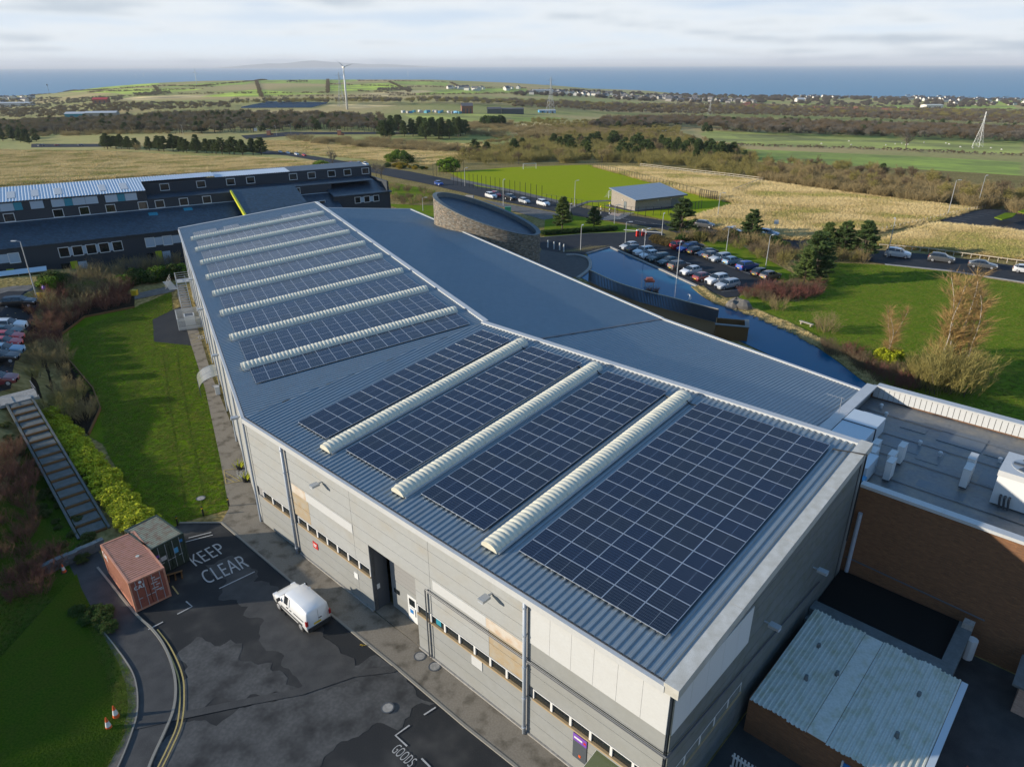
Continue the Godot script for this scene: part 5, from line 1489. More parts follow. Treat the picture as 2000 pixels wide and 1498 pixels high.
func build_pavilion() -> void:
	var a := Vector3(33.11, -0.74, -189.18); var e := Vector3(47.94, -1.11, -197.61); var l := Vector3(29.85, -1.01, -198.19)
	var d := Vector3(e.x - a.x, 0, e.z - a.z); var long := d.length(); d = d.normalized()
	var w := Vector3(d.z, 0, -d.x)
	if w.dot(Vector3(l.x - a.x, 0, l.z - a.z)) < 0: w = -w
	var deep := 10.5
	var o := thing("changing_pavilion", "small brick changing pavilion with a shallow pale metal roof beside the football pitch", "building", a + Vector3(0, -0.4, 0))
	var f := func(s: float, t: float, h: float) -> Vector3: return d * s + w * t + Vector3(0, h, 0)
	var b := MB.new()
	slab(b, f, 0, long, 0, 0.3, 0, 3.4)
	part(o, "front_wall", b.mesh(), M.pale_brick)
	b = MB.new()
	b.hexa([f.call(0, 0.31, 0), f.call(0.3, 0.31, 0), f.call(0.3, deep, 0), f.call(0, deep, 0), f.call(0, 0.31, 3.4), f.call(0.3, 0.31, 3.4), f.call(0.3, deep, 4.9), f.call(0, deep, 4.9)])
	b.hexa([f.call(long - 0.3, 0.31, 0), f.call(long, 0.31, 0), f.call(long, deep, 0), f.call(long - 0.3, deep, 0), f.call(long - 0.3, 0.31, 3.4), f.call(long, 0.31, 3.4), f.call(long, deep, 4.9), f.call(long - 0.3, deep, 4.9)])
	part(o, "end_wall", b.mesh(), M.pale_brick)
	part(o, "rear_wall", slab_mesh(f, 0.3, long - 0.3, deep - 0.3, deep, 0, 4.8), M.pale_brick)
	var n := 12
	for i in n:
		var s0 := -0.6 + (long + 1.2) * i / n; var s1 := -0.6 + (long + 1.2) * (i + 1) / n - 0.05
		b = MB.new()
		b.hexa([f.call(s0, -0.8, 3.35), f.call(s1, -0.8, 3.35), f.call(s1, deep + 0.5, 5.0), f.call(s0, deep + 0.5, 5.0), f.call(s0, -0.8, 3.55), f.call(s1, -0.8, 3.55), f.call(s1, deep + 0.5, 5.2), f.call(s0, deep + 0.5, 5.2)])
		part(o, "roof_sheet", b.mesh(), M.pavilion_roof)
	part(o, "roof_edge", slab_mesh(f, -0.65, long + 0.65, -0.9, -0.82, 3.2, 3.55), M.dark_steel)
	part(o, "double_door", slab_mesh(f, long * 0.74, long * 0.9, -0.04, -0.01, 0.1, 2.7), M.lead)
	part(o, "door", slab_mesh(f, -0.05, -0.01, 3.6, 4.8, 0.2, 2.4), M.lead)
	for s in [0.45, 0.72]: part(o, "lamp", slab_mesh(f, long * s, long * s + 0.3, -0.2, -0.01, 2.6, 2.8), M.white_paint)
	part(o, "lamp", slab_mesh(f, -0.2, -0.01, 5.2, 5.5, 2.5, 2.7), M.white_paint)
	structure("paved_apron", slab_mesh(func(s, t, h): return a + d * s + w * t + Vector3(0, h - 0.35, 0), -1.6, long + 0.6, -1.4, deep + 0.4, 0.2, 0.5), M.asphalt_dark)


func build_pond() -> void:
	structure("pond", sheet([15.3, -139.95, 20.82, -145.53, 24.54, -136.52, 28.6, -126.32, 32.18, -116.78, 33.31, -108.47, 37.35, -102.78, 41.24, -94.12, 43, -84.51, 43.6, -77.19, 44.12, -70.86, 40.05, -69.6, 37.7, -78, 31.53, -91.15, 22.94, -102.21, 18.56, -112.8, 14.41, -118.23, 12.43, -123.1, 14.68, -129.73, 15.47, -135.45], 0.10).mesh(), M.water)
	var b := MB.new()
	ribbon(b, smooth_line(pts([11.05, -138.75, 13.32, -138.72, 15.2, -135.85, 15.01, -130.1, 13.84, -126.16, 11.88, -122.11])), 0.6, 0.35, 0, 0.35)
	structure("pond_edge", b.mesh(), M.concrete)
	b = MB.new()
	ribbon(b, pts([15.3, -139.95, 20.82, -145.53, 28.6, -126.32, 32.18, -116.78]), 0.5, 0.32, 0, 0.32)
	structure("pond_edge", b.mesh(), M.concrete)
	# reedy bank towards the lawn
	b = MB.new()
	ribbon(b, smooth_line(pts([32.18, -116.78, 33.46, -109, 37.5, -103.27, 41.4, -94.54, 43.15, -84.86, 43.74, -77.49, 44.45, -71.52])), 2.2, 0.22, 0, 0.2)
	structure("pond_bank", b.mesh(), M.rough_grass)
	# sunken terrace of boards with its slatted screen
	var o := thing("slatted_screen", "curved dark slatted screen round the terrace between pond and hall", "fence")
	var line: Array = smooth_line(pts([13.71, -120.14, 17.27, -112.81, 20.77, -108.07, 24.88, -103.91, 28.06, -100.49, 30.55, -98.16]), 20)
	for i in line.size():
		var m := MB.new()
		m.box(Vector3(0, 0.9, 0), Vector3(0.16, 2.0, 0.09))
		var q: Vector2 = line[i]
		var nx: Vector2 = line[mini(i + 1, line.size() - 1)] - line[maxi(i - 1, 0)]
		if i == 0: cache["slat"] = m.mesh()
		part(o, "slat", cache["slat"], M.dark_steel, turned(Vector3(q.x, 0.3, q.y), yaw_along(Vector3(nx.x, 0, nx.y))))
	var rail := MB.new()
	for i in line.size() - 1: rail.bar(Vector3(line[i].x, 2.25, line[i].y), Vector3(line[i + 1].x, 2.25, line[i + 1].y), 0.2, 0.1)
	part(o, "rail", rail.mesh(), M.weathered)
	structure("terrace", sheet([13.71, -120.14, 17.27, -112.81, 20.77, -108.07, 24.88, -103.91, 28.06, -100.49, 30.55, -98.16, 28.58, -92.18, 22.57, -96.46, 13.83, -112.85], 0.16).mesh(), M.timber)
	var p := Vector3(28.47, 0, -91.78); var p2 := Vector3(32.7, 0, -90.55)
	var d := Vector3(p2.x - p.x, 0, p2.z - p.z); var long := d.length(); d = d.normalized()
	var w := d.cross(Vector3.UP)
	if w.z > 0: w = -w
	o = thing("timber_pump_house", "small timber-clad box with a dark open top at the end of the terrace", "shed", p)
	var f := func(s: float, t: float, h: float) -> Vector3: return d * s + w * t + Vector3(0, h, 0)
	part(o, "front", slab_mesh(f, 0, long, 0, 0.15, 0, 2.1), M.timber)
	part(o, "side", slab_mesh(f, 0, 0.15, 0.16, 3.2, 0, 2.1), M.timber)
	part(o, "side", slab_mesh(f, long - 0.15, long, 0.16, 3.2, 0, 2.1), M.timber)
	part(o, "back", slab_mesh(f, 0.16, long - 0.16, 3.0, 3.2, 0, 2.1), M.timber)
	part(o, "deck", slab_mesh(f, 0.15, long - 0.15, 0.16, 3.0, 0.6, 0.7), M.timber)
	part(o, "capping", slab_mesh(f, -0.1, long + 0.1, -0.1, 0.5, 2.1, 2.2), M.lead)
	part(o, "capping", slab_mesh(f, long - 0.5, long + 0.1, 0.51, 3.3, 2.1, 2.2), M.lead)
	# rocks, nest boxes and posts in the water
	for q in [Vector3(36, 0, -106.85), Vector3(36.34, 0, -105.8), Vector3(35.06, 0, -105.31), Vector3(36.52, 0, -104.78)]:
		rock(q, 0.9 + rng.randf() * 0.5)
	var nb := thing("duck_raft", "rusty nesting raft with plants on stilts in the pond", "raft", Vector3(23.91, 0, -117.19))
	b = MB.new()
	b.box(Vector3(0, 1.1, 0), Vector3(1.6, 0.35, 1.2)); b.box(Vector3(0, 1.45, 0), Vector3(1.0, 0.35, 0.8))
	part(nb, "platform", b.mesh(), M.container_door)
	for x in [-0.7, 0.7]:
		b = MB.new()
		b.tube(Vector3(x, 0, 0), Vector3(x, 1.0, 0), 0.06, 0.06, 6)
		part(nb, "leg", b.mesh(), M.weathered)
	for q in [Vector3(23.09, 0, -113.61), Vector3(24.25, 0, -113.31)]:
		var pl := thing("floating_planter", "dark floating planter with a tuft of dead stems in the pond", "planter", q, 0, "floating planters")
		b = MB.new()
		b.tube(Vector3(0, 0.05, 0), Vector3(0, 0.5, 0), 0.6, 0.5, 8)
		part(pl, "tub", b.mesh(), M.black_paint)
		part(pl, "stems", tuft_mesh(3), M.twig_red, turned(Vector3(0, 0.4, 0), 0, Vector3(1.6, 1.6, 1.6)))
	var sw := thing("heron_statue", "pale upright bird figure standing in the pond", "statue", Vector3(28.24, 0, -106.67))
	b = MB.new()
	b.tube(Vector3(0, 0.1, 0), Vector3(0, 0.8, 0), 0.04, 0.04, 5)
	b.tube(Vector3(0, 0.8, 0), Vector3(0.25, 1.3, 0), 0.12, 0.25, 7); b.tube(Vector3(0.25, 1.3, 0), Vector3(0.1, 1.9, 0), 0.2, 0.05, 7); b.tube(Vector3(0.1, 1.9, 0), Vector3(-0.25, 1.85, 0), 0.07, 0.01, 5)
	part(sw, "figure", b.mesh(true), M.white_paint)
	var sb := thing("garden_bench", "plain timber bench on the lawn above the pond bank", "bench", Vector3(43.5, 0, -97.13), yaw_along(Vector3(44.05, 0, -96.02) - Vector3(42.85, 0, -97.8)))
	b = MB.new(); b.box(Vector3(0, 0.45, 0), Vector3(2.2, 0.08, 0.45))
	part(sb, "seat", b.mesh(), M.weathered)
	for x in [-0.8, 0.8]:
		b = MB.new(); b.box(Vector3(x, 0.2, 0), Vector3(0.15, 0.42, 0.4))
		part(sb, "leg", b.mesh(), M.weathered)


func rock(at: Vector3, size: float) -> void:
	var b := MB.new()
	var r := RandomNumberGenerator.new(); r.seed = int(at.x * 100) + int(at.z * 37)
	var n := 9; var rows := 5
	var g := []
	for j in rows + 1:
		var row := []
		for i in n:
			var t := TAU * i / n; var e := PI * (j / float(rows) - 0.5)
			var k := size * r.randf_range(0.75, 1.15)
			row.append(Vector3(cos(t) * cos(e) * k, sin(e) * k * 0.8, sin(t) * cos(e) * k))
		g.append(row)
	for j in rows:
		for i in n: b.quad(g[j][i], g[j][(i + 1) % n], g[j + 1][(i + 1) % n], g[j + 1][i])
	var o := thing("boulder", "grey boulder in the pile at the edge of the pond", "rock", at + Vector3(0, size * 0.35, 0), r.randf() * TAU, "boulders by the pond")
	part(o, "stone", b.mesh(), M.gravel)


# ---------------------------------------------------------------- plants (meshes are made once and shared)
func ribbon_twig(b: MB, a: Vector3, c: Vector3, w: float, r: RandomNumberGenerator) -> void:
	var side := (c - a).cross(Vector3(r.randf_range(-1, 1), r.randf_range(-1, 1), r.randf_range(-1, 1))).normalized() * w
	b.tri(a - side, a + side, c)

func grow(tr: MB, tw: MB, p: Vector3, d: Vector3, length: float, rad: float, depth: int, most: int, r: RandomNumberGenerator, lift: float, twig_w: float, kids: int) -> void:
	var e := p + d * length
	if depth <= 1: tr.tube(p, e, rad, rad * 0.65, 5, false)
	elif depth == 2: tr.tube(p, e, rad, rad * 0.5, 3, false)
	else: ribbon_twig(tw, p, e, maxf(rad, twig_w), r)
	if depth >= most: return
	var n := kids + (r.randi() % 2)
	for i in n:
		var t := r.randf_range(0.35, 1.0) if i > 0 else 1.0
		var nd := (d + Vector3(r.randf_range(-1, 1), r.randf_range(-0.5, 0.8) + lift, r.randf_range(-1, 1)) * 0.75).normalized()
		grow(tr, tw, p.lerp(e, t), nd, length * r.randf_range(0.62, 0.85), rad * 0.55, depth + 1, most, r, lift, twig_w, kids)

# a leafless tree about 1 m tall in all, scaled when placed: [trunk mesh, crown mesh]
func bare_tree(variant: int) -> Array:
	var key := "bare%d" % variant
	if cache.has(key): return cache[key]
	var r := RandomNumberGenerator.new(); r.seed = 100 + variant
	var tr := MB.new(); var tw := MB.new()
	grow(tr, tw, Vector3.ZERO, Vector3(r.randf_range(-0.1, 0.1), 1, r.randf_range(-0.1, 0.1)).normalized(), 0.30, 0.022, 0, 6, r, 0.22, 0.0032, 3)
	cache[key] = [tr.mesh(), tw.mesh()]
	return cache[key]

# a birch: several slim stems and fine hanging twigs
func birch(variant: int) -> Array:
	var key := "birch%d" % variant
	if cache.has(key): return cache[key]
	var r := RandomNumberGenerator.new(); r.seed = 300 + variant
	var tr := MB.new(); var tw := MB.new()
	for s in 3:
		var p := Vector3(r.randf_range(-0.03, 0.03), 0, r.randf_range(-0.03, 0.03))
		var d := Vector3(r.randf_range(-0.22, 0.22), 1, r.randf_range(-0.22, 0.22)).normalized()
		var rad := 0.0075
		for k in 9:
			var e := p + d * 0.1
			tr.tube(p, e, rad, rad * 0.85, 5, false)
			rad *= 0.85
			for j in 6:
				var bd := (d * 0.8 + Vector3(r.randf_range(-1, 1), r.randf_range(0.1, 0.9), r.randf_range(-1, 1))).normalized()
				var bl := r.randf_range(0.09, 0.2) * (1.0 - k * 0.06)
				var q := p.lerp(e, r.randf())
				ribbon_twig(tw, q, q + bd * bl, 0.0026, r)
				for m in 22:
					var q2 := q + bd * bl * r.randf_range(0.3, 1.0)
					ribbon_twig(tw, q2, q2 + (bd + Vector3(r.randf_range(-0.8, 0.8), r.randf_range(-0.4, 0.7), r.randf_range(-0.8, 0.8))).normalized() * r.randf_range(0.05, 0.14), 0.0012, r)
			p = e
			d = (d + Vector3(r.randf_range(-0.1, 0.1), 0.05, r.randf_range(-0.1, 0.1))).normalized()
	cache[key] = [tr.mesh(), tw.mesh()]
	return cache[key]

# a leafless shrub, 1 m tall and about as wide: [stems, twigs]
func bare_shrub(variant: int) -> Array:
	var key := "shrub%d" % variant
	if cache.has(key): return cache[key]
	var r := RandomNumberGenerator.new(); r.seed = 500 + variant
	var st := MB.new(); var tw := MB.new()
	for s in 46:
		var t := r.randf() * TAU
		var p := Vector3(cos(t), 0, sin(t)) * r.randf_range(0.0, 0.35)
		var d := Vector3(cos(t) * r.randf_range(0.1, 0.7), 1.0, sin(t) * r.randf_range(0.1, 0.7)).normalized()
		var l := r.randf_range(0.5, 0.95)
		if s < 8: st.tube(p, p + d * l * 0.6, 0.012, 0.006, 3, false)
		ribbon_twig(tw, p, p + d * l, 0.006, r)
		for j in 14:
			var q := p + d * l * r.randf_range(0.3, 1.0)
			var e := q + (d + Vector3(r.randf_range(-1, 1), r.randf_range(-0.2, 0.9), r.randf_range(-1, 1)) * 0.8).normalized() * r.randf_range(0.1, 0.3)
			ribbon_twig(tw, q, e, 0.0048, r)
			for m in 2: ribbon_twig(tw, q.lerp(e, r.randf_range(0.3, 1)), e + Vector3(r.randf_range(-1, 1), r.randf_range(-0.2, 1), r.randf_range(-1, 1)) * 0.08, 0.004, r)
	cache[key] = [st.mesh(), tw.mesh()]
	return cache[key]

func leaf_face(b: MB, p: Vector3, s: float, r: RandomNumberGenerator, up := 0.4) -> void:
	var n := Vector3(r.randf_range(-1, 1), r.randf_range(-0.6, 1) + up, r.randf_range(-1, 1)).normalized()
	var x := n.cross(Vector3(r.randf_range(-1, 1), r.randf_range(-1, 1), r.randf_range(-1, 1))).normalized() * s
	var y := n.cross(x).normalized() * s * 0.55
	b.quad(p - x, p + y, p + x, p - y)

# an evergreen shrub, 1 m tall: [stem, foliage]
func leafy_shrub(variant: int, leaf_size := 0.035, leaves := 2600) -> Array:
	var key := "leafy%d" % variant
	if cache.has(key): return cache[key]
	var r := RandomNumberGenerator.new(); r.seed = 700 + variant
	var st := MB.new(); var fo := MB.new()
	st.tube(Vector3.ZERO, Vector3(0, 0.5, 0), 0.05, 0.02, 5, false)
	var clumps := []
	for i in 26:
		var t := r.randf() * TAU; var e := r.randf_range(-0.2, 1.0)
		var rad := sqrt(1 - minf(e * e, 0.96)) * 0.46
		clumps.append([Vector3(cos(t) * rad, 0.42 + e * 0.42, sin(t) * rad), r.randf_range(0.10, 0.20)])
	for i in 8: clumps.append([Vector3(r.randf_range(-0.3, 0.3), r.randf_range(0.1, 0.6), r.randf_range(-0.3, 0.3)), 0.22])
	for i in leaves:
		var c: Array = clumps[r.randi() % clumps.size()]
		var d := Vector3(r.randf_range(-1, 1), r.randf_range(-1, 1), r.randf_range(-1, 1)).normalized()
		leaf_face(fo, c[0] + d * c[1] * pow(r.randf(), 0.35), leaf_size * r.randf_range(0.7, 1.3), r)
	cache[key] = [st.mesh(), fo.mesh()]
	return cache[key]

# a pine, 1 m tall: [trunk, needles]
func pine(variant: int) -> Array:
	var key := "pine%d" % variant
	if cache.has(key): return cache[key]
	var r := RandomNumberGenerator.new(); r.seed = 900 + variant
	var tr := MB.new(); var ne := MB.new()
	tr.tube(Vector3.ZERO, Vector3(0, 0.95, 0), 0.022, 0.004, 6, false)
	var h := 0.14
	while h < 0.97:
		var reach := (0.36 if variant % 2 else 0.27) * pow(1.02 - h, 0.6) * r.randf_range(0.75, 1.15)
		for i in 6:
			var t := r.randf() * TAU
			var d := Vector3(cos(t), r.randf_range(0.1, 0.5), sin(t)).normalized()
			var e := Vector3(0, h, 0) + d * reach
			tr.tube(Vector3(0, h, 0), e, 0.006, 0.002, 3, false)
			for j in 5:
				var c := Vector3(0, h, 0) + d * reach * (0.4 + 0.16 * j)
				for m in 16:
					var nd := (d + Vector3(r.randf_range(-1, 1), r.randf_range(-0.4, 1.1), r.randf_range(-1, 1))).normalized()
					ribbon_twig(ne, c + Vector3(r.randf_range(-1, 1), r.randf_range(-0.6, 0.8), r.randf_range(-1, 1)) * 0.028, c + nd * r.randf_range(0.045, 0.085), 0.011, r)
		h += r.randf_range(0.035, 0.06)
	cache[key] = [tr.mesh(), ne.mesh()]
	return cache[key]

func tuft_mesh(variant: int) -> ArrayMesh:
	var key := "tuft%d" % variant
	if cache.has(key): return cache[key]
	var r := RandomNumberGenerator.new(); r.seed = 1100 + variant
	var b := MB.new()
	for i in 34:
		var t := r.randf() * TAU
		var p := Vector3(cos(t), 0, sin(t)) * r.randf() * 0.32
		var e := p + Vector3(cos(t) * r.randf_range(0.1, 0.55) + 0.18, r.randf_range(0.25, 0.6), sin(t) * r.randf_range(0.1, 0.55))
		ribbon_twig(b, p, e, 0.035, r)
	cache[key] = b.mesh()
	return cache[key]

func plant(called: String, label: String, category: String, meshes: Array, mats: Array, at: Vector3, tall: float, wide := 1.0, group := "", names_ := ["trunk", "crown"]) -> Node3D:
	var o := thing(called, label, category, at - Vector3(0, 0.05, 0), rng.randf() * TAU, group)
	var t := Transform3D(Basis().scaled(Vector3(tall * wide, tall, tall * wide)), Vector3.ZERO)
	part(o, names_[0], meshes[0], mats[0], t)
	part(o, names_[1], meshes[1], mats[1], t)
	return o

func scatter(flat: Array, n: int, gap := 0.0) -> Array:
	var poly := PackedVector2Array(pts(flat))
	var lo := poly[0]; var hi := poly[0]
	for p in poly:
		lo = Vector2(minf(lo.x, p.x), minf(lo.y, p.y)); hi = Vector2(maxf(hi.x, p.x), maxf(hi.y, p.y))
	var r := []
	var tries := 0
	while r.size() < n and tries < n * 60:
		tries += 1
		var p := Vector2(rng.randf_range(lo.x, hi.x), rng.randf_range(lo.y, hi.y))
		if not inside(p, poly): continue
		if gap > 0:
			var ok := true
			for q in r:
				if q.distance_to(p) < gap:
					ok = false
					break
			if not ok: continue
		r.append(p)
	return r

func mass(called: String, label: String, category: String, mesh: Mesh, mat: Material, places: Array, lo: float, hi: float, wide := 1.0, up := -0.1, tilt := 0.0) -> void:
	var mm := MultiMesh.new()
	mm.transform_format = MultiMesh.TRANSFORM_3D
	mm.mesh = mesh
	mm.instance_count = places.size()
	for i in places.size():
		var s := rng.randf_range(lo, hi)
		var b := Basis(Vector3.UP, rng.randf() * TAU).scaled(Vector3(s * wide, s, s * wide))
		mm.set_instance_transform(i, Transform3D(b, on(places[i].x, places[i].y, up)))
	var o := MultiMeshInstance3D.new()
	o.multimesh = mm
	o.material_override = mat
	o.name = numbered(called)
	add_child(o)
	tag(o, label, category, "", "stuff")


func cone(at: Vector3, s: float, label: String) -> void:
	var o := thing("traffic_cone", label, "traffic cone", at, 0.4, "traffic cones")
	var b := MB.new(); b.box(Vector3(0, 0.03, 0), Vector3(0.42, 0.06, 0.42) * s)
	part(o, "base", b.mesh(), M.rubber)
	b = MB.new(); b.tube(Vector3(0, 0.06, 0), Vector3(0, 0.26, 0) * s, 0.16 * s, 0.125 * s, 12)
	part(o, "lower_cone", b.mesh(), M.orange)
	b = MB.new(); b.tube(Vector3(0, 0.26, 0) * s, Vector3(0, 0.54, 0) * s, 0.125 * s, 0.075 * s, 12)
	part(o, "white_sleeve", b.mesh(), M.white_paint)
	b = MB.new(); b.tube(Vector3(0, 0.54, 0) * s, Vector3(0, 0.78, 0) * s, 0.075 * s, 0.03 * s, 12)
	part(o, "tip", b.mesh(), M.orange)


func build_steps_and_hedges() -> void:
	# broad outdoor steps climbing from the yard to the upper car park
	var lo := Vector3(-34.6, 0.0, -47.3); var hi := Vector3(-52.2, 2.95, -66.4)
	var flat := Vector3(hi.x - lo.x, 0, hi.z - lo.z)
	var d := flat.normalized(); var side := Vector3(-d.z, 0, d.x)
	var n := 17
	var o := thing("stepped_path", "long broad flight of concrete and timber steps beside the clipped hedge", "steps", lo)
	var run := flat.length() / n; var rise := 2.95 / n
	for i in n:
		var c := d * (run * (i + 0.5)) + Vector3(0, rise * (i + 1) - 0.2, 0)
		var b := MB.new(); b.box(c + d * 0.12, Vector3(1.9, 0.40, run - 0.24), Basis(side, Vector3.UP, side.cross(Vector3.UP)))
		part(o, "tread", b.mesh(), M.step_concrete)
		b = MB.new(); b.box(c - d * (run * 0.5 - 0.06) + Vector3(0, 0.0, 0), Vector3(2.0, 0.42, 0.12), Basis(side, Vector3.UP, side.cross(Vector3.UP)))
		part(o, "riser", b.mesh(), M.timber)
	for s in [-1, 1]:
		var b := MB.new()
		b.bar(side * 1.15 * s + Vector3(0, 0.05, 0), flat + side * 1.15 * s + Vector3(0, 2.98, 0), 0.2, 0.22)
		part(o, "edge_kerb", b.mesh(), M.step_concrete)
	o = thing("concrete_landing", "pale concrete landing at the head of the outdoor steps", "landing", hi)
	var b := MB.new(); b.box(d * 1.2 + Vector3(0, -0.06, 0), Vector3(3.6, 0.3, 2.8), Basis(side, Vector3.UP, side.cross(Vector3.UP)))
	part(o, "slab", b.mesh(), M.concrete)
	for s in [-1, 1]:
		o = thing("tubular_handrail", "grey tubular handrail at the head of the steps", "handrail", hi + side * 1.7 * s + d * 1.2, 0, "handrails at the head of the steps")
		b = MB.new()
		b.path([-d * 1.2, -d * 1.2 + Vector3(0, 1.0, 0), d * 1.4 + Vector3(0, 1.0, 0), d * 1.4], 0.04)
		b.path([-d * 1.2 + Vector3(0, 0.5, 0), d * 1.4 + Vector3(0, 0.5, 0)], 0.03)
		part(o, "rail", b.mesh(), M.dark_steel)
	# rubble wall at the foot of the steps
	o = thing("dry_stone_wall", "low dark dry stone wall at the foot of the steps", "wall", Vector3(-34.4, 0, -43.73), yaw_along(Vector3(-33.5, 0, -44.85) - Vector3(-35.18, 0, -42.88)))
	for j in 4:
		for i in 9:
			b = MB.new(); b.box(Vector3.ZERO, Vector3(0.42 + rng.randf() * 0.1, 0.2, 0.45))
			part(o, "stone", b.mesh(), M.lead, turned(Vector3(-2.0 + i * 0.5 + (0.22 if j % 2 else 0.0), 0.12 + j * 0.22, rng.randf_range(-0.06, 0.06)), rng.randf_range(-0.08, 0.08)))
	# clipped lime-green hedge of shrubs
	o = thing("clipped_hedge", "bright yellow-green clipped evergreen hedge running down beside the steps", "hedge", Vector3.ZERO)
	for i in 30:
		var t := i / 29.0
		var p := Vector3(-49.6, 0, -66.8).lerp(Vector3(-31.2, 0, -48.0), t)
		var q := on(p.x + rng.randf_range(-0.3, 0.3), p.z + rng.randf_range(-0.3, 0.3), -0.15)
		var s := rng.randf_range(1.35, 1.85)
		part(o, "bush", leafy_shrub(i % 3, 0.05, 3000)[1], M.leaf_lime, turned(q, rng.randf() * TAU, Vector3(s * 1.45, s, s * 1.45)))


func container(o: Node3D, side: Material, roof: Material, door: Material, long := 6.06, wide := 2.44, tall := 2.59) -> void:
	# x along its length (doors at +x), y up, z across
	var frame := MB.new()
	for x in [0.06, long - 0.06]:
		for z in [-wide / 2 + 0.06, wide / 2 - 0.06]: frame.box(Vector3(x, tall / 2, z), Vector3(0.13, tall, 0.13))
	for z in [-wide / 2 + 0.06, wide / 2 - 0.06]:
		frame.box(Vector3(long / 2, 0.08, z), Vector3(long - 0.27, 0.16, 0.13)); frame.box(Vector3(long / 2, tall - 0.04, z), Vector3(long - 0.27, 0.08, 0.13))
	for x in [0.06, long - 0.06]:
		frame.box(Vector3(x, 0.08, 0), Vector3(0.13, 0.16, wide - 0.27)); frame.box(Vector3(x, tall - 0.06, 0), Vector3(0.13, 0.12, wide - 0.27))
	part(o, "frame", frame.mesh(), side)
	# corrugated roof, sides and blind end
	var id := func(u: float, v: float, h: float) -> Vector3: return Vector3(u, h, v)
	part(o, "roof", profiled(id, 0.14, long - 0.14, 0.25, 0.035, func(_u): return -wide / 2 + 0.12, func(_u): return wide / 2 - 0.12, func(_u, _v): return tall - 0.05), roof)
	for s in [-1, 1]:
		var f := func(u: float, v: float, h: float) -> Vector3: return Vector3(u, v, s * (wide / 2 - 0.05 + h))
		part(o, "side", profiled(f, 0.12, long - 0.12, 0.28, 0.04, func(_u): return 0.15, func(_u): return tall - 0.08, func(_u, _v): return -0.03), side)
	var g := func(u: float, v: float, h: float) -> Vector3: return Vector3(0.05 - h, v, u)
	part(o, "end", profiled(g, -wide / 2 + 0.1, wide / 2 - 0.1, 0.28, 0.04, func(_u): return 0.15, func(_u): return tall - 0.1, func(_u, _v): return -0.02), side)
	for s in [-1, 1]:
		var dm := MB.new()
		dm.box(Vector3(long - 0.03, tall / 2, s * 0.57), Vector3(0.05, tall - 0.28, 1.1))
		for h in 4: dm.box(Vector3(long + 0.004, 0.42 + h * 0.58, s * 0.57), Vector3(0.03, 0.3, 0.98))
		var d := part(o, "door", dm.mesh(), door)
		for k in [0.28, 0.82]:
			var bm := MB.new()
			bm.tube(Vector3(long + 0.05, 0.12, s * k), Vector3(long + 0.05, tall - 0.1, s * k), 0.022, 0.022, 6)
			bm.box(Vector3(long + 0.06, 1.0, s * (k - 0.1)), Vector3(0.03, 0.05, 0.3))
			part(d, "lock_rod", bm.mesh(), M.galvanised)


func text_plate(o: Node3D, text: String, at: Transform3D, tall: float, mat: Material, called := "lettering", bold := false) -> void:
	var t := TextMesh.new()
	var f := SystemFont.new()
	f.font_names = PackedStringArray(["Droid Sans"])
	if bold: f.font_weight = 700
	t.font = f; t.text = text; t.font_size = 48; t.pixel_size = tall / 34.0; t.depth = 0.006
	part(o, called, t, mat, at)


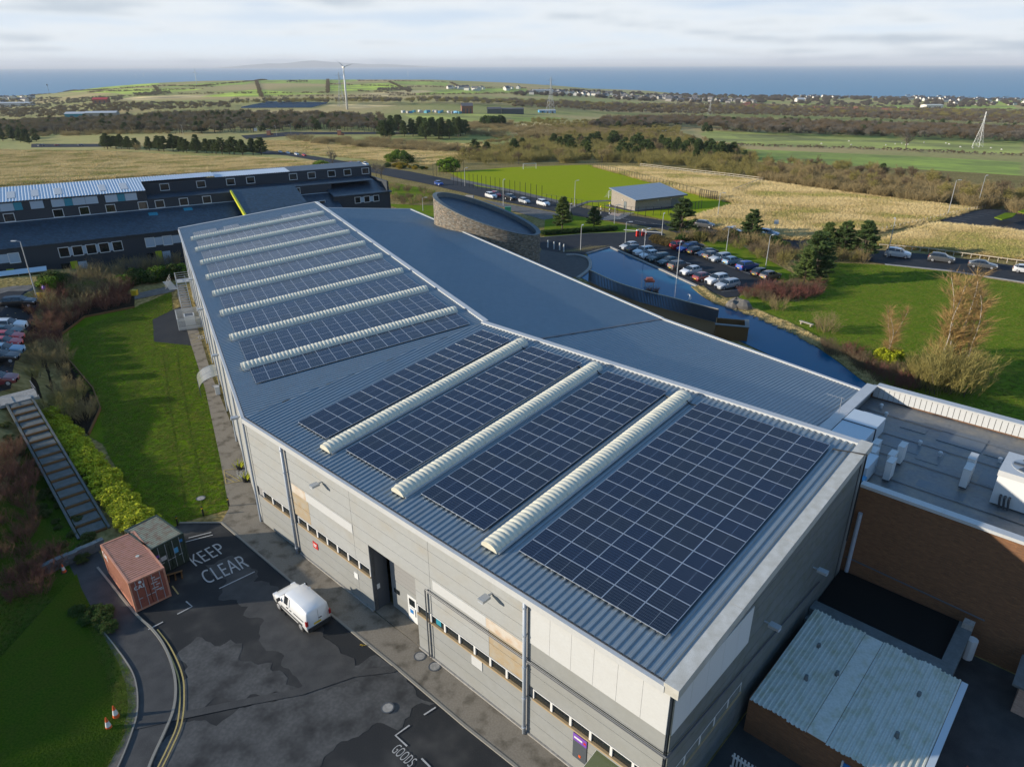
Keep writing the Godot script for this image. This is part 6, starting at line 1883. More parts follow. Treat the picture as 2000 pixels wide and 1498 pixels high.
func build_yard_things() -> void:
	# shipping containers
	var a := Vector3(-26.6, 0, -38.06); var e := Vector3(-24.86, 0, -39.77)
	var across := Vector3(e.x - a.x, 0, e.z - a.z).normalized()
	var back := Vector3(across.z, 0, -across.x)
	var mid := (a + e) / 2
	var o := thing("shipping_container", "rust-red shipping container with white lettering on its doors", "container", mid + back * 6.06 + Vector3(0, 0.1, 0), yaw_along(-back), "containers in the yard")
	container(o, M.container_red, M.container_red, M.container_door)
	var face := Basis(Vector3(0, 0, -1), Vector3.UP, Vector3(1, 0, 0))
	text_plate(o, "CAI", Transform3D(face, Vector3(6.09, 1.95, 0.62)), 0.3, M.white_paint, "lettering", true)
	for i in 6:
		var b := MB.new(); b.box(Vector3(6.09, 2.2 - i * 0.22, -0.35 - (0.22 if i % 2 else 0.0)), Vector3(0.01, 0.07, 0.42 if i % 3 else 0.26))
		part(o, "stencilled_line", b.mesh(), M.white_panel)
	var em := MB.new(); em.tube(Vector3(6.06, 2.3, 0.5), Vector3(6.08, 2.3, 0.5), 0.11, 0.11, 12)
	part(o, "round_label", em.mesh(), M.white_paint)
	text_plate(o, "CAI", Transform3D(Basis(Vector3(1, 0, 0), Vector3.UP, Vector3(0, 0, 1)), Vector3(0.8, 2.0, 1.24)), 0.5, M.white_paint, "lettering", true)
	em = MB.new(); em.tube(Vector3(3.4, 2.58, -0.3), Vector3(3.4, 2.62, -0.3), 0.13, 0.13, 8)
	part(o, "roof_patch", em.mesh(), M.asbestos)
	var gp := Vector3(-26.77, 2.69, -41.76)
	var g2 := Vector3(-25.22, 2.69, -43.79)
	var gx := Vector3(g2.x - gp.x, 0, g2.z - gp.z).normalized(); var gb := Vector3(gx.z, 0, -gx.x)
	o = thing("shipping_container", "dark green shipping container with rust-patched pale roof and pasted notices", "container", Vector3((gp.x + g2.x) / 2, 0.1, (gp.z + g2.z) / 2) + gb * 4.0, yaw_along(-gb), "containers in the yard")
	container(o, M.container_green, M.container_green_roof, M.container_green, 4.0, gp.distance_to(g2), 2.59)
	for q in [[-0.95, 1.75, 0.28, 0.22, M.purple], [0.95, 2.1, 0.25, 0.22, M.blue], [-0.55, 1.35, 0.42, 0.36, M.white_panel], [-1.05, 1.25, 0.42, 0.36, M.white_panel], [0.45, 1.5, 0.32, 0.46, M.sky_blue]]:
		var b := MB.new(); b.box(Vector3(4.035, q[1], -q[0]), Vector3(0.012, q[3], q[2]))
		part(o, "notice", b.mesh(), q[4])
	# litter of boards by the containers
	o = thing("timber_pallet", "broken timber pallet leaning by the red container", "pallet", Vector3(-25.53, 0, -41.89) + Vector3(0, 0.04, 0), 0.5)
	for i in 6:
		var b := MB.new(); b.box(Vector3(0, 0.12 + i * 0.1, -0.4 + i * 0.15), Vector3(1.1, 0.03, 0.12))
		part(o, "board", b.mesh(), M.timber)
	for i in 3:
		var b := MB.new(); b.box(Vector3(-0.45 + i * 0.45, 0.06, 0), Vector3(0.1, 0.1, 0.95))
		part(o, "bearer", b.mesh(), M.timber)
	cone(Vector3(-23.57, 0, -28.62), 1.25, "orange and white traffic cone on the grass, farther from the verge")
	cone(Vector3(-23.57, 0, -29.43), 1.25, "orange and white traffic cone on the grass, closer to the verge")
	cone(Vector3(-34.3, 0, -42.52), 1.0, "orange and white traffic cone at the foot of the stone wall")
	# potted palms by the wall
	for q in [Vector3(-26.09, 0, -57.27), Vector3(-24.75, 0, -55.1)]:
		o = thing("potted_palm", "spiky yellow-green potted plant against the hall wall", "potted plant", q + Vector3(0, 0.1, 0), 0, "potted plants by the wall")
		var b := MB.new(); b.tube(Vector3.ZERO, Vector3(0, 0.4, 0), 0.25, 0.32, 10)
		part(o, "pot", b.mesh(), M.black_paint)
		part(o, "leaves", tuft_mesh(1), M.leaf_lime, turned(Vector3(0, 0.35, 0), 0, Vector3(1.3, 1.5, 1.3)))
	# black bollards with yellow tops
	for q in [[Vector3(-24.87, 0, -51.15), "black bollard with a yellow band at the corner of the lawn by the wall"], [Vector3(-26.57, 0, -49.79), "black bollard on the lawn edge between its two fellows"], [Vector3(-28.17, 0, -48.41), "black bollard on the lawn edge behind the green container"]]:
		o = thing("bollard", q[1], "bollard", q[0], 0, "bollards on the lawn edge")
		var b := MB.new(); b.tube(Vector3.ZERO, Vector3(0, 0.95, 0), 0.07, 0.07, 8)
		part(o, "post", b.mesh(), M.black_paint)
		b = MB.new(); b.tube(Vector3(0, 0.75, 0), Vector3(0, 0.85, 0), 0.074, 0.074, 8)
		part(o, "band", b.mesh(), M.yellow)
	# a scrap of yellow plastic by the kerb
	o = thing("yellow_litter", "crumpled scrap of yellow plastic in the gutter by the kerb", "litter", Vector3(-9.99, 0, -34.98) + Vector3(0, 0.06, 0))
	var lb := MB.new()
	for i in 7:
		var p := Vector3(rng.randf_range(-0.25, 0.25), rng.randf_range(0, 0.08), rng.randf_range(-0.12, 0.12))
		lb.tri(p, p + Vector3(0.2, 0.05, 0.05), p + Vector3(0.02, 0.09, 0.14))
	part(o, "scrap", lb.mesh(), M.yellow)


func build_left_side() -> void:
	var base := Vector3(KINK.x, 0, KINK.z)
	# fire escape on the far wing
	var o := thing("fire_escape", "galvanised steel fire escape stair with railings on the far wing", "staircase", base)
	var u := 66.5
	var landing := MB.new()
	slab(landing, far_at, u, u + 2.2, -2.3, -0.1, 3.9, 4.0)
	part(o, "landing", landing.mesh(), M.galvanised)
	for i in 14:
		var b := MB.new()
		slab(b, far_at, u - 0.4 - i * 0.42, u - 0.0 - i * 0.42, -2.2, -1.0, 3.6 - i * 0.27, 3.66 - i * 0.27)
		part(o, "tread", b.mesh(), M.galvanised)
	for i in 8:
		var b := MB.new()
		slab(b, far_at, u + 2.2 + i * 0.35, u + 2.55 + i * 0.35, -4.2 + i * 0.1, -3.0 + i * 0.1, 3.7 - i * 0.28, 3.76 - i * 0.28)
		part(o, "tread", b.mesh(), M.galvanised)
	for v in [-2.3, -0.95]:
		var b := MB.new()
		b.bar(far_at(u, v, 3.9), far_at(u - 6.0, v, 0.1), 0.06, 0.25)
		for k in 2: b.bar(far_at(u, v, 4.5 + k * 0.5), far_at(u - 6.0, v, 0.7 + k * 0.5), 0.05, 0.05)
		part(o, "stringer", b.mesh(), M.galvanised)
	var rails := MB.new()
	for k in 3:
		rails.bar(far_at(u, -2.3, 4.3 + k * 0.36), far_at(u + 2.2, -2.3, 4.3 + k * 0.36), 0.05, 0.05)
		rails.bar(far_at(u + 2.2, -2.3, 4.3 + k * 0.36), far_at(u + 2.2, -0.1, 4.3 + k * 0.36), 0.05, 0.05)
		rails.bar(far_at(u + 2.2, -3.0, 4.2 + k * 0.36), far_at(u + 5.0, -4.0, 1.9 + k * 0.36), 0.05, 0.05)
	part(o, "railing", rails.mesh(), M.galvanised)
	for q in [[u, -2.25], [u + 2.15, -2.25], [u + 2.15, -0.2]]:
		var b := MB.new(); b.tube(far_at(q[0], q[1], 0), far_at(q[0], q[1], 5.1), 0.07, 0.07, 6)
		part(o, "post", b.mesh(), M.galvanised)
	# white paling enclosure with plant inside
	o = thing("plant_enclosure", "white paling enclosure round cooling plant against the far wing", "fence", base)
	for i in 24:
		part(o, "pale", slab_mesh(far_at, 54.2, 54.26, -3.3 + i * 0.135, -3.22 + i * 0.135, 0.15, 1.9), M.white_paint)
		part(o, "pale", slab_mesh(far_at, 54.3 + i * 0.2, 54.38 + i * 0.2, -3.36, -3.3, 0.15, 1.9), M.white_paint)
		part(o, "pale", slab_mesh(far_at, 59.1, 59.16, -3.3 + i * 0.135, -3.22 + i * 0.135, 0.15, 1.9), M.white_paint)
	for h in [0.4, 1.5]:
		part(o, "rail", slab_mesh(far_at, 54.27, 54.33, -3.25, -0.1, h, h + 0.1), M.white_paint)
		part(o, "rail", slab_mesh(far_at, 54.34, 59.0, -3.29, -3.23, h, h + 0.1), M.white_paint)
	o = thing("cooling_unit", "white cooling unit inside the paling enclosure", "air conditioner", base + far_at(56.2, -2.3, 0.11))
	part(o, "casing", slab_mesh(far_at, 0, 1.6, 0, 1.4, 0, 1.4), M.white_paint)
	part(o, "grille", slab_mesh(far_at, 0.15, 1.45, 0.15, 1.25, 1.4, 1.43), M.dark_steel)
	# curved clear canopy over a doorway
	o = thing("curved_canopy", "curved clear plastic smoking shelter with a thin steel frame by the far wing", "shelter", base + far_at(28.8, -2.6, 0.1))
	var fr := MB.new(); var sh := MB.new()
	var prof := []
	for i in 9:
		var t := PI * 0.5 * i / 8
		prof.append(Vector2(0.1 + 2.2 * (1 - cos(t)), 1.0 + 1.3 * sin(t)))
	for x in [0.0, 1.9, 3.8]:
		for i in 8: fr.bar(far_at(x, prof[i].x, prof[i].y), far_at(x, prof[i + 1].x, prof[i + 1].y), 0.05, 0.05)
		fr.bar(far_at(x, 0.1, 0), far_at(x, 0.1, 1.0), 0.05, 0.05)
	fr.bar(far_at(0, 0.1, 1.0), far_at(3.8, 0.1, 1.0), 0.05, 0.05)
	for i in 8: sh.quad(far_at(0, prof[i].x, prof[i].y + 0.03), far_at(3.8, prof[i].x, prof[i].y + 0.03), far_at(3.8, prof[i + 1].x, prof[i + 1].y + 0.03), far_at(0, prof[i + 1].x, prof[i + 1].y + 0.03))
	part(o, "frame", fr.mesh(), M.dark_steel)
	var clear := plain(0.75, 0.76, 0.70, 0.2)
	clear.transparency = BaseMaterial3D.TRANSPARENCY_ALPHA
	clear.albedo_color.a = 0.22
	part(o, "sheet", sh.mesh(), clear)
	o = thing("litter_bin", "small white bin under the curved clear shelter", "bin", base + far_at(28.6, -0.9, 0.1))
	part(o, "body", slab_mesh(far_at, 0, 0.5, 0, 0.5, 0, 0.9), M.white_paint)
	part(o, "lid", slab_mesh(far_at, -0.03, 0.53, -0.03, 0.53, 0.9, 0.97), M.white_panel)
	# cycle shelter by the slate building
	o = thing("cycle_shelter", "long glazed cycle shelter in front of the slate building", "shelter", Vector3(-88.44, 1.2, -119.46))
	var roofm := MB.new()
	roofm.hexa([slate_at(-22, -7.2, 2.2), slate_at(6.0, -7.2, 2.2), slate_at(6.0, -5.0, 2.5), slate_at(-22, -5.0, 2.5), slate_at(-22, -7.2, 2.26), slate_at(6.0, -7.2, 2.26), slate_at(6.0, -5.0, 2.56), slate_at(-22, -5.0, 2.56)])
	part(o, "roof", roofm.mesh(), M.white_cladding)
	for i in 8:
		var b := MB.new(); b.tube(slate_at(-21.5 + i * 3.9, -6.9, -1.0), slate_at(-21.5 + i * 3.9, -6.9, 2.2), 0.06, 0.06, 6)
		part(o, "post", b.mesh(), M.galvanised)
	var pane := MB.new()
	slab(pane, slate_at, -21.5, 5.8, -5.1, -5.06, -0.6, 2.3)
	var cg := plain(0.5, 0.6, 0.62, 0.1)
	cg.transparency = BaseMaterial3D.TRANSPARENCY_ALPHA
	cg.albedo_color.a = 0.35
	part(o, "back_pane", pane.mesh(), cg)
	# salt bin, signposts
	o = thing("salt_bin", "yellow grit bin on the path corner behind the lawn", "bin", Vector3(-63.56, 0, -113.18))
	var sb := MB.new(); sb.box(Vector3(0, 0.45, 0), Vector3(0.9, 0.8, 0.7)); sb.box(Vector3(0, 0.9, 0), Vector3(0.98, 0.12, 0.78))
	part(o, "bin", sb.mesh(), M.yellow)
	o = thing("yellow_barrier", "orange and yellow barrier frame beside the upper car park", "barrier", Vector3(-73.1, 2.24, -104.01))
	sb = MB.new(); sb.box(Vector3(0, 0.6, 0), Vector3(1.4, 1.0, 0.12))
	part(o, "board", sb.mesh(), M.yellow)
	for x in [-0.5, 0.5]:
		sb = MB.new(); sb.box(Vector3(x, 0.1, 0), Vector3(0.1, 0.2, 0.6))
		part(o, "foot", sb.mesh(), M.black_paint)
	var person := thing("person", "person in a blue jacket walking on the path by the upper car park", "person", Vector3(-73.72, 2.33, -106.11))
	sb = MB.new()
	for s in [-1, 1]:
		sb.tube(Vector3(0.09 * s, 0.0, 0.14 * s), Vector3(0.09 * s, 0.46, 0.05 * s), 0.06, 0.075, 8); sb.tube(Vector3(0.09 * s, 0.46, 0.05 * s), Vector3(0.08 * s, 0.9, 0), 0.08, 0.1, 8)
	sb.tube(Vector3(0, 0.85, 0), Vector3(0, 1.12, 0), 0.16, 0.15, 10); sb.tube(Vector3(0, 1.48, 0), Vector3(0, 1.56, 0), 0.055, 0.055, 8)
	sb.tube(Vector3(0, 1.53, 0), Vector3(0, 1.62, 0), 0.08, 0.1, 10); sb.tube(Vector3(0, 1.62, 0), Vector3(0, 1.74, 0), 0.1, 0.06, 10)
	part(person, "body", sb.mesh(true), M.trim)
	sb = MB.new()
	sb.tube(Vector3(0, 0.88, 0), Vector3(0, 1.2, 0), 0.19, 0.2, 10); sb.tube(Vector3(0, 1.2, 0), Vector3(0, 1.48, 0), 0.2, 0.13, 10)
	for s in [-1, 1]:
		sb.tube(Vector3(0.2 * s, 1.42, 0), Vector3(0.25 * s, 1.12, -0.06 * s), 0.065, 0.055, 8); sb.tube(Vector3(0.25 * s, 1.12, -0.06 * s), Vector3(0.24 * s, 0.86, 0.1 * s), 0.052, 0.04, 8)
	part(person, "jacket", sb.mesh(true), M.purple)


# ---------------------------------------------------------------- vehicles: x forward, y up, z to the right
# stations from nose to tail: [x, half width at the belt, belt height, half width of the roof, top height, glass over the next bay: 0 none, 1 sides, 2 front or rear screen]
const SHAPES := {
	"hatchback": [[2.02, 0.62, 0.58, 0.60, 0.60, 0], [1.93, 0.78, 0.70, 0.70, 0.74, 0], [1.35, 0.85, 0.86, 0.74, 0.92, 0], [0.95, 0.87, 0.93, 0.72, 0.98, 2], [0.28, 0.87, 0.95, 0.60, 1.40, 1], [-0.45, 0.87, 0.97, 0.60, 1.47, 1], [-1.30, 0.86, 1.0, 0.57, 1.41, 2], [-1.82, 0.82, 0.98, 0.66, 1.02, 0], [-1.98, 0.76, 0.78, 0.70, 0.80, 0], [-2.02, 0.68, 0.5, 0.66, 0.52, 0]],
	"suv": [[2.20, 0.66, 0.68, 0.62, 0.72, 0], [2.12, 0.82, 0.84, 0.74, 0.90, 0], [1.45, 0.90, 1.0, 0.78, 1.07, 0], [1.02, 0.91, 1.06, 0.76, 1.12, 2], [0.42, 0.91, 1.08, 0.64, 1.58, 1], [-0.5, 0.91, 1.1, 0.64, 1.66, 1], [-1.62, 0.90, 1.12, 0.61, 1.60, 2], [-2.05, 0.86, 1.10, 0.70, 1.14, 0], [-2.16, 0.80, 0.85, 0.74, 0.88, 0], [-2.20, 0.72, 0.55, 0.70, 0.58, 0]],
	"estate": [[2.28, 0.64, 0.58, 0.60, 0.60, 0], [2.18, 0.80, 0.70, 0.70, 0.74, 0], [1.50, 0.87, 0.87, 0.74, 0.92, 0], [1.05, 0.88, 0.93, 0.72, 0.98, 2], [0.35, 0.88, 0.95, 0.60, 1.40, 1], [-0.5, 0.88, 0.97, 0.60, 1.48, 1], [-1.85, 0.87, 0.98, 0.58, 1.42, 2], [-2.18, 0.83, 0.96, 0.68, 1.0, 0], [-2.26, 0.77, 0.78, 0.70, 0.80, 0], [-2.29, 0.70, 0.5, 0.66, 0.52, 0]],
	"saloon": [[2.30, 0.64, 0.56, 0.60, 0.58, 0], [2.20, 0.80, 0.68, 0.70, 0.72, 0], [1.45, 0.88, 0.85, 0.74, 0.90, 0], [0.95, 0.89, 0.92, 0.72, 0.96, 2], [0.22, 0.89, 0.94, 0.58, 1.38, 1], [-0.45, 0.89, 0.95, 0.58, 1.43, 1], [-1.05, 0.88, 0.97, 0.56, 1.38, 2], [-1.85, 0.86, 0.96, 0.70, 1.0, 0], [-2.25, 0.80, 0.88, 0.70, 0.92, 0], [-2.30, 0.70, 0.5, 0.66, 0.52, 0]],
}

func paint(r: float, g: float, b: float) -> StandardMaterial3D:
	var key := "paint%f%f%f" % [r, g, b]
	if not cache.has(key):
		var m := plain(r, g, b, 0.35, 0.15)
		m.clearcoat_enabled = true; m.clearcoat = 0.8; m.clearcoat_roughness = 0.08
		cache[key] = m
	return cache[key]

func section(s: Array) -> Array:   # right half from the sill up to the middle of the roof
	var w: float = s[1]; var belt: float = s[2]; var wr: float = s[3]; var top: float = s[4]
	var low := 0.24
	return [Vector3(s[0], low, w * 0.90), Vector3(s[0], low + (belt - low) * 0.35, w), Vector3(s[0], low + (belt - low) * 0.72, w), Vector3(s[0], belt, w * 0.965), Vector3(s[0], belt + (top - belt) * 0.90, wr + (w * 0.965 - wr) * 0.10), Vector3(s[0], top, wr * 0.86), Vector3(s[0], top + 0.015, 0)]

func car_shape(kind: String) -> Dictionary:
	var key := "car" + kind
	if cache.has(key): return cache[key]
	var body := MB.new(); var glass := MB.new()
	var st: Array = SHAPES[kind]
	for i in st.size() - 1:
		var a := section(st[i]); var c := section(st[i + 1])
		for j in 6:
			var side_glass: bool = j == 3 and st[i][5] >= 1
			var screen: bool = j >= 4 and st[i][5] == 2
			for s in [1.0, -1.0]:
				var f := Vector3(1, 1, s)
				var q: Array = [a[j] * f, a[j + 1] * f, c[j + 1] * f, c[j] * f]
				if s < 0: q.reverse()
				if side_glass or screen: glass.quad(q[0], q[1], q[2], q[3])
				else: body.quad(q[0], q[1], q[2], q[3])
	for e in [0, st.size() - 1]:
		var a := section(st[e])
		for j in 6:
			body.tri(Vector3(st[e][0], 0.24, 0), a[j], a[j + 1]); body.tri(Vector3(st[e][0], 0.24, 0), a[j] * Vector3(1, 1, -1), a[j + 1] * Vector3(1, 1, -1))
	body.quad(Vector3(st[0][0], 0.24, -0.6), Vector3(st[0][0], 0.24, 0.6), Vector3(st[-1][0], 0.24, 0.6), Vector3(st[-1][0], 0.24, -0.6))
	# pillars over the glass
	var pil := MB.new()
	for i in st.size():
		if st[i][5] == 1 or (i > 0 and st[i - 1][5] == 1):
			var a := section(st[i])
			for s in [1.0, -1.0]: pil.bar(a[3] * Vector3(1, 1, s) + Vector3(0, 0, 0.008 * s), a[4] * Vector3(1, 1, s) + Vector3(0, 0, 0.008 * s), 0.03, 0.07)
	var tyre := MB.new(); tyre.tube(Vector3(0, 0, -0.1), Vector3(0, 0, 0.1), 0.315, 0.315, 16)
	var rim := MB.new(); rim.tube(Vector3(0, 0, 0.1), Vector3(0, 0, 0.112), 0.2, 0.17, 10)
	var nose: float = st[1][0]; var tail: float = st[-2][0]
	var hl := MB.new(); hl.box(Vector3.ZERO, Vector3(0.22, 0.13, 0.32))
	var tl := MB.new(); tl.box(Vector3.ZERO, Vector3(0.12, 0.26, 0.2))
	var pl := MB.new(); pl.box(Vector3.ZERO, Vector3(0.03, 0.11, 0.5))
	var trim := MB.new()
	for s in [1, -1]: trim.box(Vector3(0.85, st[3][2] + 0.06, s * (st[3][1] + 0.09)), Vector3(0.12, 0.13, 0.18))
	cache[key] = {"body": body.mesh(true), "glass": glass.mesh(), "pillar": pil.mesh(), "tyre": tyre.mesh(), "rim": rim.mesh(), "headlight": hl.mesh(), "taillight": tl.mesh(), "plate": pl.mesh(), "mirror": trim.mesh(), "nose": nose, "tail": tail, "belt": st[2][2], "wide": st[1][1], "base": st[2][0]}
	return cache[key]

func car(kind: String, color: Material, at: Vector3, heading: Vector3, label: String, group: String) -> Node3D:
	var s := car_shape(kind)
	var o := thing("parked_car", label, "car", at, yaw_along(heading), group)
	o.scale = Vector3.ONE * 1.04
	part(o, "body", s.body, color)
	part(o, "windows", s.glass, M.car_glass)
	part(o, "pillars", s.pillar, color)
	part(o, "mirrors", s.mirror, color)
	for x in [s.base - 0.02, -s.base + 0.12]:
		for z in [1, -1]:
			var w := part(o, "wheel", s.tyre, M.rubber, turned(Vector3(x, 0.315, z * (s.wide - 0.02)), 0.0 if z > 0 else PI))
			part(w, "rim", s.rim, M.alloy)
	for z in [1, -1]:
		part(o, "headlight", s.headlight, M.lamp_glass, turned(Vector3(s.nose - 0.10, s.belt - 0.20, z * (s.wide - 0.16))))
		part(o, "taillight", s.taillight, M.tail_glass, turned(Vector3(s.tail + 0.06, s.belt - 0.06, z * (s.wide - 0.1))))
	part(o, "number_plate", s.plate, M.plate_yellow, turned(Vector3(s.tail - 0.05, 0.55, 0)))
	return o


func build_cars() -> void:
	white_van()
	var white := paint(0.62, 0.63, 0.64); var silver := paint(0.38, 0.40, 0.42); var black := paint(0.010, 0.011, 0.013); var navy := paint(0.012, 0.03, 0.075); var blue := paint(0.01, 0.055, 0.27)
	var sky := paint(0.16, 0.27, 0.38); var red := paint(0.42, 0.012, 0.015); var maroon := paint(0.17, 0.03, 0.035); var grey := paint(0.08, 0.085, 0.09); var teal := paint(0.018, 0.05, 0.06); var bronze := paint(0.13, 0.11, 0.095)
	var out := (Vector3(40.25, 0, -119.18) - Vector3(34.42, 0, -115.85)).normalized()
	var left := -out
	var pond_row := [["hatchback", silver, Vector3(24.6, 0, -144.13), "pale silver car at the entrance end of the pond-side row"], ["hatchback", grey, Vector3(25.52, 0, -141.93), "dark grey hatchback squeezed between two pale cars by the pond"], ["suv", white, Vector3(26.77, 0, -139.37), "white crossover behind the lamp post in the pond-side row"], ["hatchback", white, Vector3(27.46, 0, -136.89), "white hatchback beside the dark green estate"],
		["estate", teal, Vector3(28.84, 0, -134.48), "dark green estate in the pond-side row"], ["saloon", teal, Vector3(30.29, 0, -131.76), "dark teal saloon beside the dark green estate"], ["suv", bronze, Vector3(31.53, 0, -128.42), "dark bronze crossover next to a tall lamp post"], ["hatchback", white, Vector3(32.92, 0, -124.88), "white hatchback next to the maroon car"],
		["hatchback", maroon, Vector3(34.26, 0, -120.85), "maroon hatchback in the pond-side row"], ["suv", white, Vector3(36.12, 0, -118.91), "white crossover beside the long silver estate"], ["estate", silver, Vector3(37.13, 0, -116.12), "long silver estate at the outer end of the pond-side row"]]
	for i in pond_row.size():
		var q: Array = pond_row[i]
		var nosed: bool = i in [1, 6, 8]
		car(q[0], q[1], q[2] + Vector3(0, 0.09, 0), out if nosed else left, q[3], "cars in the row by the pond")
	var hedge_row := [["suv", red, Vector3(35.25, 0, -144.42), "bright red crossover beside the clipped hedge"], ["hatchback", blue, Vector3(36.03, 0, -142.21), "mid blue hatchback beside the bright red car"], ["suv", navy, Vector3(37.82, 0, -143.5), "navy people carrier standing behind the black hatchback"], ["hatchback", black, Vector3(37.63, 0, -140.05), "black hatchback with a yellow plate in the hedge-side row"], ["saloon", navy, Vector3(39.38, 0, -138.36), "navy saloon next to the black hatchback"],
		["hatchback", bronze, Vector3(39.88, 0, -136.31), "bronze hatchback in the hedge-side row"], ["estate", silver, Vector3(40.86, 0, -134.32), "silver estate in the hedge-side row"], ["hatchback", sky, Vector3(42.59, 0, -131.98), "light blue hatchback in the hedge-side row"], ["suv", blue, Vector3(44.2, 0, -127.9), "deep blue crossover in the hedge-side row"], ["hatchback", black, Vector3(45.52, 0, -123.69), "black hatchback with a gap beside it near the dark conifer"], ["hatchback", bronze, Vector3(46.43, 0, -121.68), "bronze hatchback last in its row under the dark conifer"]]
	for i in hedge_row.size():
		var q: Array = hedge_row[i]
		car(q[0], q[1], q[2] + Vector3(0, 0.09, 0), left if i in [1, 4, 6] else out, q[3], "cars in the row by the hedge")
	var along_road := (Vector3(94.14, 0, -124.78) - Vector3(77.17, 0, -135.8)).normalized()
	for q in [["suv", grey, Vector3(83.48, 0, -132.96), "dark grey crossover on the lawn-side road"], ["saloon", grey, Vector3(88.74, 0, -128.4), "dark grey saloon behind the crossover on the lawn-side road"], ["hatchback", white, Vector3(94.51, 0, -124.78), "white hatchback half out of view on the lawn-side road"], ["hatchback", white, Vector3(50.18, 0, -158.25), "white hatchback glimpsed over the car park shrubs"], ["estate", sky, Vector3(57.59, 0, -156.06), "pale blue estate glimpsed over the car park shrubs"], ["suv", grey, Vector3(45.62, -0.04, -165.09), "grey car almost hidden by the roadside trees"]]:
		car(q[0], q[1], q[2] + Vector3(0, 0.1, 0), along_road, q[3], "cars on the campus road")
	var v := car("suv", white, Vector3(76.86, 0, -136.61) + Vector3(0, 0.1, 0), along_road, "white window van leading the cars on the lawn-side road", "cars on the campus road")
	v.scale = Vector3(1.05, 1.15, 1.05)
	var bend := (Vector3(6.16, -1.24, -207.16) - Vector3(-17.19, -2.78, -243.61)).normalized()
	for q in [["hatchback", blue, Vector3(-25.41, -3.22, -251.13), "bright blue hatchback alone on the bend of the road"], ["suv", white, Vector3(-6.15, -1.5, -214.93), "white car beside a red one below the tall pitch fence"], ["hatchback", red, Vector3(-4.82, -1.61, -218.24), "red hatchback behind the white car below the pitch fence"], ["suv", black, Vector3(-0.27, -1.35, -210.43), "black and white crossover below the pitch fence"], ["hatchback", silver, Vector3(3.72, -1.14, -204.16), "silver hatchback below the pitch fence"], ["suv", white, Vector3(8.96, -0.98, -199.17), "white crossover leading the line below the pitch fence"]]:
		car(q[0], q[1], q[2] + Vector3(0, 0.1, 0), bend, q[3], "cars below the pitch fence")
	var lane := (Vector3(-122.04, -14.27, -436.12) - Vector3(-155.77, -17.14, -484.98)).normalized()
	for q in [["hatchback", silver, Vector3(-150.82, -16.88, -476.55), "silver car last in the line on the lane beyond the slate building"], ["hatchback", white, Vector3(-141.61, -15.99, -462.54), "white car in the line on the lane, behind another white one"], ["hatchback", white, Vector3(-132.23, -15.12, -449.14), "white car in the line on the lane, behind the red one"], ["hatchback", red, Vector3(-124.05, -14.33, -436.73), "red car leading the line on the lane beyond the slate building"], ["hatchback", silver, Vector3(-74.4, -9.29, -355.46), "silver car beyond the end of the slate building"], ["hatchback", white, Vector3(-70.58, -9.02, -351.34), "white car beyond the end of the slate building"], ["hatchback", red, Vector3(-78.61, -9.38, -356.34), "red car beyond the end of the slate building"]]:
		car(q[0], q[1], q[2] + Vector3(0, 0.12, 0), lane, q[3], "cars on the far lane")
	for q in [["estate", navy, Vector3(-383.3, -23.93, -598.05), "dark car nearest the wood on the moorland lane"], ["hatchback", maroon, Vector3(-364.74, -23.07, -588.96), "maroon car between two dark ones on the moorland lane"], ["hatchback", navy, Vector3(-337.69, -21.76, -575.06), "dark car nearest the pines on the moorland lane"]]:
		car(q[0], q[1], q[2] + Vector3(0, 0.12, 0), Vector3(-1, 0, 0), q[3], "cars on the moorland lane")
	var bays := Vector3(0.96, 0, -0.28)
	for q in [["suv", black, Vector3(-72.96, 2.72, -98.8), "black estate parked across the yellow hatching of the upper car park"], ["suv", white, Vector3(-69.3, 2.1, -90.38), "white crossover at the head of the upper car park row"], ["hatchback", teal, Vector3(-67.88, 2.29, -87.68), "dark hatchback between the white and the red car in the upper car park"], ["hatchback", red, Vector3(-66.51, 2.22, -85.77), "red hatchback next to the dark one in the upper car park"], ["hatchback", red, Vector3(-65.1, 2.34, -83.28), "red hatchback next to the pale blue car in the upper car park"], ["estate", sky, Vector3(-63.24, 2.53, -80.37), "pale blue estate in the upper car park row"], ["hatchback", black, Vector3(-61.36, 2.91, -77.15), "black hatchback beside the pale blue estate in the upper car park"], ["hatchback", maroon, Vector3(-56.97, 3.14, -70.15), "maroon hatchback apart from the row in the upper car park"]]:
		car(q[0], q[1], q[2] + Vector3(0, 0.06, 0), bays if q[3].begins_with("black estate") else bays, q[3], "cars in the upper car park")


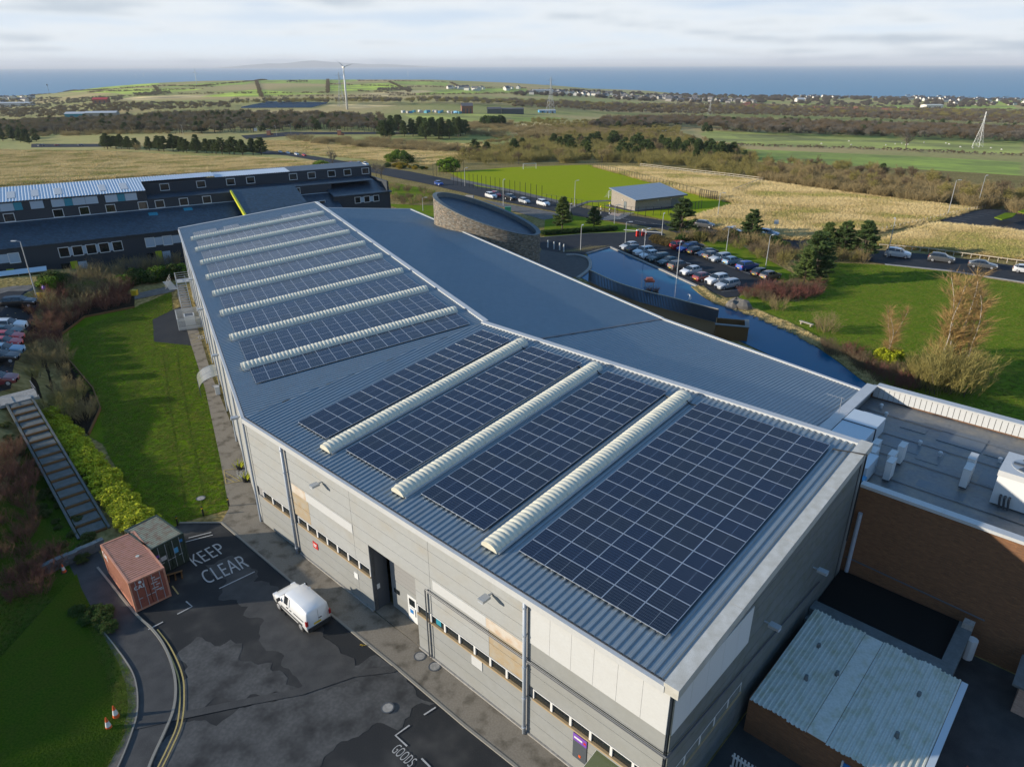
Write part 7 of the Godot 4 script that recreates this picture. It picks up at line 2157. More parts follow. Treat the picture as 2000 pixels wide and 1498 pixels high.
func white_van() -> void:
	var a := Vector3(-14.32, 0, -36.43); var f := Vector3(-16.52, 0, -38.52)
	var d := (f - a).normalized()
	var side := Vector3(-d.z, 0, d.x)   # to its right
	var mid := (a + f) / 2 + side * 0.78
	var o := thing("panel_van", "clean white panel van parked at the kerb by the goods door", "van", mid + Vector3(0, 0.04, 0), yaw_along(d), "")
	o.scale = Vector3.ONE * 1.07
	var st := [[2.19, 0.66, 0.62, 0.62, 0.66, 0], [2.10, 0.80, 0.76, 0.72, 0.84, 0], [1.75, 0.86, 0.92, 0.76, 0.98, 0], [1.28, 0.89, 1.05, 0.78, 1.10, 2], [0.55, 0.90, 1.10, 0.72, 1.74, 1], [-0.12, 0.90, 1.12, 0.73, 1.81, 0], [-0.2, 0.90, 1.12, 0.73, 1.815, 0], [-1.2, 0.90, 1.12, 0.74, 1.82, 0], [-2.05, 0.89, 1.10, 0.75, 1.79, 0], [-2.14, 0.86, 1.06, 0.73, 1.70, 0]]
	var body := MB.new(); var glass := MB.new(); var screen := MB.new()
	for i in st.size() - 1:
		var p := section(st[i]); var q := section(st[i + 1])
		for j in 6:
			for s in [1.0, -1.0]:
				var m := Vector3(1, 1, s)
				var r: Array = [p[j] * m, p[j + 1] * m, q[j + 1] * m, q[j] * m]
				if s < 0: r.reverse()
				if j >= 4 and st[i][5] == 2: screen.quad(r[0], r[1], r[2], r[3])
				elif j == 3 and st[i][5] == 1: glass.quad(r[0], r[1], r[2], r[3])
				else: body.quad(r[0], r[1], r[2], r[3])
	for e in [0, st.size() - 1]:
		var p := section(st[e])
		for j in 6:
			body.tri(Vector3(st[e][0], 0.24, 0), p[j], p[j + 1]); body.tri(Vector3(st[e][0], 0.24, 0), p[j + 1] * Vector3(1, 1, -1), p[j] * Vector3(1, 1, -1))
	var wp := paint(0.68, 0.69, 0.69)
	part(o, "body", body.mesh(true), wp)
	part(o, "windscreen", screen.mesh(), M.car_glass)
	part(o, "side_window", glass.mesh(), M.car_glass)
	var b := MB.new()
	for s in [1.0, -1.0]:
		b.bar(Vector3(0.55, 1.12, 0.885 * s), Vector3(0.52, 1.70, 0.745 * s), 0.05, 0.12)
		b.bar(Vector3(-0.06, 1.12, 0.89 * s), Vector3(-0.1, 1.74, 0.755 * s), 0.05, 0.16)
	part(o, "pillars", b.mesh(), wp)
	for s in [1, -1]:
		b = MB.new(); b.box(Vector3(-0.35, 0.66, 0.905 * s), Vector3(2.6, 0.10, 0.03))
		part(o, "rubbing_strip", b.mesh(), M.trim)
		b = MB.new(); b.box(Vector3(-1.25, 1.02, 0.905 * s), Vector3(1.15, 0.035, 0.02))
		part(o, "door_rail", b.mesh(), M.trim)
		b = MB.new(); b.box(Vector3(0.1, 0.98, 0.905 * s), Vector3(0.2, 0.05, 0.03)); b.box(Vector3(-0.3, 0.98, 0.905 * s), Vector3(0.2, 0.05, 0.03))
		part(o, "door_handle", b.mesh(), M.trim)
		b = MB.new(); b.box(Vector3(0.98, 1.18, 1.0 * s), Vector3(0.13, 0.2, 0.22))
		part(o, "mirror", b.mesh(), M.trim)
		b = MB.new(); b.box(Vector3(2.0, 0.78, 0.66 * s), Vector3(0.25, 0.2, 0.3))
		part(o, "headlight", b.mesh(), M.lamp_glass)
		b = MB.new(); b.box(Vector3(-2.11, 0.98, 0.83 * s), Vector3(0.14, 0.36, 0.14))
		part(o, "taillight", b.mesh(), M.tail_glass)
		for x in [1.36, -1.37]:
			b = MB.new(); b.tube(Vector3(x, 0.31, 0.70 * s), Vector3(x, 0.31, 0.90 * s), 0.315, 0.315, 18)
			var w := part(o, "wheel", b.mesh(), M.rubber)
			b = MB.new(); b.tube(Vector3(x, 0.31, 0.90 * s), Vector3(x, 0.31, 0.915 * s), 0.2, 0.17, 12)
			part(w, "rim", b.mesh(), M.alloy)
	b = MB.new(); b.box(Vector3(-2.16, 0.42, 0), Vector3(0.12, 0.28, 1.66))
	part(o, "rear_bumper", b.mesh(), M.trim)
	b = MB.new(); b.box(Vector3(2.15, 0.42, 0), Vector3(0.16, 0.28, 1.5))
	part(o, "front_bumper", b.mesh(), M.trim)
	b = MB.new(); b.box(Vector3(-2.16, 1.07, 0.0), Vector3(0.012, 1.15, 0.012))
	part(o, "door_gap", b.mesh(), M.joint)
	b = MB.new(); b.box(Vector3(-2.165, 0.72, -0.1), Vector3(0.02, 0.12, 0.52))
	part(o, "number_plate", b.mesh(), M.plate_yellow)
	b = MB.new(); b.box(Vector3(-2.165, 0.98, 0.12), Vector3(0.03, 0.05, 0.22))
	part(o, "rear_handle", b.mesh(), M.trim)


# ---------------------------------------------------------------- posts, fences, goals
func street_lamp(at: Vector3, tall: float, yaw: float, label: String) -> void:
	var o := thing("street_lamp", label, "street lamp", at, yaw, "street lamps")
	var k := "lamp%.1f" % tall
	if not cache.has(k):
		var b := MB.new(); b.tube(Vector3.ZERO, Vector3(0, tall, 0), 0.09, 0.055, 8); b.bar(Vector3(0, tall, 0), Vector3(0.7, tall + 0.1, 0), 0.06, 0.06)
		var h := MB.new(); h.box(Vector3(0.95, tall + 0.1, 0), Vector3(0.75, 0.12, 0.3))
		cache[k] = [b.mesh(), h.mesh()]
	part(o, "column", cache[k][0], M.galvanised)
	part(o, "lantern", cache[k][1], M.white_panel)


func post_fence(called: String, label: String, line: Array, n: int, tall: float, thick: float, rails: Array, post_mat: Material, rail_mat: Material, group := "", rail_thick := 0.05) -> void:
	var p := pts(line)
	var o := thing(called, label, "fence", Vector3.ZERO, 0, group)
	var pm := MB.new(); pm.box(Vector3(0, tall / 2, 0), Vector3(thick, tall, thick))
	var mesh := pm.mesh()
	var rm := MB.new()
	var last := Vector3.ZERO
	var total := 0.0
	for i in p.size() - 1: total += p[i].distance_to(p[i + 1])
	for i in n:
		var want := total * i / (n - 1)
		var q: Vector2 = p[-1]
		for k in p.size() - 1:
			var l: float = p[k].distance_to(p[k + 1])
			if want <= l:
				q = p[k].lerp(p[k + 1], want / l)
				break
			want -= l
		var at := on(q.x, q.y)
		part(o, "post", mesh, post_mat, turned(at))
		if i > 0:
			for h in rails: rm.bar(last + Vector3(0, h, 0), at + Vector3(0, h, 0), rail_thick, rail_thick * 1.6)
		last = at
	if rails: part(o, "rails", rm.mesh(), rail_mat)


func goal(a: Vector3, e: Vector3, label: String) -> void:
	var o := thing("football_goal", label, "goal", a, yaw_along(e - a), "football goals")
	var w := a.distance_to(e)
	var b := MB.new(); b.tube(Vector3.ZERO, Vector3(0, 2.3, 0), 0.09, 0.09, 6)
	part(o, "post", b.mesh(), M.white_paint)
	part(o, "post", b.mesh(), M.white_paint, turned(Vector3(w, 0, 0)))
	b = MB.new(); b.tube(Vector3(0, 2.3, 0), Vector3(w, 2.3, 0), 0.09, 0.09, 6)
	part(o, "crossbar", b.mesh(), M.white_paint)
	b = MB.new()
	for i in 13:
		var x := w * i / 12
		b.bar(Vector3(x, 2.3, 0), Vector3(x, 0, -1.8), 0.015, 0.015)
	for i in 6:
		var t := i / 6.0
		b.bar(Vector3(0, 2.3 * (1 - t), -1.8 * t), Vector3(w, 2.3 * (1 - t), -1.8 * t), 0.015, 0.015)
	part(o, "net", b.mesh(), M.white_panel)


func build_posts_and_fences() -> void:
	var n := 0
	for q in [[Vector3(24.21, 0, -147.31), 5.0, "street lamp at the car park entrance by the pond tip"], [Vector3(26.07, 0, -135.31), 6.0, "street lamp rising behind the first cars by the pond"], [Vector3(29.73, 0, -121.89), 6.5, "street lamp rising from the pond edge beside the bronze crossover"], [Vector3(44.47, 0, -142.53), 5.0, "street lamp on the verge behind the hedge-side cars"], [Vector3(48.35, 0, -129.66), 6.0, "street lamp on the verge near the dark conifer"], [Vector3(74.84, 0, -136.64), 7.5, "tall street lamp beside the white window van"], [Vector3(116.57, -1.7, -187.76), 9.0, "tall street lamp at the near corner of the empty car park"], [Vector3(133.36, -2.66, -202.12), 9.0, "tall street lamp at the far corner of the empty car park"],
		[Vector3(34.17, 0, -157.98), 4.5, "short street lamp by the barrier hedge"], [Vector3(25.02, -0.07, -170.22), 4.5, "short street lamp by the zebra crossing"], [Vector3(17.58, -0.93, -197.21), 7.0, "street lamp between road and pitch"], [Vector3(-2.28, -0.98, -199.39), 7.0, "street lamp beside the line of cars below the pitch"], [Vector3(53.02, -0.61, -180.59), 6.0, "street lamp behind the changing pavilion"], [Vector3(-16, -2.95, -246.91), 6.0, "street lamp at the end of the tall pitch fence"], [Vector3(14.48, -0.15, -173.84), 4.0, "short street lamp on the verge beside the stone drum"], [Vector3(-23.94, -0.75, -191.02), 3.5, "short street lamp on the verge behind the hall roof"], [Vector3(-73.33, 2.43, -103.43), 9.0, "tall street lamp by the upper car park, before the slate building"], [Vector3(-292.68, -20.73, -657.96), 8.0, "lamp post on the moorland road behind the pines"], [Vector3(-200.64, -19.5, -630.65), 8.0, "lamp post on the moorland road near the brick piers"], [Vector3(-191.34, -19.59, -640.93), 8.0, "lamp post on the moorland road by the roundabout"], [Vector3(14.37, 0, -143.4), 5.0, "blue-grey lamp post on the yellow hatching by the pond"]]:
		street_lamp(q[0], q[1], PI if q[0].x < -60 else 0.6 * (n % 3), q[2])
		n += 1
	for q in [Vector3(7.66, 0, -145.72), Vector3(8.88, 0, -144.36), Vector3(10, 0, -143.46), Vector3(10.77, 0, -142.14)]:
		var o := thing("white_bollard", "white post in the row of four on the hatched forecourt", "bollard", q, 0, "white forecourt bollards")
		var b := MB.new(); b.tube(Vector3.ZERO, Vector3(0, 1.6, 0), 0.13, 0.13, 8)
		part(o, "post", b.mesh(), M.white_paint)
	for q in [[Vector3(25.25, -0.44, -181.58), "striped belisha beacon on the pavilion side of the zebra crossing"], [Vector3(22.36, -0.25, -176.09), "striped belisha beacon on the near side of the zebra crossing"]]:
		var o := thing("belisha_beacon", q[1], "beacon", q[0], 0, "zebra crossing beacons")
		for i in 6:
			var b := MB.new(); b.tube(Vector3(0, i * 0.5, 0), Vector3(0, i * 0.5 + 0.5, 0), 0.09, 0.09, 8)
			part(o, "band", b.mesh(), M.black_paint if i % 2 == 0 else M.white_paint)
		var s := SphereMesh.new(); s.radius = 0.25; s.height = 0.5; s.radial_segments = 10; s.rings = 6
		part(o, "globe", s, M.yellow, turned(Vector3(0, 3.2, 0)))
	# entrance barrier
	for q in [[Vector3(28.27, 0, -156), "red barrier cabinet on the pond side of the entrance"], [Vector3(29.62, 0, -156.49), "red barrier cabinet in the middle of the entrance"]]:
		var o := thing("barrier_cabinet", q[1], "barrier", q[0], 0.3, "entrance barriers")
		var b := MB.new(); b.box(Vector3(0, 0.65, 0), Vector3(0.55, 1.3, 0.55))
		part(o, "cabinet", b.mesh(), M.red_paint)
		b = MB.new(); b.box(Vector3(0, 1.42, 0), Vector3(0.5, 0.2, 0.5))
		part(o, "top", b.mesh(), M.white_paint)
	var bo := thing("barrier_boom", "white barrier boom across the car park entrance", "barrier", Vector3(28.27, 0, -156))
	var bm := MB.new(); bm.bar(Vector3(-3.0, 1.35, -0.8), Vector3(5.2, 1.15, 1.2), 0.12, 0.12)
	part(bo, "arm", bm.mesh(), M.white_paint)
	bm = MB.new(); bm.bar(Vector3(5.2, 0, 1.2), Vector3(5.2, 1.1, 1.2), 0.1, 0.1)
	part(bo, "rest", bm.mesh(), M.white_paint)
	var pc := Vector3(30.58, 0, -158.04)
	cone(pc, 1.2, "orange and white traffic cone behind the entrance barrier")
	# fences
	post_fence("pitch_fence", "tall black mesh fence between the road and the football pitch", [-20.3, -252.5, -6.4, -230.3, 8.9, -207.1], 20, 4.6, 0.13, [], M.black_paint, null, "pitch fences")
	post_fence("pitch_fence", "low black mesh fence from the tall fence round to the pavilion", [8.9, -207.1, 15.3, -199.1, 22.2, -190.0, 31.7, -180.8, 44.2, -183.5, 52.2, -194.1], 30, 2.4, 0.10, [2.3], M.black_paint, M.black_paint, "pitch fences", 0.03)
	post_fence("pitch_fence", "low dark fence along the grassy long side of the football pitch", [36.0, -335.9, 43.2, -302.6, 50.6, -261.5, 56.5, -227.3, 61.3, -212.1], 44, 2.2, 0.10, [2.1], M.black_paint, M.black_paint, "pitch fences", 0.03)
	post_fence("pitch_fence", "black mesh fence at the shrubby corner of the football pitch", [-30.7, -283.3, -27.1, -296.8, -20.6, -311.5], 9, 4.6, 0.12, [], M.black_paint, null, "pitch fences")
	post_fence("gate_panel", "dark gated section of fence at the corner of the pitch", [56.9, -215.1, 61.0, -211.0], 9, 2.6, 0.14, [0.6, 1.3, 2.5], M.black_paint, M.black_paint)
	post_fence("rail_fence", "new pale timber rail fence along the scrub beyond the pitch", [60.0, -337.3, 74.5, -307.8, 86.3, -287.8, 94.8, -270.4], 30, 1.4, 0.13, [0.6, 1.3], M.weathered, M.weathered, "timber rail fences", 0.10)
	post_fence("rail_fence", "short pale timber rail fence turning back from the scrub", [94.8, -270.4, 82.1, -248.8, 71.6, -230.3], 9, 1.3, 0.13, [0.6, 1.2], M.weathered, M.weathered, "timber rail fences", 0.09)
	post_fence("knee_rail", "low timber knee rail leading to the empty car park", [83.3, -160.4, 100.4, -173.5, 115.3, -186.0, 138.4, -205.2], 34, 0.9, 0.2, [], M.weathered, null, "timber rail fences")
	post_fence("knee_rail", "pale timber knee rail along the far side of the lawn-side road", [76.98, -144.26, 84.29, -141.52, 89.95, -136.83, 97.95, -130.48, 102.59, -126.07], 22, 0.95, 0.13, [0.85], M.weathered, M.weathered, "timber rail fences", 0.10)
	goal(Vector3(5.28, -6.81, -318.18), Vector3(11.01, -6.97, -320.86), "white football goal at the shrubby end of the pitch")
	goal(Vector3(29.24, -1.51, -213.41), Vector3(32.64, -1.68, -217.88), "white football goal half hidden by the changing pavilion")
	var kiosk := thing("green_bin_store", "green plastic bin store beside the road", "bin", Vector3(-0.93, -0.62, -188.45))
	bm = MB.new(); bm.box(Vector3(0, 0.6, 0), Vector3(1.6, 1.2, 1.2)); bm.box(Vector3(0, 1.28, 0), Vector3(1.7, 0.16, 1.3))
	part(kiosk, "bin", bm.mesh(), M.green_paint)
	for q in [[Vector3(-209.33, -19.64, -637.31), "brick gate pier on the west side of the moorland road"], [Vector3(-146.92, -19.32, -631.32), "brick gate pier on the east side of the moorland road"]]:
		var o := thing("brick_pier", q[1], "pillar", q[0], 0, "brick piers on the moorland road")
		bm = MB.new(); bm.box(Vector3(0, 2.0, 0), Vector3(3.2, 4.0, 2.0)); bm.box(Vector3(2.4, 0.9, 0), Vector3(3.0, 1.8, 1.0))
		part(o, "pier", bm.mesh(), M.house_brick)
		bm = MB.new(); bm.box(Vector3(0, 4.1, 0), Vector3(3.5, 0.3, 2.3))
		part(o, "cap", bm.mesh(), M.concrete)
	var sg := thing("roadside_sign", "white roadside sign board on the moorland road", "sign", Vector3(-233.96, -20.31, -676.43))
	bm = MB.new(); bm.box(Vector3(0, 2.2, 0), Vector3(3.0, 2.6, 0.1))
	part(sg, "board", bm.mesh(), M.white_paint)
	for x in [-1.1, 1.1]:
		bm = MB.new(); bm.box(Vector3(x, 0.5, 0.08), Vector3(0.12, 1.2, 0.12))
		part(sg, "leg", bm.mesh(), M.galvanised)
	sg = thing("roadside_sign", "small white sign on two posts over the car park shrubs", "sign", Vector3(60.28, -0.01, -159.19))
	bm = MB.new(); bm.box(Vector3(0, 2.5, 0), Vector3(1.0, 0.9, 0.06))
	part(sg, "board", bm.mesh(), M.white_paint)
	bm = MB.new(); bm.tube(Vector3.ZERO, Vector3(0, 2.4, 0), 0.05, 0.05, 6)
	part(sg, "leg", bm.mesh(), M.galvanised)


func build_near_plants() -> void:
	var twig := ["stems", "twigs"]
	# shrubs on the bank between the lawn and the upper car park
	for p in scatter([-55.15, -72.48, -46.29, -65.43, -46.72, -70.28, -59.65, -85.44, -65.48, -94.14, -66.45, -103.16, -61.13, -106.88, -66.47, -116.75, -74.44, -120.36, -73.96, -108.08, -71.35, -99.08], 62, 1.5):
		var red: bool = p.y < -88
		plant("bare_shrub", "dark red leafless dogwood in the bed behind the lawn" if red else "tan leafless shrub on the bank above the lawn", "shrub", bare_shrub(rng.randi() % 3), [M.bark, M.twig_red if red else (M.twig_tan if rng.randf() < 0.75 else M.twig_olive)], on(p.x, p.y), rng.randf_range(1.9, 2.9), 1.05, "dogwoods behind the lawn" if red else "leafless shrubs on the bank", twig)
	for p in scatter([-71.67, -102.03, -73.36, -115.23, -68.94, -119.88, -65.72, -115.24, -67.33, -106.95, -67.81, -99.4], 20, 1.4):
		plant("bare_shrub", "straw-coloured leafless shrub at the back of the bed", "shrub", bare_shrub(rng.randi() % 3), [M.bark, M.twig_tan], on(p.x, p.y), rng.randf_range(2.4, 3.2), 1.0, "straw-coloured shrubs", twig)
	# shrubs left of the steps
	for p in scatter([-47.81, -54.61, -48.17, -59.67, -44.05, -54.34, -38.23, -46.1, -33.31, -41.81, -34.62, -39, -37.8, -38.95], 34, 1.2):
		plant("bare_shrub", "dark crimson leafless shrub on the slope beside the steps", "shrub", bare_shrub(rng.randi() % 3), [M.bark, M.twig_red], on(p.x, p.y), rng.randf_range(1.2, 2.0), 1.1, "crimson shrubs beside the steps", twig)
	for p in scatter([-52.04, -62.98, -49.42, -61.65, -41.03, -53.67, -33.39, -45.17, -33.59, -42.99, -39.53, -48.91, -44.95, -54.5], 26, 1.1):
		plant("ground_shrub", "low green weedy shrub on the slope beside the steps", "shrub", leafy_shrub(4, 0.05, 1500), [M.bark, M.bank_leaf], on(p.x, p.y), rng.randf_range(0.4, 0.8), 1.5, "weedy shrubs beside the steps", ["stem", "leaves"])
	for p in scatter([-30.78, -38.03, -29.24, -38.53, -27.53, -36.3, -29.02, -36.79], 6, 0.8):
		plant("ground_shrub", "dark green bramble by the service path", "shrub", leafy_shrub(4, 0.05, 1500), [M.bark, M.leaf], on(p.x, p.y), rng.randf_range(0.6, 0.9), 1.6, "brambles by the service path", ["stem", "leaves"])
	# evergreen hedge in front of the slate building
	var o := thing("evergreen_hedge", "dark evergreen hedge in front of the slate building", "hedge")
	for i in 22:
		var t := i / 21.0
		var p: Vector2 = Vector2(-75.1, -109.49).lerp(Vector2(-61.81, -125.4), t) + Vector2(rng.randf_range(-1, 1), rng.randf_range(-1.2, 1.2))
		var s := rng.randf_range(2.0, 2.9)
		part(o, "bush", leafy_shrub(i % 3, 0.05, 3000)[1], M.leaf if i % 3 else M.leaf_green, turned(on(p.x, p.y, -0.1), rng.randf() * TAU, Vector3(s * 1.3, s, s * 1.3)))
	for p in scatter([-75.91, -112.97, -72.25, -128.33, -64.65, -131.9, -63.35, -128.94, -69.65, -123.13, -74.18, -111.16], 26, 1.2):
		plant("bare_shrub", "tall straw-grey leafless shrub against the slate building", "shrub", bare_shrub(rng.randi() % 3), [M.bark, M.twig_grey if rng.randf() < 0.5 else M.twig_tan], on(p.x, p.y), rng.randf_range(2.6, 3.8), 0.9, "leafless shrubs before the slate building", twig)
	# round the car park by the pond
	var hedge := thing("clipped_beech_hedge", "brown clipped beech hedge block at the car park entrance", "hedge")
	for i in 9:
		var p: Vector2 = Vector2(31.25, -150.5).lerp(Vector2(34.16, -145.34), i / 8.0)
		part(hedge, "bush", leafy_shrub(i % 3, 0.05, 3000)[1], M.beech, turned(on(p.x, p.y, -0.1), i * 1.3, Vector3(2.4, 1.9, 2.4)))
	var h2 := thing("evergreen_hedge", "long low dark hedge on the verge beside the stone drum", "hedge")
	for i in 20:
		var p: Vector2 = Vector2(7.32, -157.88).lerp(Vector2(23.73, -162.45), i / 19.0)
		part(h2, "bush", leafy_shrub(i % 3, 0.05, 3000)[1], M.leaf, turned(on(p.x, p.y, -0.1), i * 1.3, Vector3(1.9, 1.3, 1.9)))
	for q in [[Vector3(11.89, 0, -163.75), 7.5, 0, "tall thin pine on the verge beside the stone drum"], [Vector3(19.57, 0, -165.88), 5.0, 1, "bushy pine on the verge by the zebra crossing"], [Vector3(38, 0, -155.85), 8.5, 1, "tall spreading pine at the car park entrance"], [Vector3(53.02, 0, -153.59), 6.5, 1, "bushy pine between the road and the car park shrubs"], [Vector3(53.92, 0, -120.61), 8.8, 1, "dark spreading pine standing over the end of the car park"], [Vector3(51.13, 0, -118.1), 6.5, 0, "smaller dark pine beside the spreading one at the car park end"], [Vector3(63.58, 0, -139.27), 6.5, 0, "slim pine in the roadside group, farthest from the van"], [Vector3(66.44, 0, -137.98), 7.0, 1, "pine in the middle of the roadside group"], [Vector3(69.61, 0, -135.9), 7.5, 1, "broad pine of the roadside group nearest the van"], [Vector3(146.05, -6.87, -283.99), 6.5, 1, "lone dark pine in the scrub beside the green field"], [Vector3(113.54, -9.79, -354.42), 7.0, 1, "dark pine in the scrub near the rail fence"], [Vector3(40.84, -10.93, -390.69), 9.0, 0, "tall dark spruce behind the far goal"], [Vector3(14.46, -0.2, -175.33), 2.5, 1, "small round pine on the verge"]]:
		plant("pine_tree", q[3], "tree", pine(q[2]), [M.bark, M.needle if q[2] else M.needle_light], q[0], q[1], 1.15, "pines round the campus road")
	for p in scatter([34.9, -151.9, 47.9, -154.2, 58.53, -140.18, 72.19, -133.89, 71.57, -131.59, 61.91, -133.25, 55.22, -121.57, 51.41, -124.99, 47.34, -144.7], 46, 1.6):
		var k := rng.randi() % 3
		plant("bare_shrub", ["brown leafless shrub between the car park and the road", "olive leafless shrub between the car park and the road", "tan leafless shrub between the car park and the road"][k], "shrub", bare_shrub(rng.randi() % 3), [M.bark, [M.twig_brown, M.twig_olive, M.twig_tan][k]], on(p.x, p.y), rng.randf_range(1.8, 3.2), 1.0, "leafless shrubs by the car park", twig)
	for p in scatter([35.2, -153.4, 48.6, -156.7, 59.92, -146.78, 59.33, -142.31, 46.9, -150.7, 35.59, -149.96], 16, 1.6):
		plant("evergreen_bush", "dark evergreen bush between the car park and the road", "shrub", leafy_shrub(rng.randi() % 3, 0.05, 3000), [M.bark, M.leaf], on(p.x, p.y), rng.randf_range(1.4, 2.2), 1.4, "evergreen bushes by the car park", ["stem", "leaves"])
	for p in scatter([37.18, -111.73, 46.24, -116.92, 53.04, -118.39, 51.54, -112.42, 49.26, -108.83, 41.6, -108.37, 37.62, -109.5], 30, 1.2):
		plant("bare_shrub", "russet leafless shrub at the end of the car park", "shrub", bare_shrub(rng.randi() % 3), [M.bark, M.twig_red if rng.randf() < 0.5 else M.twig_brown], on(p.x, p.y), rng.randf_range(1.3, 2.2), 1.25, "russet shrubs at the car park end", twig)
	# trees at the foot of the lawn by the pond
	for q in [[Vector3(54.16, 0, -80.69), 13.0, 0, "tall birch with orange twigs on the pond bank"], [Vector3(56.49, 0, -80.03), 12.0, 1, "second birch with orange twigs on the pond bank"], [Vector3(49.18, 0, -84.1), 7.5, 2, "slender young birch leaning over the pond bank"]]:
		plant("birch_tree", q[3], "tree", birch(q[2]), [M.birch_bark, M.twig_orange], q[0], q[1], 1.55, "birches by the pond")
	for q in [[Vector3(51.01, 0, -73.78), 6.0], [Vector3(49.52, 0, -74.36), 5.0], [Vector3(52.8, 0, -73.77), 5.5], [Vector3(53.23, 0, -76.06), 5.0], [Vector3(48.63, 0, -75.52), 4.5], [Vector3(51.39, 0, -76.08), 5.0]]:
		plant("willow_shrub", "large olive leafless willow by the annex roof", "shrub", bare_shrub(rng.randi() % 3), [M.bark, M.twig_olive], q[0], q[1], 0.95, "willows by the annex", twig)
	for p in scatter([42.39, -89.67, 44.6, -86.64, 46.73, -81.09, 50.21, -77.89, 47.28, -73.54, 44.34, -76.14, 43.43, -82.44, 41.72, -86.3], 26, 1.0):
		plant("bare_shrub", "brown waterside shrub on the pond bank", "shrub", bare_shrub(rng.randi() % 3), [M.bark, M.twig_brown if rng.randf() < 0.6 else M.twig_red], on(p.x, p.y), rng.randf_range(1.2, 2.4), 1.1, "waterside shrubs", twig)
	for q in [Vector3(47.99, 0, -83.42), Vector3(49.53, 0, -83.06), Vector3(48.02, 0, -81.73)]:
		plant("yellow_shrub", "yellow-green leafy shrub on the pond bank", "shrub", leafy_shrub(1, 0.05, 3000), [M.bark, M.leaf_lime], q, 2.0, 1.0, "yellow shrubs on the pond bank", ["stem", "leaves"])
	plant("bare_shrub", "pale round leafless shrub on the lawn above the bench", "shrub", bare_shrub(1), [M.bark, M.twig_tan], Vector3(41.82, 0, -104.22), 2.4, 1.2, "", twig)
	plant("bare_shrub", "pale round leafless shrub beside the bench", "shrub", bare_shrub(2), [M.bark, M.twig_tan], Vector3(45.22, 0, -94.51), 3.0, 1.2, "", twig)
	# round the bend of the road
	for q in [[Vector3(-59.95, -11.02, -389.84), 5.5, M.leaf_green, "big rounded bright green bush beyond the road bend"], [Vector3(-61.6, -10.19, -374.4), 4.5, M.leaf_green, "second rounded green bush beyond the road bend"], [Vector3(-85.78, -7.9, -327.02), 4.5, M.leaf_green, "bright green bush behind the slate building"], [Vector3(-52.43, -9.62, -365.38), 4.5, M.leaf, "dark rounded bush beside the big green one"], [Vector3(-27.1, -6.4, -309.46), 6.0, M.leaf_green, "tall green bush at the corner of the pitch"]]:
		plant("evergreen_bush", q[3], "shrub", leafy_shrub(rng.randi() % 3, 0.05, 3000), [M.bark, q[2]], q[0], q[1], 1.6, "", ["stem", "leaves"])
	for p in scatter([-60.6, -352.8, -48.3, -344.1, -32.9, -312.7, -33.5, -297.5, -47.3, -320.1, -57.4, -333.1], 16, 1.4):
		plant("gorse_bush", "gorse bush in yellow flower beyond the road bend", "shrub", leafy_shrub(rng.randi() % 3, 0.05, 3000), [M.bark, M.gorse if rng.randf() < 0.6 else M.leaf], on(p.x, p.y), rng.randf_range(1.2, 2.0), 1.7, "gorse beyond the bend", ["stem", "leaves"])
	for p in scatter([-45.0, -253.3, -23.9, -223.7, -22.0, -202.1, -28.4, -197.6, -36.6, -207.9], 26, 1.6):
		plant("bare_shrub", "brown leafless shrub on the verge between the slate building and the drum", "shrub", bare_shrub(rng.randi() % 3), [M.bark, M.twig_tan if rng.randf() < 0.6 else M.twig_brown], on(p.x, p.y), rng.randf_range(1.5, 2.8), 1.1, "verge shrubs", twig)
	for q in [[Vector3(-84.89, -8.83, -344.68), 9.0], [Vector3(-49.28, -4.58, -272.82), 7.0], [Vector3(-54.05, -5.47, -288.51), 6.0]]:
		plant("bare_tree", "grey-brown leafless tree near the end of the slate building", "tree", bare_tree(rng.randi() % 4), [M.bark, M.twig_grey], q[0], q[1], 1.0, "trees near the slate building")
	# row of pines on the moor
	for i in 30:
		var t := i / 29.0
		var p: Vector2 = Vector2(-300.43, -538.35).lerp(Vector2(-158.63, -458.05), t) + Vector2(rng.randf_range(-1.5, 1.5), rng.randf_range(-4, 4))
		if i in [8, 9]:
			plant("bare_shrub", "tan bare shrub between the pines of the moor", "shrub", bare_shrub(i % 3), [M.bark, M.twig_tan], on(p.x, p.y), 5.0, 1.0, "bare shrubs among the pines", twig)
		else:
			plant("pine_tree", "dark green pine in the row across the moor", "tree", pine(i % 4), [M.bark, M.needle], on(p.x, p.y), rng.randf_range(8.0, 11.0), 1.35, "pines in the row across the moor")
	# plantation of firs and birches at the middle distance
	for p in scatter([-117.1, -641.2, -91.3, -664.6, -45.4, -666.5, -30.9, -606.5, -54.8, -568.7, -105.3, -585.9], 34, 3.0):
		plant("pine_tree", "dark green fir in the plantation beyond the moor", "tree", pine(rng.randi() % 4), [M.bark, M.needle], on(p.x, p.y), rng.randf_range(11, 16), 1.15, "firs in the plantation")
	for q in [Vector3(-25.46, -22.31, -764.18), Vector3(-18.44, -22.3, -757.18), Vector3(-11.8, -22.65, -768.05)]:
		plant("pine_tree", "dark round evergreen standing alone in the heath", "tree", leafy_shrub(rng.randi() % 3, 0.05, 3000), [M.bark, M.leaf], q, 11.0, 1.1, "round evergreens on the heath")
	for p in scatter([-446.7, -641.8, -399.1, -619.8, -487.9, -764.8, -552.3, -841.9, -574.1, -830.6], 22, 3.0):
		plant("pine_tree", "dark evergreen at the edge of the wood by the moorland lane", "tree", pine(rng.randi() % 4), [M.bark, M.needle], on(p.x, p.y), rng.randf_range(7, 10), 1.5, "evergreens by the moorland lane")
	# scrub behind the pitch
	var kinds := [M.twig_olive, M.twig_olive, M.twig_tan, M.twig_brown]
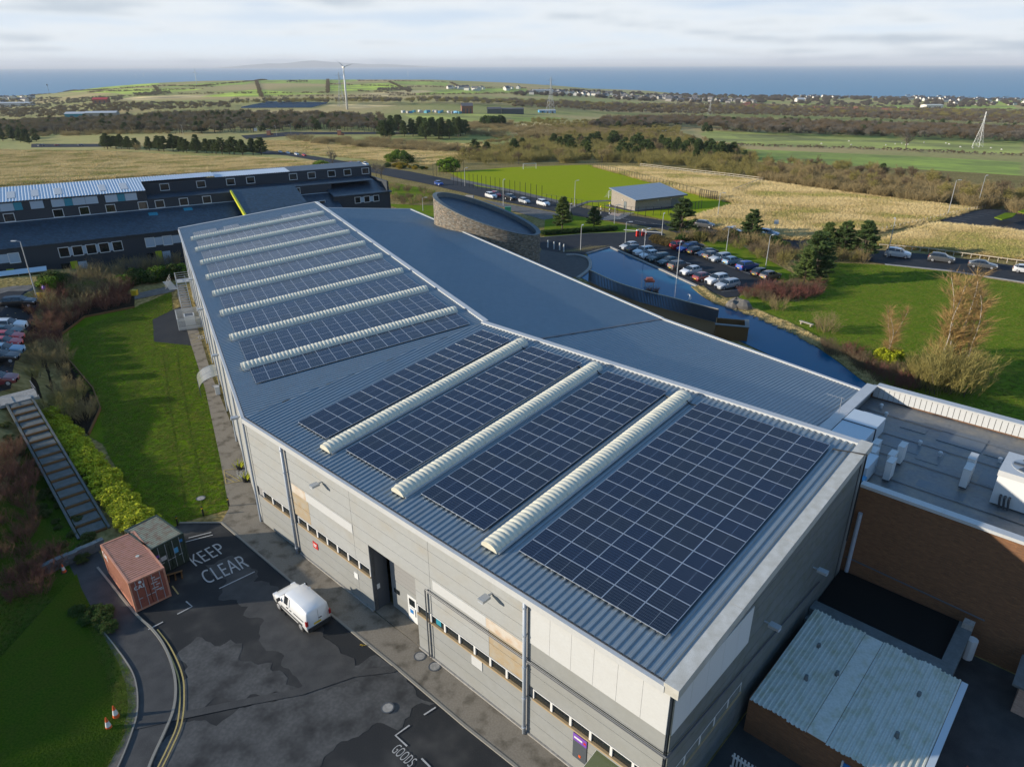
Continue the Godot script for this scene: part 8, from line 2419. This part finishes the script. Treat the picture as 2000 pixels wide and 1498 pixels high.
	var said := ["olive bare tree in the scrub behind the football pitch", "olive bare tree in the scrub behind the football pitch", "tan bare tree in the scrub behind the football pitch", "brown bare tree in the scrub behind the football pitch"]
	for p in scatter([-29.1, -348.2, 0.4, -345.8, 38.8, -363.1, 64.2, -347.4, 95.5, -278.5, 117.6, -345.6, 148.9, -481.0, 133.0, -633.8, 66.0, -625.7, 0.6, -523.2, -30.5, -441.3], 170, 3.0):
		var k := rng.randi() % 4
		plant("bare_tree", said[k], "tree", bare_tree(rng.randi() % 4), [M.bark, kinds[k]], on(p.x, p.y), rng.randf_range(5.0, 8.5), 1.15, "bare trees behind the pitch")
	for p in scatter([49.3, -408.7, 100.0, -489.8, 117.8, -417.3, 103.8, -366.4, 64.1, -361.2], 20, 3.5):
		plant("pine_tree", "dark conifer among the bare trees behind the football pitch", "tree", pine(rng.randi() % 4), [M.bark, M.needle], on(p.x, p.y), rng.randf_range(6.5, 9.5), 1.2, "conifers behind the pitch")
	for p in scatter([94.1, -274.2, 103.8, -240.8, 117.0, -215.9, 131.1, -200.7, 143.2, -186.9, 169.2, -222.9, 163.4, -252.7, 153.0, -285.5, 136.9, -320.9, 117.6, -345.6], 120, 3.0):
		var k := rng.randi() % 4
		plant("bare_tree", ["olive", "olive", "tan", "brown"][k] + " bare tree in the belt beside the green field", "tree", bare_tree(rng.randi() % 4), [M.bark, kinds[k]], on(p.x, p.y), rng.randf_range(4.5, 7.5), 1.15, "bare trees beside the green field")
	mass("scrub_undergrowth", "dense leafless undergrowth behind the football pitch", "scrub", bare_shrub(0)[1], M.twig_olive, scatter([-29.1, -348.2, 0.4, -345.8, 38.8, -363.1, 64.2, -347.4, 95.5, -278.5, 117.6, -345.6, 148.9, -481.0, 133.0, -633.8, 66.0, -625.7, 0.6, -523.2, -30.5, -441.3], 900), 3.0, 5.5, 1.3)
	mass("scrub_undergrowth", "dense leafless undergrowth beside the green field", "scrub", bare_shrub(1)[1], M.twig_tan, scatter([94.1, -274.2, 103.8, -240.8, 117.0, -215.9, 131.1, -200.7, 143.2, -186.9, 164.3, -216.0, 156.9, -242.3, 144.1, -268.4, 129.1, -302.0, 114.4, -335.8], 600), 2.5, 4.6, 1.3)
	plant("bare_tree", "lone spreading bare tree on the field hedge", "tree", bare_tree(1), [M.bark, M.twig_grey], Vector3(284.45, -21.35, -526.27), 13.0, 1.3)
	# rough grass: tufts over the moor, too many to count
	var spots: Array = scatter([-210.0, -288.6, -410.0, -575.7, -288.1, -515.5, -151.2, -431.4, -94.5, -374.1, -86.2, -321.6, -135.9, -331.7], 26000)
	spots += scatter([-201.0, -579.3, -93.9, -565.9, 0.6, -523.2, -30.3, -362.2, -39.1, -349.4, -108.8, -432.3, -169.1, -505.2], 16000)
	spots += scatter([38.0, -332.9, 58.4, -328.1, 92.0, -268.0, 113.1, -224.0, 129.7, -198.4, 108.8, -179.3, 82.7, -160.4, 62.8, -151.5, 50.0, -157.7, 44.4, -175.7, 64.5, -202.0, 57.0, -225.9], 42000)
	spots += scatter([78.72, -147.43, 104.5, -171.7, 116.3, -164.7, 121.0, -154.4, 104.56, -131.53, 92.46, -137.62], 14000)
	var patchy := FastNoiseLite.new(); patchy.seed = 4; patchy.frequency = 0.03
	var poly := [[], [], []]
	for p in spots:
		var k := patchy.get_noise_2d(p.x, p.y * 1.6) + rng.randf_range(-0.25, 0.25)
		poly[0 if k > 0.02 else 1 if k > -0.28 else 2].append(p)
	for i in 3: mass("rough_grass", ["straw-coloured", "tan", "olive"][i] + " tussocks of rough grass over the moor", "grass", tuft_mesh(5 + i), [M.dry_grass, M.tan_grass, M.olive_grass][i], poly[i], 0.7, 2.0, 1.7)
	for q in [[[-58.31, -115.16, -53.65, -105.01, -54.77, -100.65, -50.2, -91.35, -44.28, -89.73, -36.76, -75.64, -28.61, -58.99, -24.73, -50.76, -28.19, -48.77, -30.43, -48.92, -36.98, -56.25, -41.91, -62.33, -46.43, -70.27, -59.83, -86.34, -64.74, -94.13, -60.42, -106.61], 15000], [[62.34, -132.86, 71.7, -130.83, 80.72, -126, 89.35, -117.63, 93.23, -111.93, 55.65, -60.4, 47.5, -72.84, 45.15, -77.17, 45.13, -86.27, 42.7, -98.03, 39.11, -107.07], 22000], [[-38.14, -38.57, -35.61, -40.59, -27.75, -36.07, -25.39, -33.82, -23.97, -32.15, -22.9, -30.23, -22.38, -28.45, -22.23, -26.18, -31.72, -24.25], 12000]]:
		var at: Array = scatter(q[0], q[1])
		var cut := at.size() * 2 / 3
		mass("short_grass", "short green grass of the lawns and bank", "grass", tuft_mesh(8), M.short_grass, at.slice(0, cut), 0.12, 0.26, 1.6, 0.03)
		mass("short_grass", "paler dry grass flecked through the lawns and bank", "grass", tuft_mesh(9), M.short_grass_dry, at.slice(cut), 0.10, 0.24, 1.6, 0.03)
	mass("bank_reeds", "dead reeds and rough grass along the pond bank", "grass", tuft_mesh(7), M.dry_grass, scatter([32.22, -117.71, 33.75, -110.09, 37.97, -104.77, 41.88, -95.83, 43.76, -86.28, 44.84, -77.18, 43.21, -75.71, 42.37, -83.82, 40.41, -92.88, 36.5, -101.34, 32.62, -107.41], 420), 0.35, 0.8, 1.2, 0.1)


func build_far_things() -> void:
	# woods that read as one mass
	var tr: Array = bare_tree(0); var tr2: Array = bare_tree(2)
	mass("heath_scrub", "brown winter scrub dotted over the heath", "scrub", bare_shrub(2)[1], M.twig_tan, scatter([-180.4, -591.6, -103.6, -576.0, -35.1, -510.2, -36.7, -442.1, -91.4, -506.0, -161.2, -552.5], 160) + scatter([-43.7, -640.8, 0.9, -736.4, 104.8, -834.3, 156.5, -748.1, 91.1, -650.1, 0.7, -586.7], 420) + scatter([-574.1, -830.6, -438.3, -794.6, -360.0, -780.4, -309.8, -668.6, -452.2, -725.3, -514.4, -742.0], 300) + scatter([-120.8, -802.8, -53.7, -793.1, 1.0, -825.5, 0.9, -736.4, -46.3, -680.1], 160), 2.5, 5.0, 1.5, -0.2)
	for q in [[[-548.6, -792.8, -461.2, -740.1, -280.8, -654.7, -206.2, -679.3, -119.2, -666.0, -122.6, -745.0, -154.2, -868.3, -318.1, -930.4, -425.1, -926.2, -485.2, -882.3, -603.8, -975.8, -695.2, -1010.1], 1500, M.twig_brown, 7.0, 11.0, "brown winter wood behind the moor"], [[76.9, -731.8, 192.5, -838.9, 251.2, -720.7, 330.8, -677.2, 458.4, -623.5, 589.3, -806.7, 432.9, -891.4, 328.5, -948.0, 237.1, -1037.5, 112.5, -897.6], 1700, M.twig_brown, 8.0, 12.0, "dark winter wood along the far side of the sheep field"],
		[[-441.8, -1159.2, -239.4, -1176.3, 1.6, -1208.0, 393.3, -1428.3, 797.8, -1098.9, 930.2, -1285.7, 543.5, -1582.5, 1.7, -1335.3, -259.7, -1278.6, -453.1, -1234.9], 1300, M.twig_grey, 9.0, 13.0, "grey winter wood across the middle distance"], [[183.1, -1325.0, 393.3, -1428.3, 603.5, -1250.5, 837.5, -1155.0, 956.6, -1323.0, 743.6, -1546.9, 463.7, -1688.6, 205.1, -1486.9], 700, M.twig_brown, 8.0, 12.0, "brown winter wood below the coastal town"],
		[[-34.5, -501.0, 0.7, -597.8, 70.6, -670.6, 163.8, -711.3, 143.0, -536.1, 129.8, -618.0, 40.8, -575.6], 420, M.twig_tan, 3.0, 5.0, "tan winter scrub on the heath"], [[148.5, -543.0, 184.7, -526.3, 249.7, -507.8, 342.4, -462.2, 356.2, -481.5, 260.8, -531.1, 191.0, -544.8, 153.7, -562.3], 380, M.twig_brown, 1.6, 2.6, "brown hedgerow between the two fields"],
		[[-787.2, -1147.2, -563.3, -1028.3, -397.3, -1059.3, -445.1, -1189.9, -704.7, -1293.4, -968.6, -1418.1], 700, M.twig_brown, 6.0, 10.0, "brown winter wood round the industrial sheds"], [[1.5, -1140.4, 161.2, -1163.9, 376.7, -1212.5, 527.4, -1090.1, 683.3, -938.3, 817.2, -1126.3, 637.8, -1323.2, 472.5, -1527.1, 202.0, -1464.4, 1.7, -1284.0], 1500, M.twig_brown, 7.0, 11.0, "dark winter wood between the heath and the town"], [[0.9, -736.4, 75.0, -713.2, 152.9, -663.3, 190.1, -828.3, 124.8, -896.7, 31.0, -867.6], 450, M.twig_olive, 4.0, 7.0, "olive winter scrub before the pylon"]]:
		var spots: Array = scatter(q[0], q[1])
		mass("winter_wood", q[5], "wood", tr[1], q[2], spots.slice(0, spots.size() / 2), q[3], q[4], 1.35, -0.3)
		mass("winter_wood", "paler trees mixed through the " + q[5], "wood", tr2[1], M.twig_olive if q[2] != M.twig_brown else M.twig_grey, spots.slice(spots.size() / 2), q[3], q[4], 1.35, -0.3)
	mass("wood_evergreens", "dark evergreens dotted through the winter woods", "wood", pine(1)[1], M.needle, scatter([-548.6, -792.8, -283.4, -661.0, -120.3, -672.6, -149.8, -842.6, -411.9, -896.8, -685.5, -995.8], 130) + scatter([78.9, -751.3, 258.9, -743.5, 481.0, -655.0, 645.9, -885.9, 349.0, -1008.1, 112.5, -897.6], 110) + scatter([-28.8, -415.9, 46.6, -438.1, 114.8, -368.4, 139.8, -451.2, 61.3, -580.1], 40), 7.0, 11.0, 1.3, -0.3)
	mass("wood_trunks", "pale trunks of the winter wood behind the moor", "wood", tr[0], M.bark, scatter([-461.2, -740.1, -280.8, -654.7, -206.2, -679.3, -119.2, -666.0, -128.9, -722.1, -223.2, -737.1, -306.5, -716.5, -500.7, -805.4], 260), 8.0, 11.0, 1.0, -0.3)
	mass("town_trees", "scattered dark trees among the houses of the coastal town", "wood", leafy_shrub(1)[1], M.twig_grey, scatter([2.2, -1673.9, 250.5, -1821.6, 628.8, -1834.9, 917.7, -1672.8, 1216.5, -1775.4, 1898.7, -2783.4, 1033.9, -3030.4, 353.7, -2583.0, 44.7, -2062.9], 800), 5.0, 10.0, 1.4, -0.5)
	var rows := []
	for l in [[-1923.5, -3022.8, -1154.3, -2138.0, -989.1, -2161.1, -768.5, -1968.2], [-1138.6, -2042.0, -870.0, -1841.6, -743.8, -1839.2], [-898.1, -1656.9, -756.9, -1598.1, -625.0, -1594.7, -390.5, -1608.6], [-831.8, -1992.5, -855.1, -2550.3, -1776.0, -7374.2], [-518.2, -2145.5, -265.0, -1980.5, -131.9, -1990.1, 47.5, -2192.5], [-487.7, -1441.3, -203.3, -1511.8, 39.3, -1812.1], [-346.6, -1717.3, -185.5, -1534.8], [-1034.1, -2194.5, -811.7, -1741.6], [-643.2, -2669.7, -390.5, -1608.6], [-855.1, -2550.3, -484.0, -1460.1], [-391.3, -2440.6, -224.9, -1675.6], [-197.5, -2483.6, -129.5, -1953.9], [-511.9, -2551.0, -197.5, -2483.6], [744.8, -1572.3, 1067.9, -1587.5], [219.7, -809.8, 318.5, -762.6, 473.7, -678.2]]:
		var q := pts(l)
		for k in q.size() - 1:
			var n := int(q[k].distance_to(q[k + 1]) / 7.0)
			for m in n:
				if rng.randf() < 0.8: rows.append(q[k].lerp(q[k + 1], float(m) / n) + Vector2(rng.randf_range(-2, 2), rng.randf_range(-2, 2)))
	mass("hedgerows", "dark hedgerows dividing the hill fields", "hedge", bare_shrub(1)[1], M.twig_brown, rows, 2.5, 5.5, 1.6, -0.3)
	mass("hill_copses", "small grey copses on the hill fields", "wood", tr2[1], M.twig_grey, scatter([-316.5, -1777.8, -247.3, -1846.4, -219.2, -1676.1, -287.5, -1644.1], 120) + scatter([-829.7, -1657.0, -757.0, -1671.9, -697.1, -1548.9, -773.7, -1553.9], 90) + scatter([-1006.2, -1703.8, -794.9, -1542.9, -713.9, -1382.4, -866.2, -1462.6], 160) + scatter([-1413.0, -2081.2, -1110.8, -1861.7, -779.3, -1312.8, -982.8, -1439.3], 260) + scatter([-710.4, -2407.7, -658.5, -2456.8, -613.2, -2285.7, -662.5, -2243.2], 40), 6.0, 9.0, 1.4, -0.4)
	# houses
	var r := RandomNumberGenerator.new(); r.seed = 44
	houses([1502.7, -2899.0, 1729.3, -2985.2, 1612.2, -2336.8, 1282.9, -1854.9, 1126.8, -1892.1, 1199.8, -2280.9], 62, M.house_white, M.tile_grey, "pale terraced house of the seaside estate at the right of the town", "pale seaside houses", 15, 0.25, r)
	houses([1009.5, -2641.3, 1292.8, -2961.5, 1032.9, -2363.0, 886.1, -2274.7], 16, M.house_white, M.tile_grey, "pale house in the row above the white farm", "pale houses above the white farm", 15, 0.25, r)
	houses([300.4, -2190.2, 512.1, -2268.0, 701.0, -2134.5, 615.3, -1870.4, 428.0, -1891.6, 265.1, -1929.8], 60, M.house_grey, M.tile_grey, "grey roofed house in the middle of the coastal town", "grey houses of the coastal town", 15, -1, r)
	houses([41.5, -1911.8, 308.2, -2247.3, 275.9, -2009.1, 49.6, -1739.1], 34, M.house_white, M.tile_grey, "white walled house on the rise at the inland end of the town", "white houses on the rise", 14, -1, r)
	houses([-168.5, -1946.9, 46.5, -2147.5, 43.0, -1984.5, -143.7, -1797.7], 18, M.house_white, M.tile_grey, "white walled house of the hamlet on the hill", "white hamlet houses", 14, -1, r)
	houses([563.9, -1438.2, 666.2, -1515.2, 735.4, -1370.2, 680.4, -1274.1, 581.3, -1318.6], 26, M.house_brick, M.tile_red, "red brick house of the estate below the town", "red brick houses", 11, -1, r)
	houses([512.0, -1695.0, 583.1, -1699.5, 529.7, -1481.5, 464.9, -1502.1], 12, M.house_brick, M.tile_red, "red brick house beside the wood below the town", "red brick houses by the wood", 11, -1, r)
	houses([-1562.5, -2304.0, -1387.5, -2177.9, -1124.3, -1789.4, -1151.2, -1690.7], 20, M.house_white, M.tile_grey, "pale house of the inland village", "inland village houses", 12, -1, r)
	# sheds and works
	shed(Vector3(-583.51, -29.82, -1019.17), 44, 16, 7, 0.2, M.white_panel, M.teal, "low blue-grey industrial shed with a white roof edge behind the wood")
	shed(Vector3(-556.47, -27.7, -1015.41), 40, 14, 6, 0.2, M.white_panel, M.house_grey, "pale flat industrial shed beside the blue-grey one")
	shed(Vector3(-1055.47, -42.74, -1597.23), 70, 22, 8, 0.1, M.white_panel, M.white_panel, "long white warehouse at the edge of the inland village")
	shed(Vector3(-763.25, -28.31, -1399.72), 26, 16, 8, 0.3, M.red_paint, M.house_brick, "red industrial shed among the inland trees")
	shed(Vector3(-58.84, -23.62, -996.02), 15, 12, 10, 0.5, M.tile_grey, M.house_brick, "brick barn with a steep grey roof at the works yard")
	shed(Vector3(-22.76, -24.64, -1000.53), 18, 10, 7, 0.3, M.tile_grey, M.dark_steel, "dark works building beside the brick barn")
	shed(Vector3(1.28, -25.43, -1012.32), 30, 14, 7, 0.1, M.tile_grey, M.dark_steel, "long dark works shed with a low roof")
	shed(Vector3(51.74, -28.28, -1080.4), 24, 12, 4, 0.05, M.white_panel, M.sky_blue, "low pale blue works shed at the foot of the pylon")
	shed(Vector3(769.4, -59.05, -2000.37), 22, 14, 9, 0.4, M.white_panel, M.house_white, "large white farmhouse above the red brick estate")
	shed(Vector3(909.77, -54.26, -1616.99), 40, 20, 8, 0.1, M.rooflight, M.house_white, "cream roofed barn beside the far wood")
	shed(Vector3(78.66, -30.84, -1870.78), 50, 20, 9, 0.05, M.white_panel, M.house_white, "white flat school building at the inland end of the town")
	shed(Vector3(155.42, -28.28, -768.91), 12, 5, 3, 0.05, M.galvanised, M.white_panel, "small pale substation cabin in the heath scrub")
	for i in 16:
		var t := i / 15.0
		var p := on(lerpf(Vector2(-142.87, -977.56).x, Vector2(-70.09, -990.86).x, t) + r.randf_range(-3, 3), Vector2(-107.24, -989.22).y + r.randf_range(-14, 14))
		var o := thing("skip_container", "small pale skip or cabin in the works yard on the heath", "container", p, r.randf() * 3, "skips in the works yard")
		var b := MB.new(); b.box(Vector3(0, 1.3, 0), Vector3(6, 2.6, 2.5)); b.box(Vector3(0, 2.7, 0), Vector3(6.2, 0.2, 2.7))
		part(o, "box", b.mesh(), [M.white_panel, M.house_grey, M.sky_blue, M.teal][i % 4])
	# solar farm
	for i in 14:
		var t := i / 13.0
		var a: Vector2 = Vector2(-396.37, -1097.81).lerp(Vector2(-410.72, -1260.47), t); var e: Vector2 = Vector2(-291.86, -1100.11).lerp(Vector2(-299.04, -1224.41), t)
		var o := thing("solar_farm_row", "dark row of ground-mounted solar tables on the far slope", "solar array", on(a.x, a.y), 0, "rows of the solar farm")
		var b := MB.new()
		var d := e - a
		for k in 4:
			var p0 := on(a.x + d.x * k / 4, a.y + d.y * k / 4) - on(a.x, a.y); var p1 := on(a.x + d.x * (k + 0.97) / 4, a.y + d.y * (k + 0.97) / 4) - on(a.x, a.y)
			b.quad(p0 + Vector3(0, 0.8, 0), p1 + Vector3(0, 0.8, 0), p1 + Vector3(0, 2.6, -4), p0 + Vector3(0, 2.6, -4))
		part(o, "tables", b.mesh(), M.solar_dark)
	# wind turbines
	turbine(Vector3(-232.35, -22.14, -1060.81), 55.0, 15.0, 0.3, "large white wind turbine standing beyond the brown wood")
	for q in [[Vector3(-1093.54, -90, -8094.55), 62, "white turbine standing on the skyline by the sea"], [Vector3(-4029.67, -90, -8361.2), 48, "taller of the two close turbines on the left skyline"], [Vector3(-3966.72, -90, -8048.74), 44, "shorter of the two close turbines on the left skyline"], [Vector3(-893.68, -14.91, -2157.17), 34, "single turbine on the slope below the skyline"], [Vector3(-2789.41, -90, -8435.6), 34, "turbine on the skyline left of the farm clump"], [Vector3(-2380.54, -90, -8353.38), 30, "turbine on the skyline beside the farm clump"], [Vector3(-2208.57, -90, -8318.79), 30, "turbine on the skyline right of the farm clump"], [Vector3(-1442.74, -90, -7860.22), 26, "small turbine on the skyline between two big ones"]]:
		turbine(q[0], q[1], q[1] * 0.42, r.randf() * 2, q[2])
	# pylons and mast
	for q in [[Vector3(55.65, -28.2, -1055.69), 0.0, "lattice pylon standing by the low works shed"], [Vector3(341.41, -44.33, -1282.09), 0.0, "lattice pylon standing in the wood before the town"], [Vector3(367.7, -25.02, -576.57), 0.0, "lattice pylon standing in the sheep field"], [Vector3(-262.23, -22.3, -1159.88), 0.0, "lattice pylon close to the large wind turbine"]]:
		pylon(q[0], {0: 48.0}[0] if q[0].x < 300 else 26.0, q[2])
	var mast := thing("radio_mast", "slim grey radio mast above the inland village", "mast", Vector3(-2289.94, -86.66, -3742.3))
	var mb := MB.new(); mb.tube(Vector3.ZERO, Vector3(0, 42, 0), 0.9, 0.5, 5); mb.box(Vector3(0, 38, 0), Vector3(4, 8, 4))
	part(mast, "mast", mb.mesh(), M.dark_steel)
	for i in 15:
		var p := on(r.randf_range(240, 420), r.randf_range(-640, -540))
		var s := thing("sheep", "white sheep grazing in the pasture below the far wood", "sheep", p, r.randf() * TAU, "grazing sheep")
		if not cache.has("sheep"): cache["sheep"] = sheep_mesh()
		part(s, "body", cache["sheep"], M.house_white)


func sheep_mesh() -> ArrayMesh:
	var b := MB.new()
	b.tube(Vector3(-0.5, 0.65, 0), Vector3(-0.2, 0.68, 0), 0.2, 0.32, 8); b.tube(Vector3(-0.2, 0.68, 0), Vector3(0.35, 0.68, 0), 0.32, 0.30, 8); b.tube(Vector3(0.35, 0.68, 0), Vector3(0.55, 0.66, 0), 0.30, 0.16, 8)
	b.tube(Vector3(0.5, 0.72, 0), Vector3(0.78, 0.45, 0), 0.13, 0.10, 6); b.tube(Vector3(0.78, 0.45, 0), Vector3(0.9, 0.3, 0), 0.1, 0.06, 6)
	for x in [-0.32, 0.32]:
		for z in [-0.14, 0.14]: b.tube(Vector3(x, 0.5, z), Vector3(x, 0.0, z), 0.07, 0.04, 5)
	return b.mesh()


func houses(flat: Array, n: int, wall: Material, roof: Material, label: String, group: String, gap: float, face: float, r: RandomNumberGenerator) -> void:
	for p in scatter(flat, n, gap):
		var k := "house%d%d" % [wall.get_instance_id(), roof.get_instance_id()]
		if not cache.has(k):
			var w := MB.new(); w.box(Vector3(0, 2.6, 0), Vector3(11, 5.2, 8))
			w.tri(Vector3(-5.5, 5.2, 4), Vector3(-5.5, 5.2, -4), Vector3(-5.5, 8, 0)); w.tri(Vector3(5.5, 5.2, 4), Vector3(5.5, 5.2, -4), Vector3(5.5, 8, 0))
			var t := MB.new()
			for s in [1, -1]: t.quad(Vector3(-5.8, 5.0, 4.4 * s), Vector3(5.8, 5.0, 4.4 * s), Vector3(5.8, 8.1, 0), Vector3(-5.8, 8.1, 0))
			t.box(Vector3(3.5, 8.2, 0), Vector3(1.2, 1.8, 0.9))
			cache[k] = [w.mesh(), t.mesh()]
		var o := thing("house", label, "house", on(p.x, p.y, -0.3), face + r.randf_range(-0.15, 0.15) if face >= 0 else r.randf() * TAU, group)
		var sc := r.randf_range(0.85, 1.25)
		o.scale = Vector3(sc * r.randf_range(0.9, 1.5), sc, sc)
		part(o, "walls", cache[k][0], wall)
		part(o, "roof", cache[k][1], roof)


func shed(at: Vector3, long: float, deep: float, tall: float, pitch: float, roof: Material, wall: Material, label: String) -> void:
	var o := thing("industrial_building", label, "building", at - Vector3(0, 0.5, 0), 0.15)
	var b := MB.new(); b.box(Vector3(0, tall / 2, 0), Vector3(long, tall, deep))
	var h := deep * 0.5 * pitch + 0.4
	for s in [1, -1]: b.tri(Vector3(s * long / 2, tall, deep / 2), Vector3(s * long / 2, tall, -deep / 2), Vector3(s * long / 2, tall + h, 0))
	part(o, "walls", b.mesh(), wall)
	b = MB.new()
	for s in [1, -1]: b.quad(Vector3(-long / 2 - 0.4, tall - 0.2, s * (deep / 2 + 0.6)), Vector3(long / 2 + 0.4, tall - 0.2, s * (deep / 2 + 0.6)), Vector3(long / 2 + 0.4, tall + h + 0.1, 0), Vector3(-long / 2 - 0.4, tall + h + 0.1, 0))
	part(o, "roof", b.mesh(), roof)
	for i in 3:
		b = MB.new(); b.box(Vector3(long * (-0.3 + 0.3 * i), tall * 0.35, deep / 2 + 0.05), Vector3(long * 0.1, tall * 0.6, 0.1))
		part(o, "door", b.mesh(), M.dark_steel)


func turbine(at: Vector3, tall: float, blade: float, spin: float, label: String) -> void:
	var o := thing("wind_turbine", label, "wind turbine", at, 0.5, "wind turbines")
	var b := MB.new(); b.tube(Vector3(0, -1, 0), Vector3(0, tall, 0), tall * 0.028, tall * 0.016, 10)
	part(o, "tower", b.mesh(true), M.white_paint)
	b = MB.new(); b.box(Vector3(0, tall, -0.6), Vector3(tall * 0.04, tall * 0.04, tall * 0.11))
	part(o, "nacelle", b.mesh(), M.white_paint)
	b = MB.new(); b.tube(Vector3(0, tall, tall * 0.04), Vector3(0, tall, tall * 0.075), tall * 0.03, tall * 0.012, 8)
	part(o, "hub", b.mesh(), M.white_paint)
	for i in 3:
		var t := spin + TAU * i / 3
		var d := Vector3(cos(t), sin(t), 0); var s := Vector3(-sin(t), cos(t), 0.25).normalized()
		var c := Vector3(0, tall, tall * 0.055)
		b = MB.new()
		b.hexa([c + s * blade * 0.02, c + d * blade * 0.2 + s * blade * 0.05, c + d * blade + s * blade * 0.008, c + d * blade * 0.2 - s * blade * 0.03, c + s * blade * 0.02 + Vector3(0, 0, 0.15), c + d * blade * 0.2 + s * blade * 0.05 + Vector3(0, 0, 0.3), c + d * blade + s * blade * 0.008 + Vector3(0, 0, 0.1), c + d * blade * 0.2 - s * blade * 0.03 + Vector3(0, 0, 0.3)])
		part(o, "blade", b.mesh(), M.white_paint)


func pylon(at: Vector3, tall: float, label: String) -> void:
	var o := thing("electricity_pylon", label, "pylon", at, 0.5, "electricity pylons")
	var b := MB.new()
	var w := func(h: float) -> float: return lerpf(tall * 0.105, tall * 0.022, minf(h / (tall * 0.62), 1.0)) if h < tall * 0.62 else lerpf(tall * 0.022, 0.15, (h / tall - 0.62) / 0.38)
	var levels := [0.0, 0.16, 0.30, 0.42, 0.52, 0.62, 0.72, 0.82, 0.91, 1.0]
	var th := tall * 0.0045
	for i in levels.size() - 1:
		var h0: float = levels[i] * tall; var h1: float = levels[i + 1] * tall
		var a: float = w.call(h0); var c: float = w.call(h1)
		var q := [Vector2(1, 1), Vector2(1, -1), Vector2(-1, -1), Vector2(-1, 1)]
		for k in 4:
			var s: Vector2 = q[k]; var n: Vector2 = q[(k + 1) % 4]
			b.bar(Vector3(s.x * a, h0, s.y * a), Vector3(s.x * c, h1, s.y * c), th, th)
			b.bar(Vector3(s.x * a, h0, s.y * a), Vector3(n.x * c, h1, n.y * c), th * 0.6, th * 0.6)
			b.bar(Vector3(n.x * a, h0, n.y * a), Vector3(s.x * c, h1, s.y * c), th * 0.6, th * 0.6)
	part(o, "lattice_tower", b.mesh(), M.galvanised)
	for i in 3:
		var h: float = tall * [0.66, 0.78, 0.90][i]; var l: float = tall * [0.13, 0.16, 0.12][i]
		b = MB.new()
		for s in [1, -1]:
			b.bar(Vector3(0, h, 0), Vector3(l * s, h, 0), th, th); b.bar(Vector3(0, h + tall * 0.04, 0), Vector3(l * s, h, 0), th, th)
		part(o, "cross_arm", b.mesh(), M.galvanised)
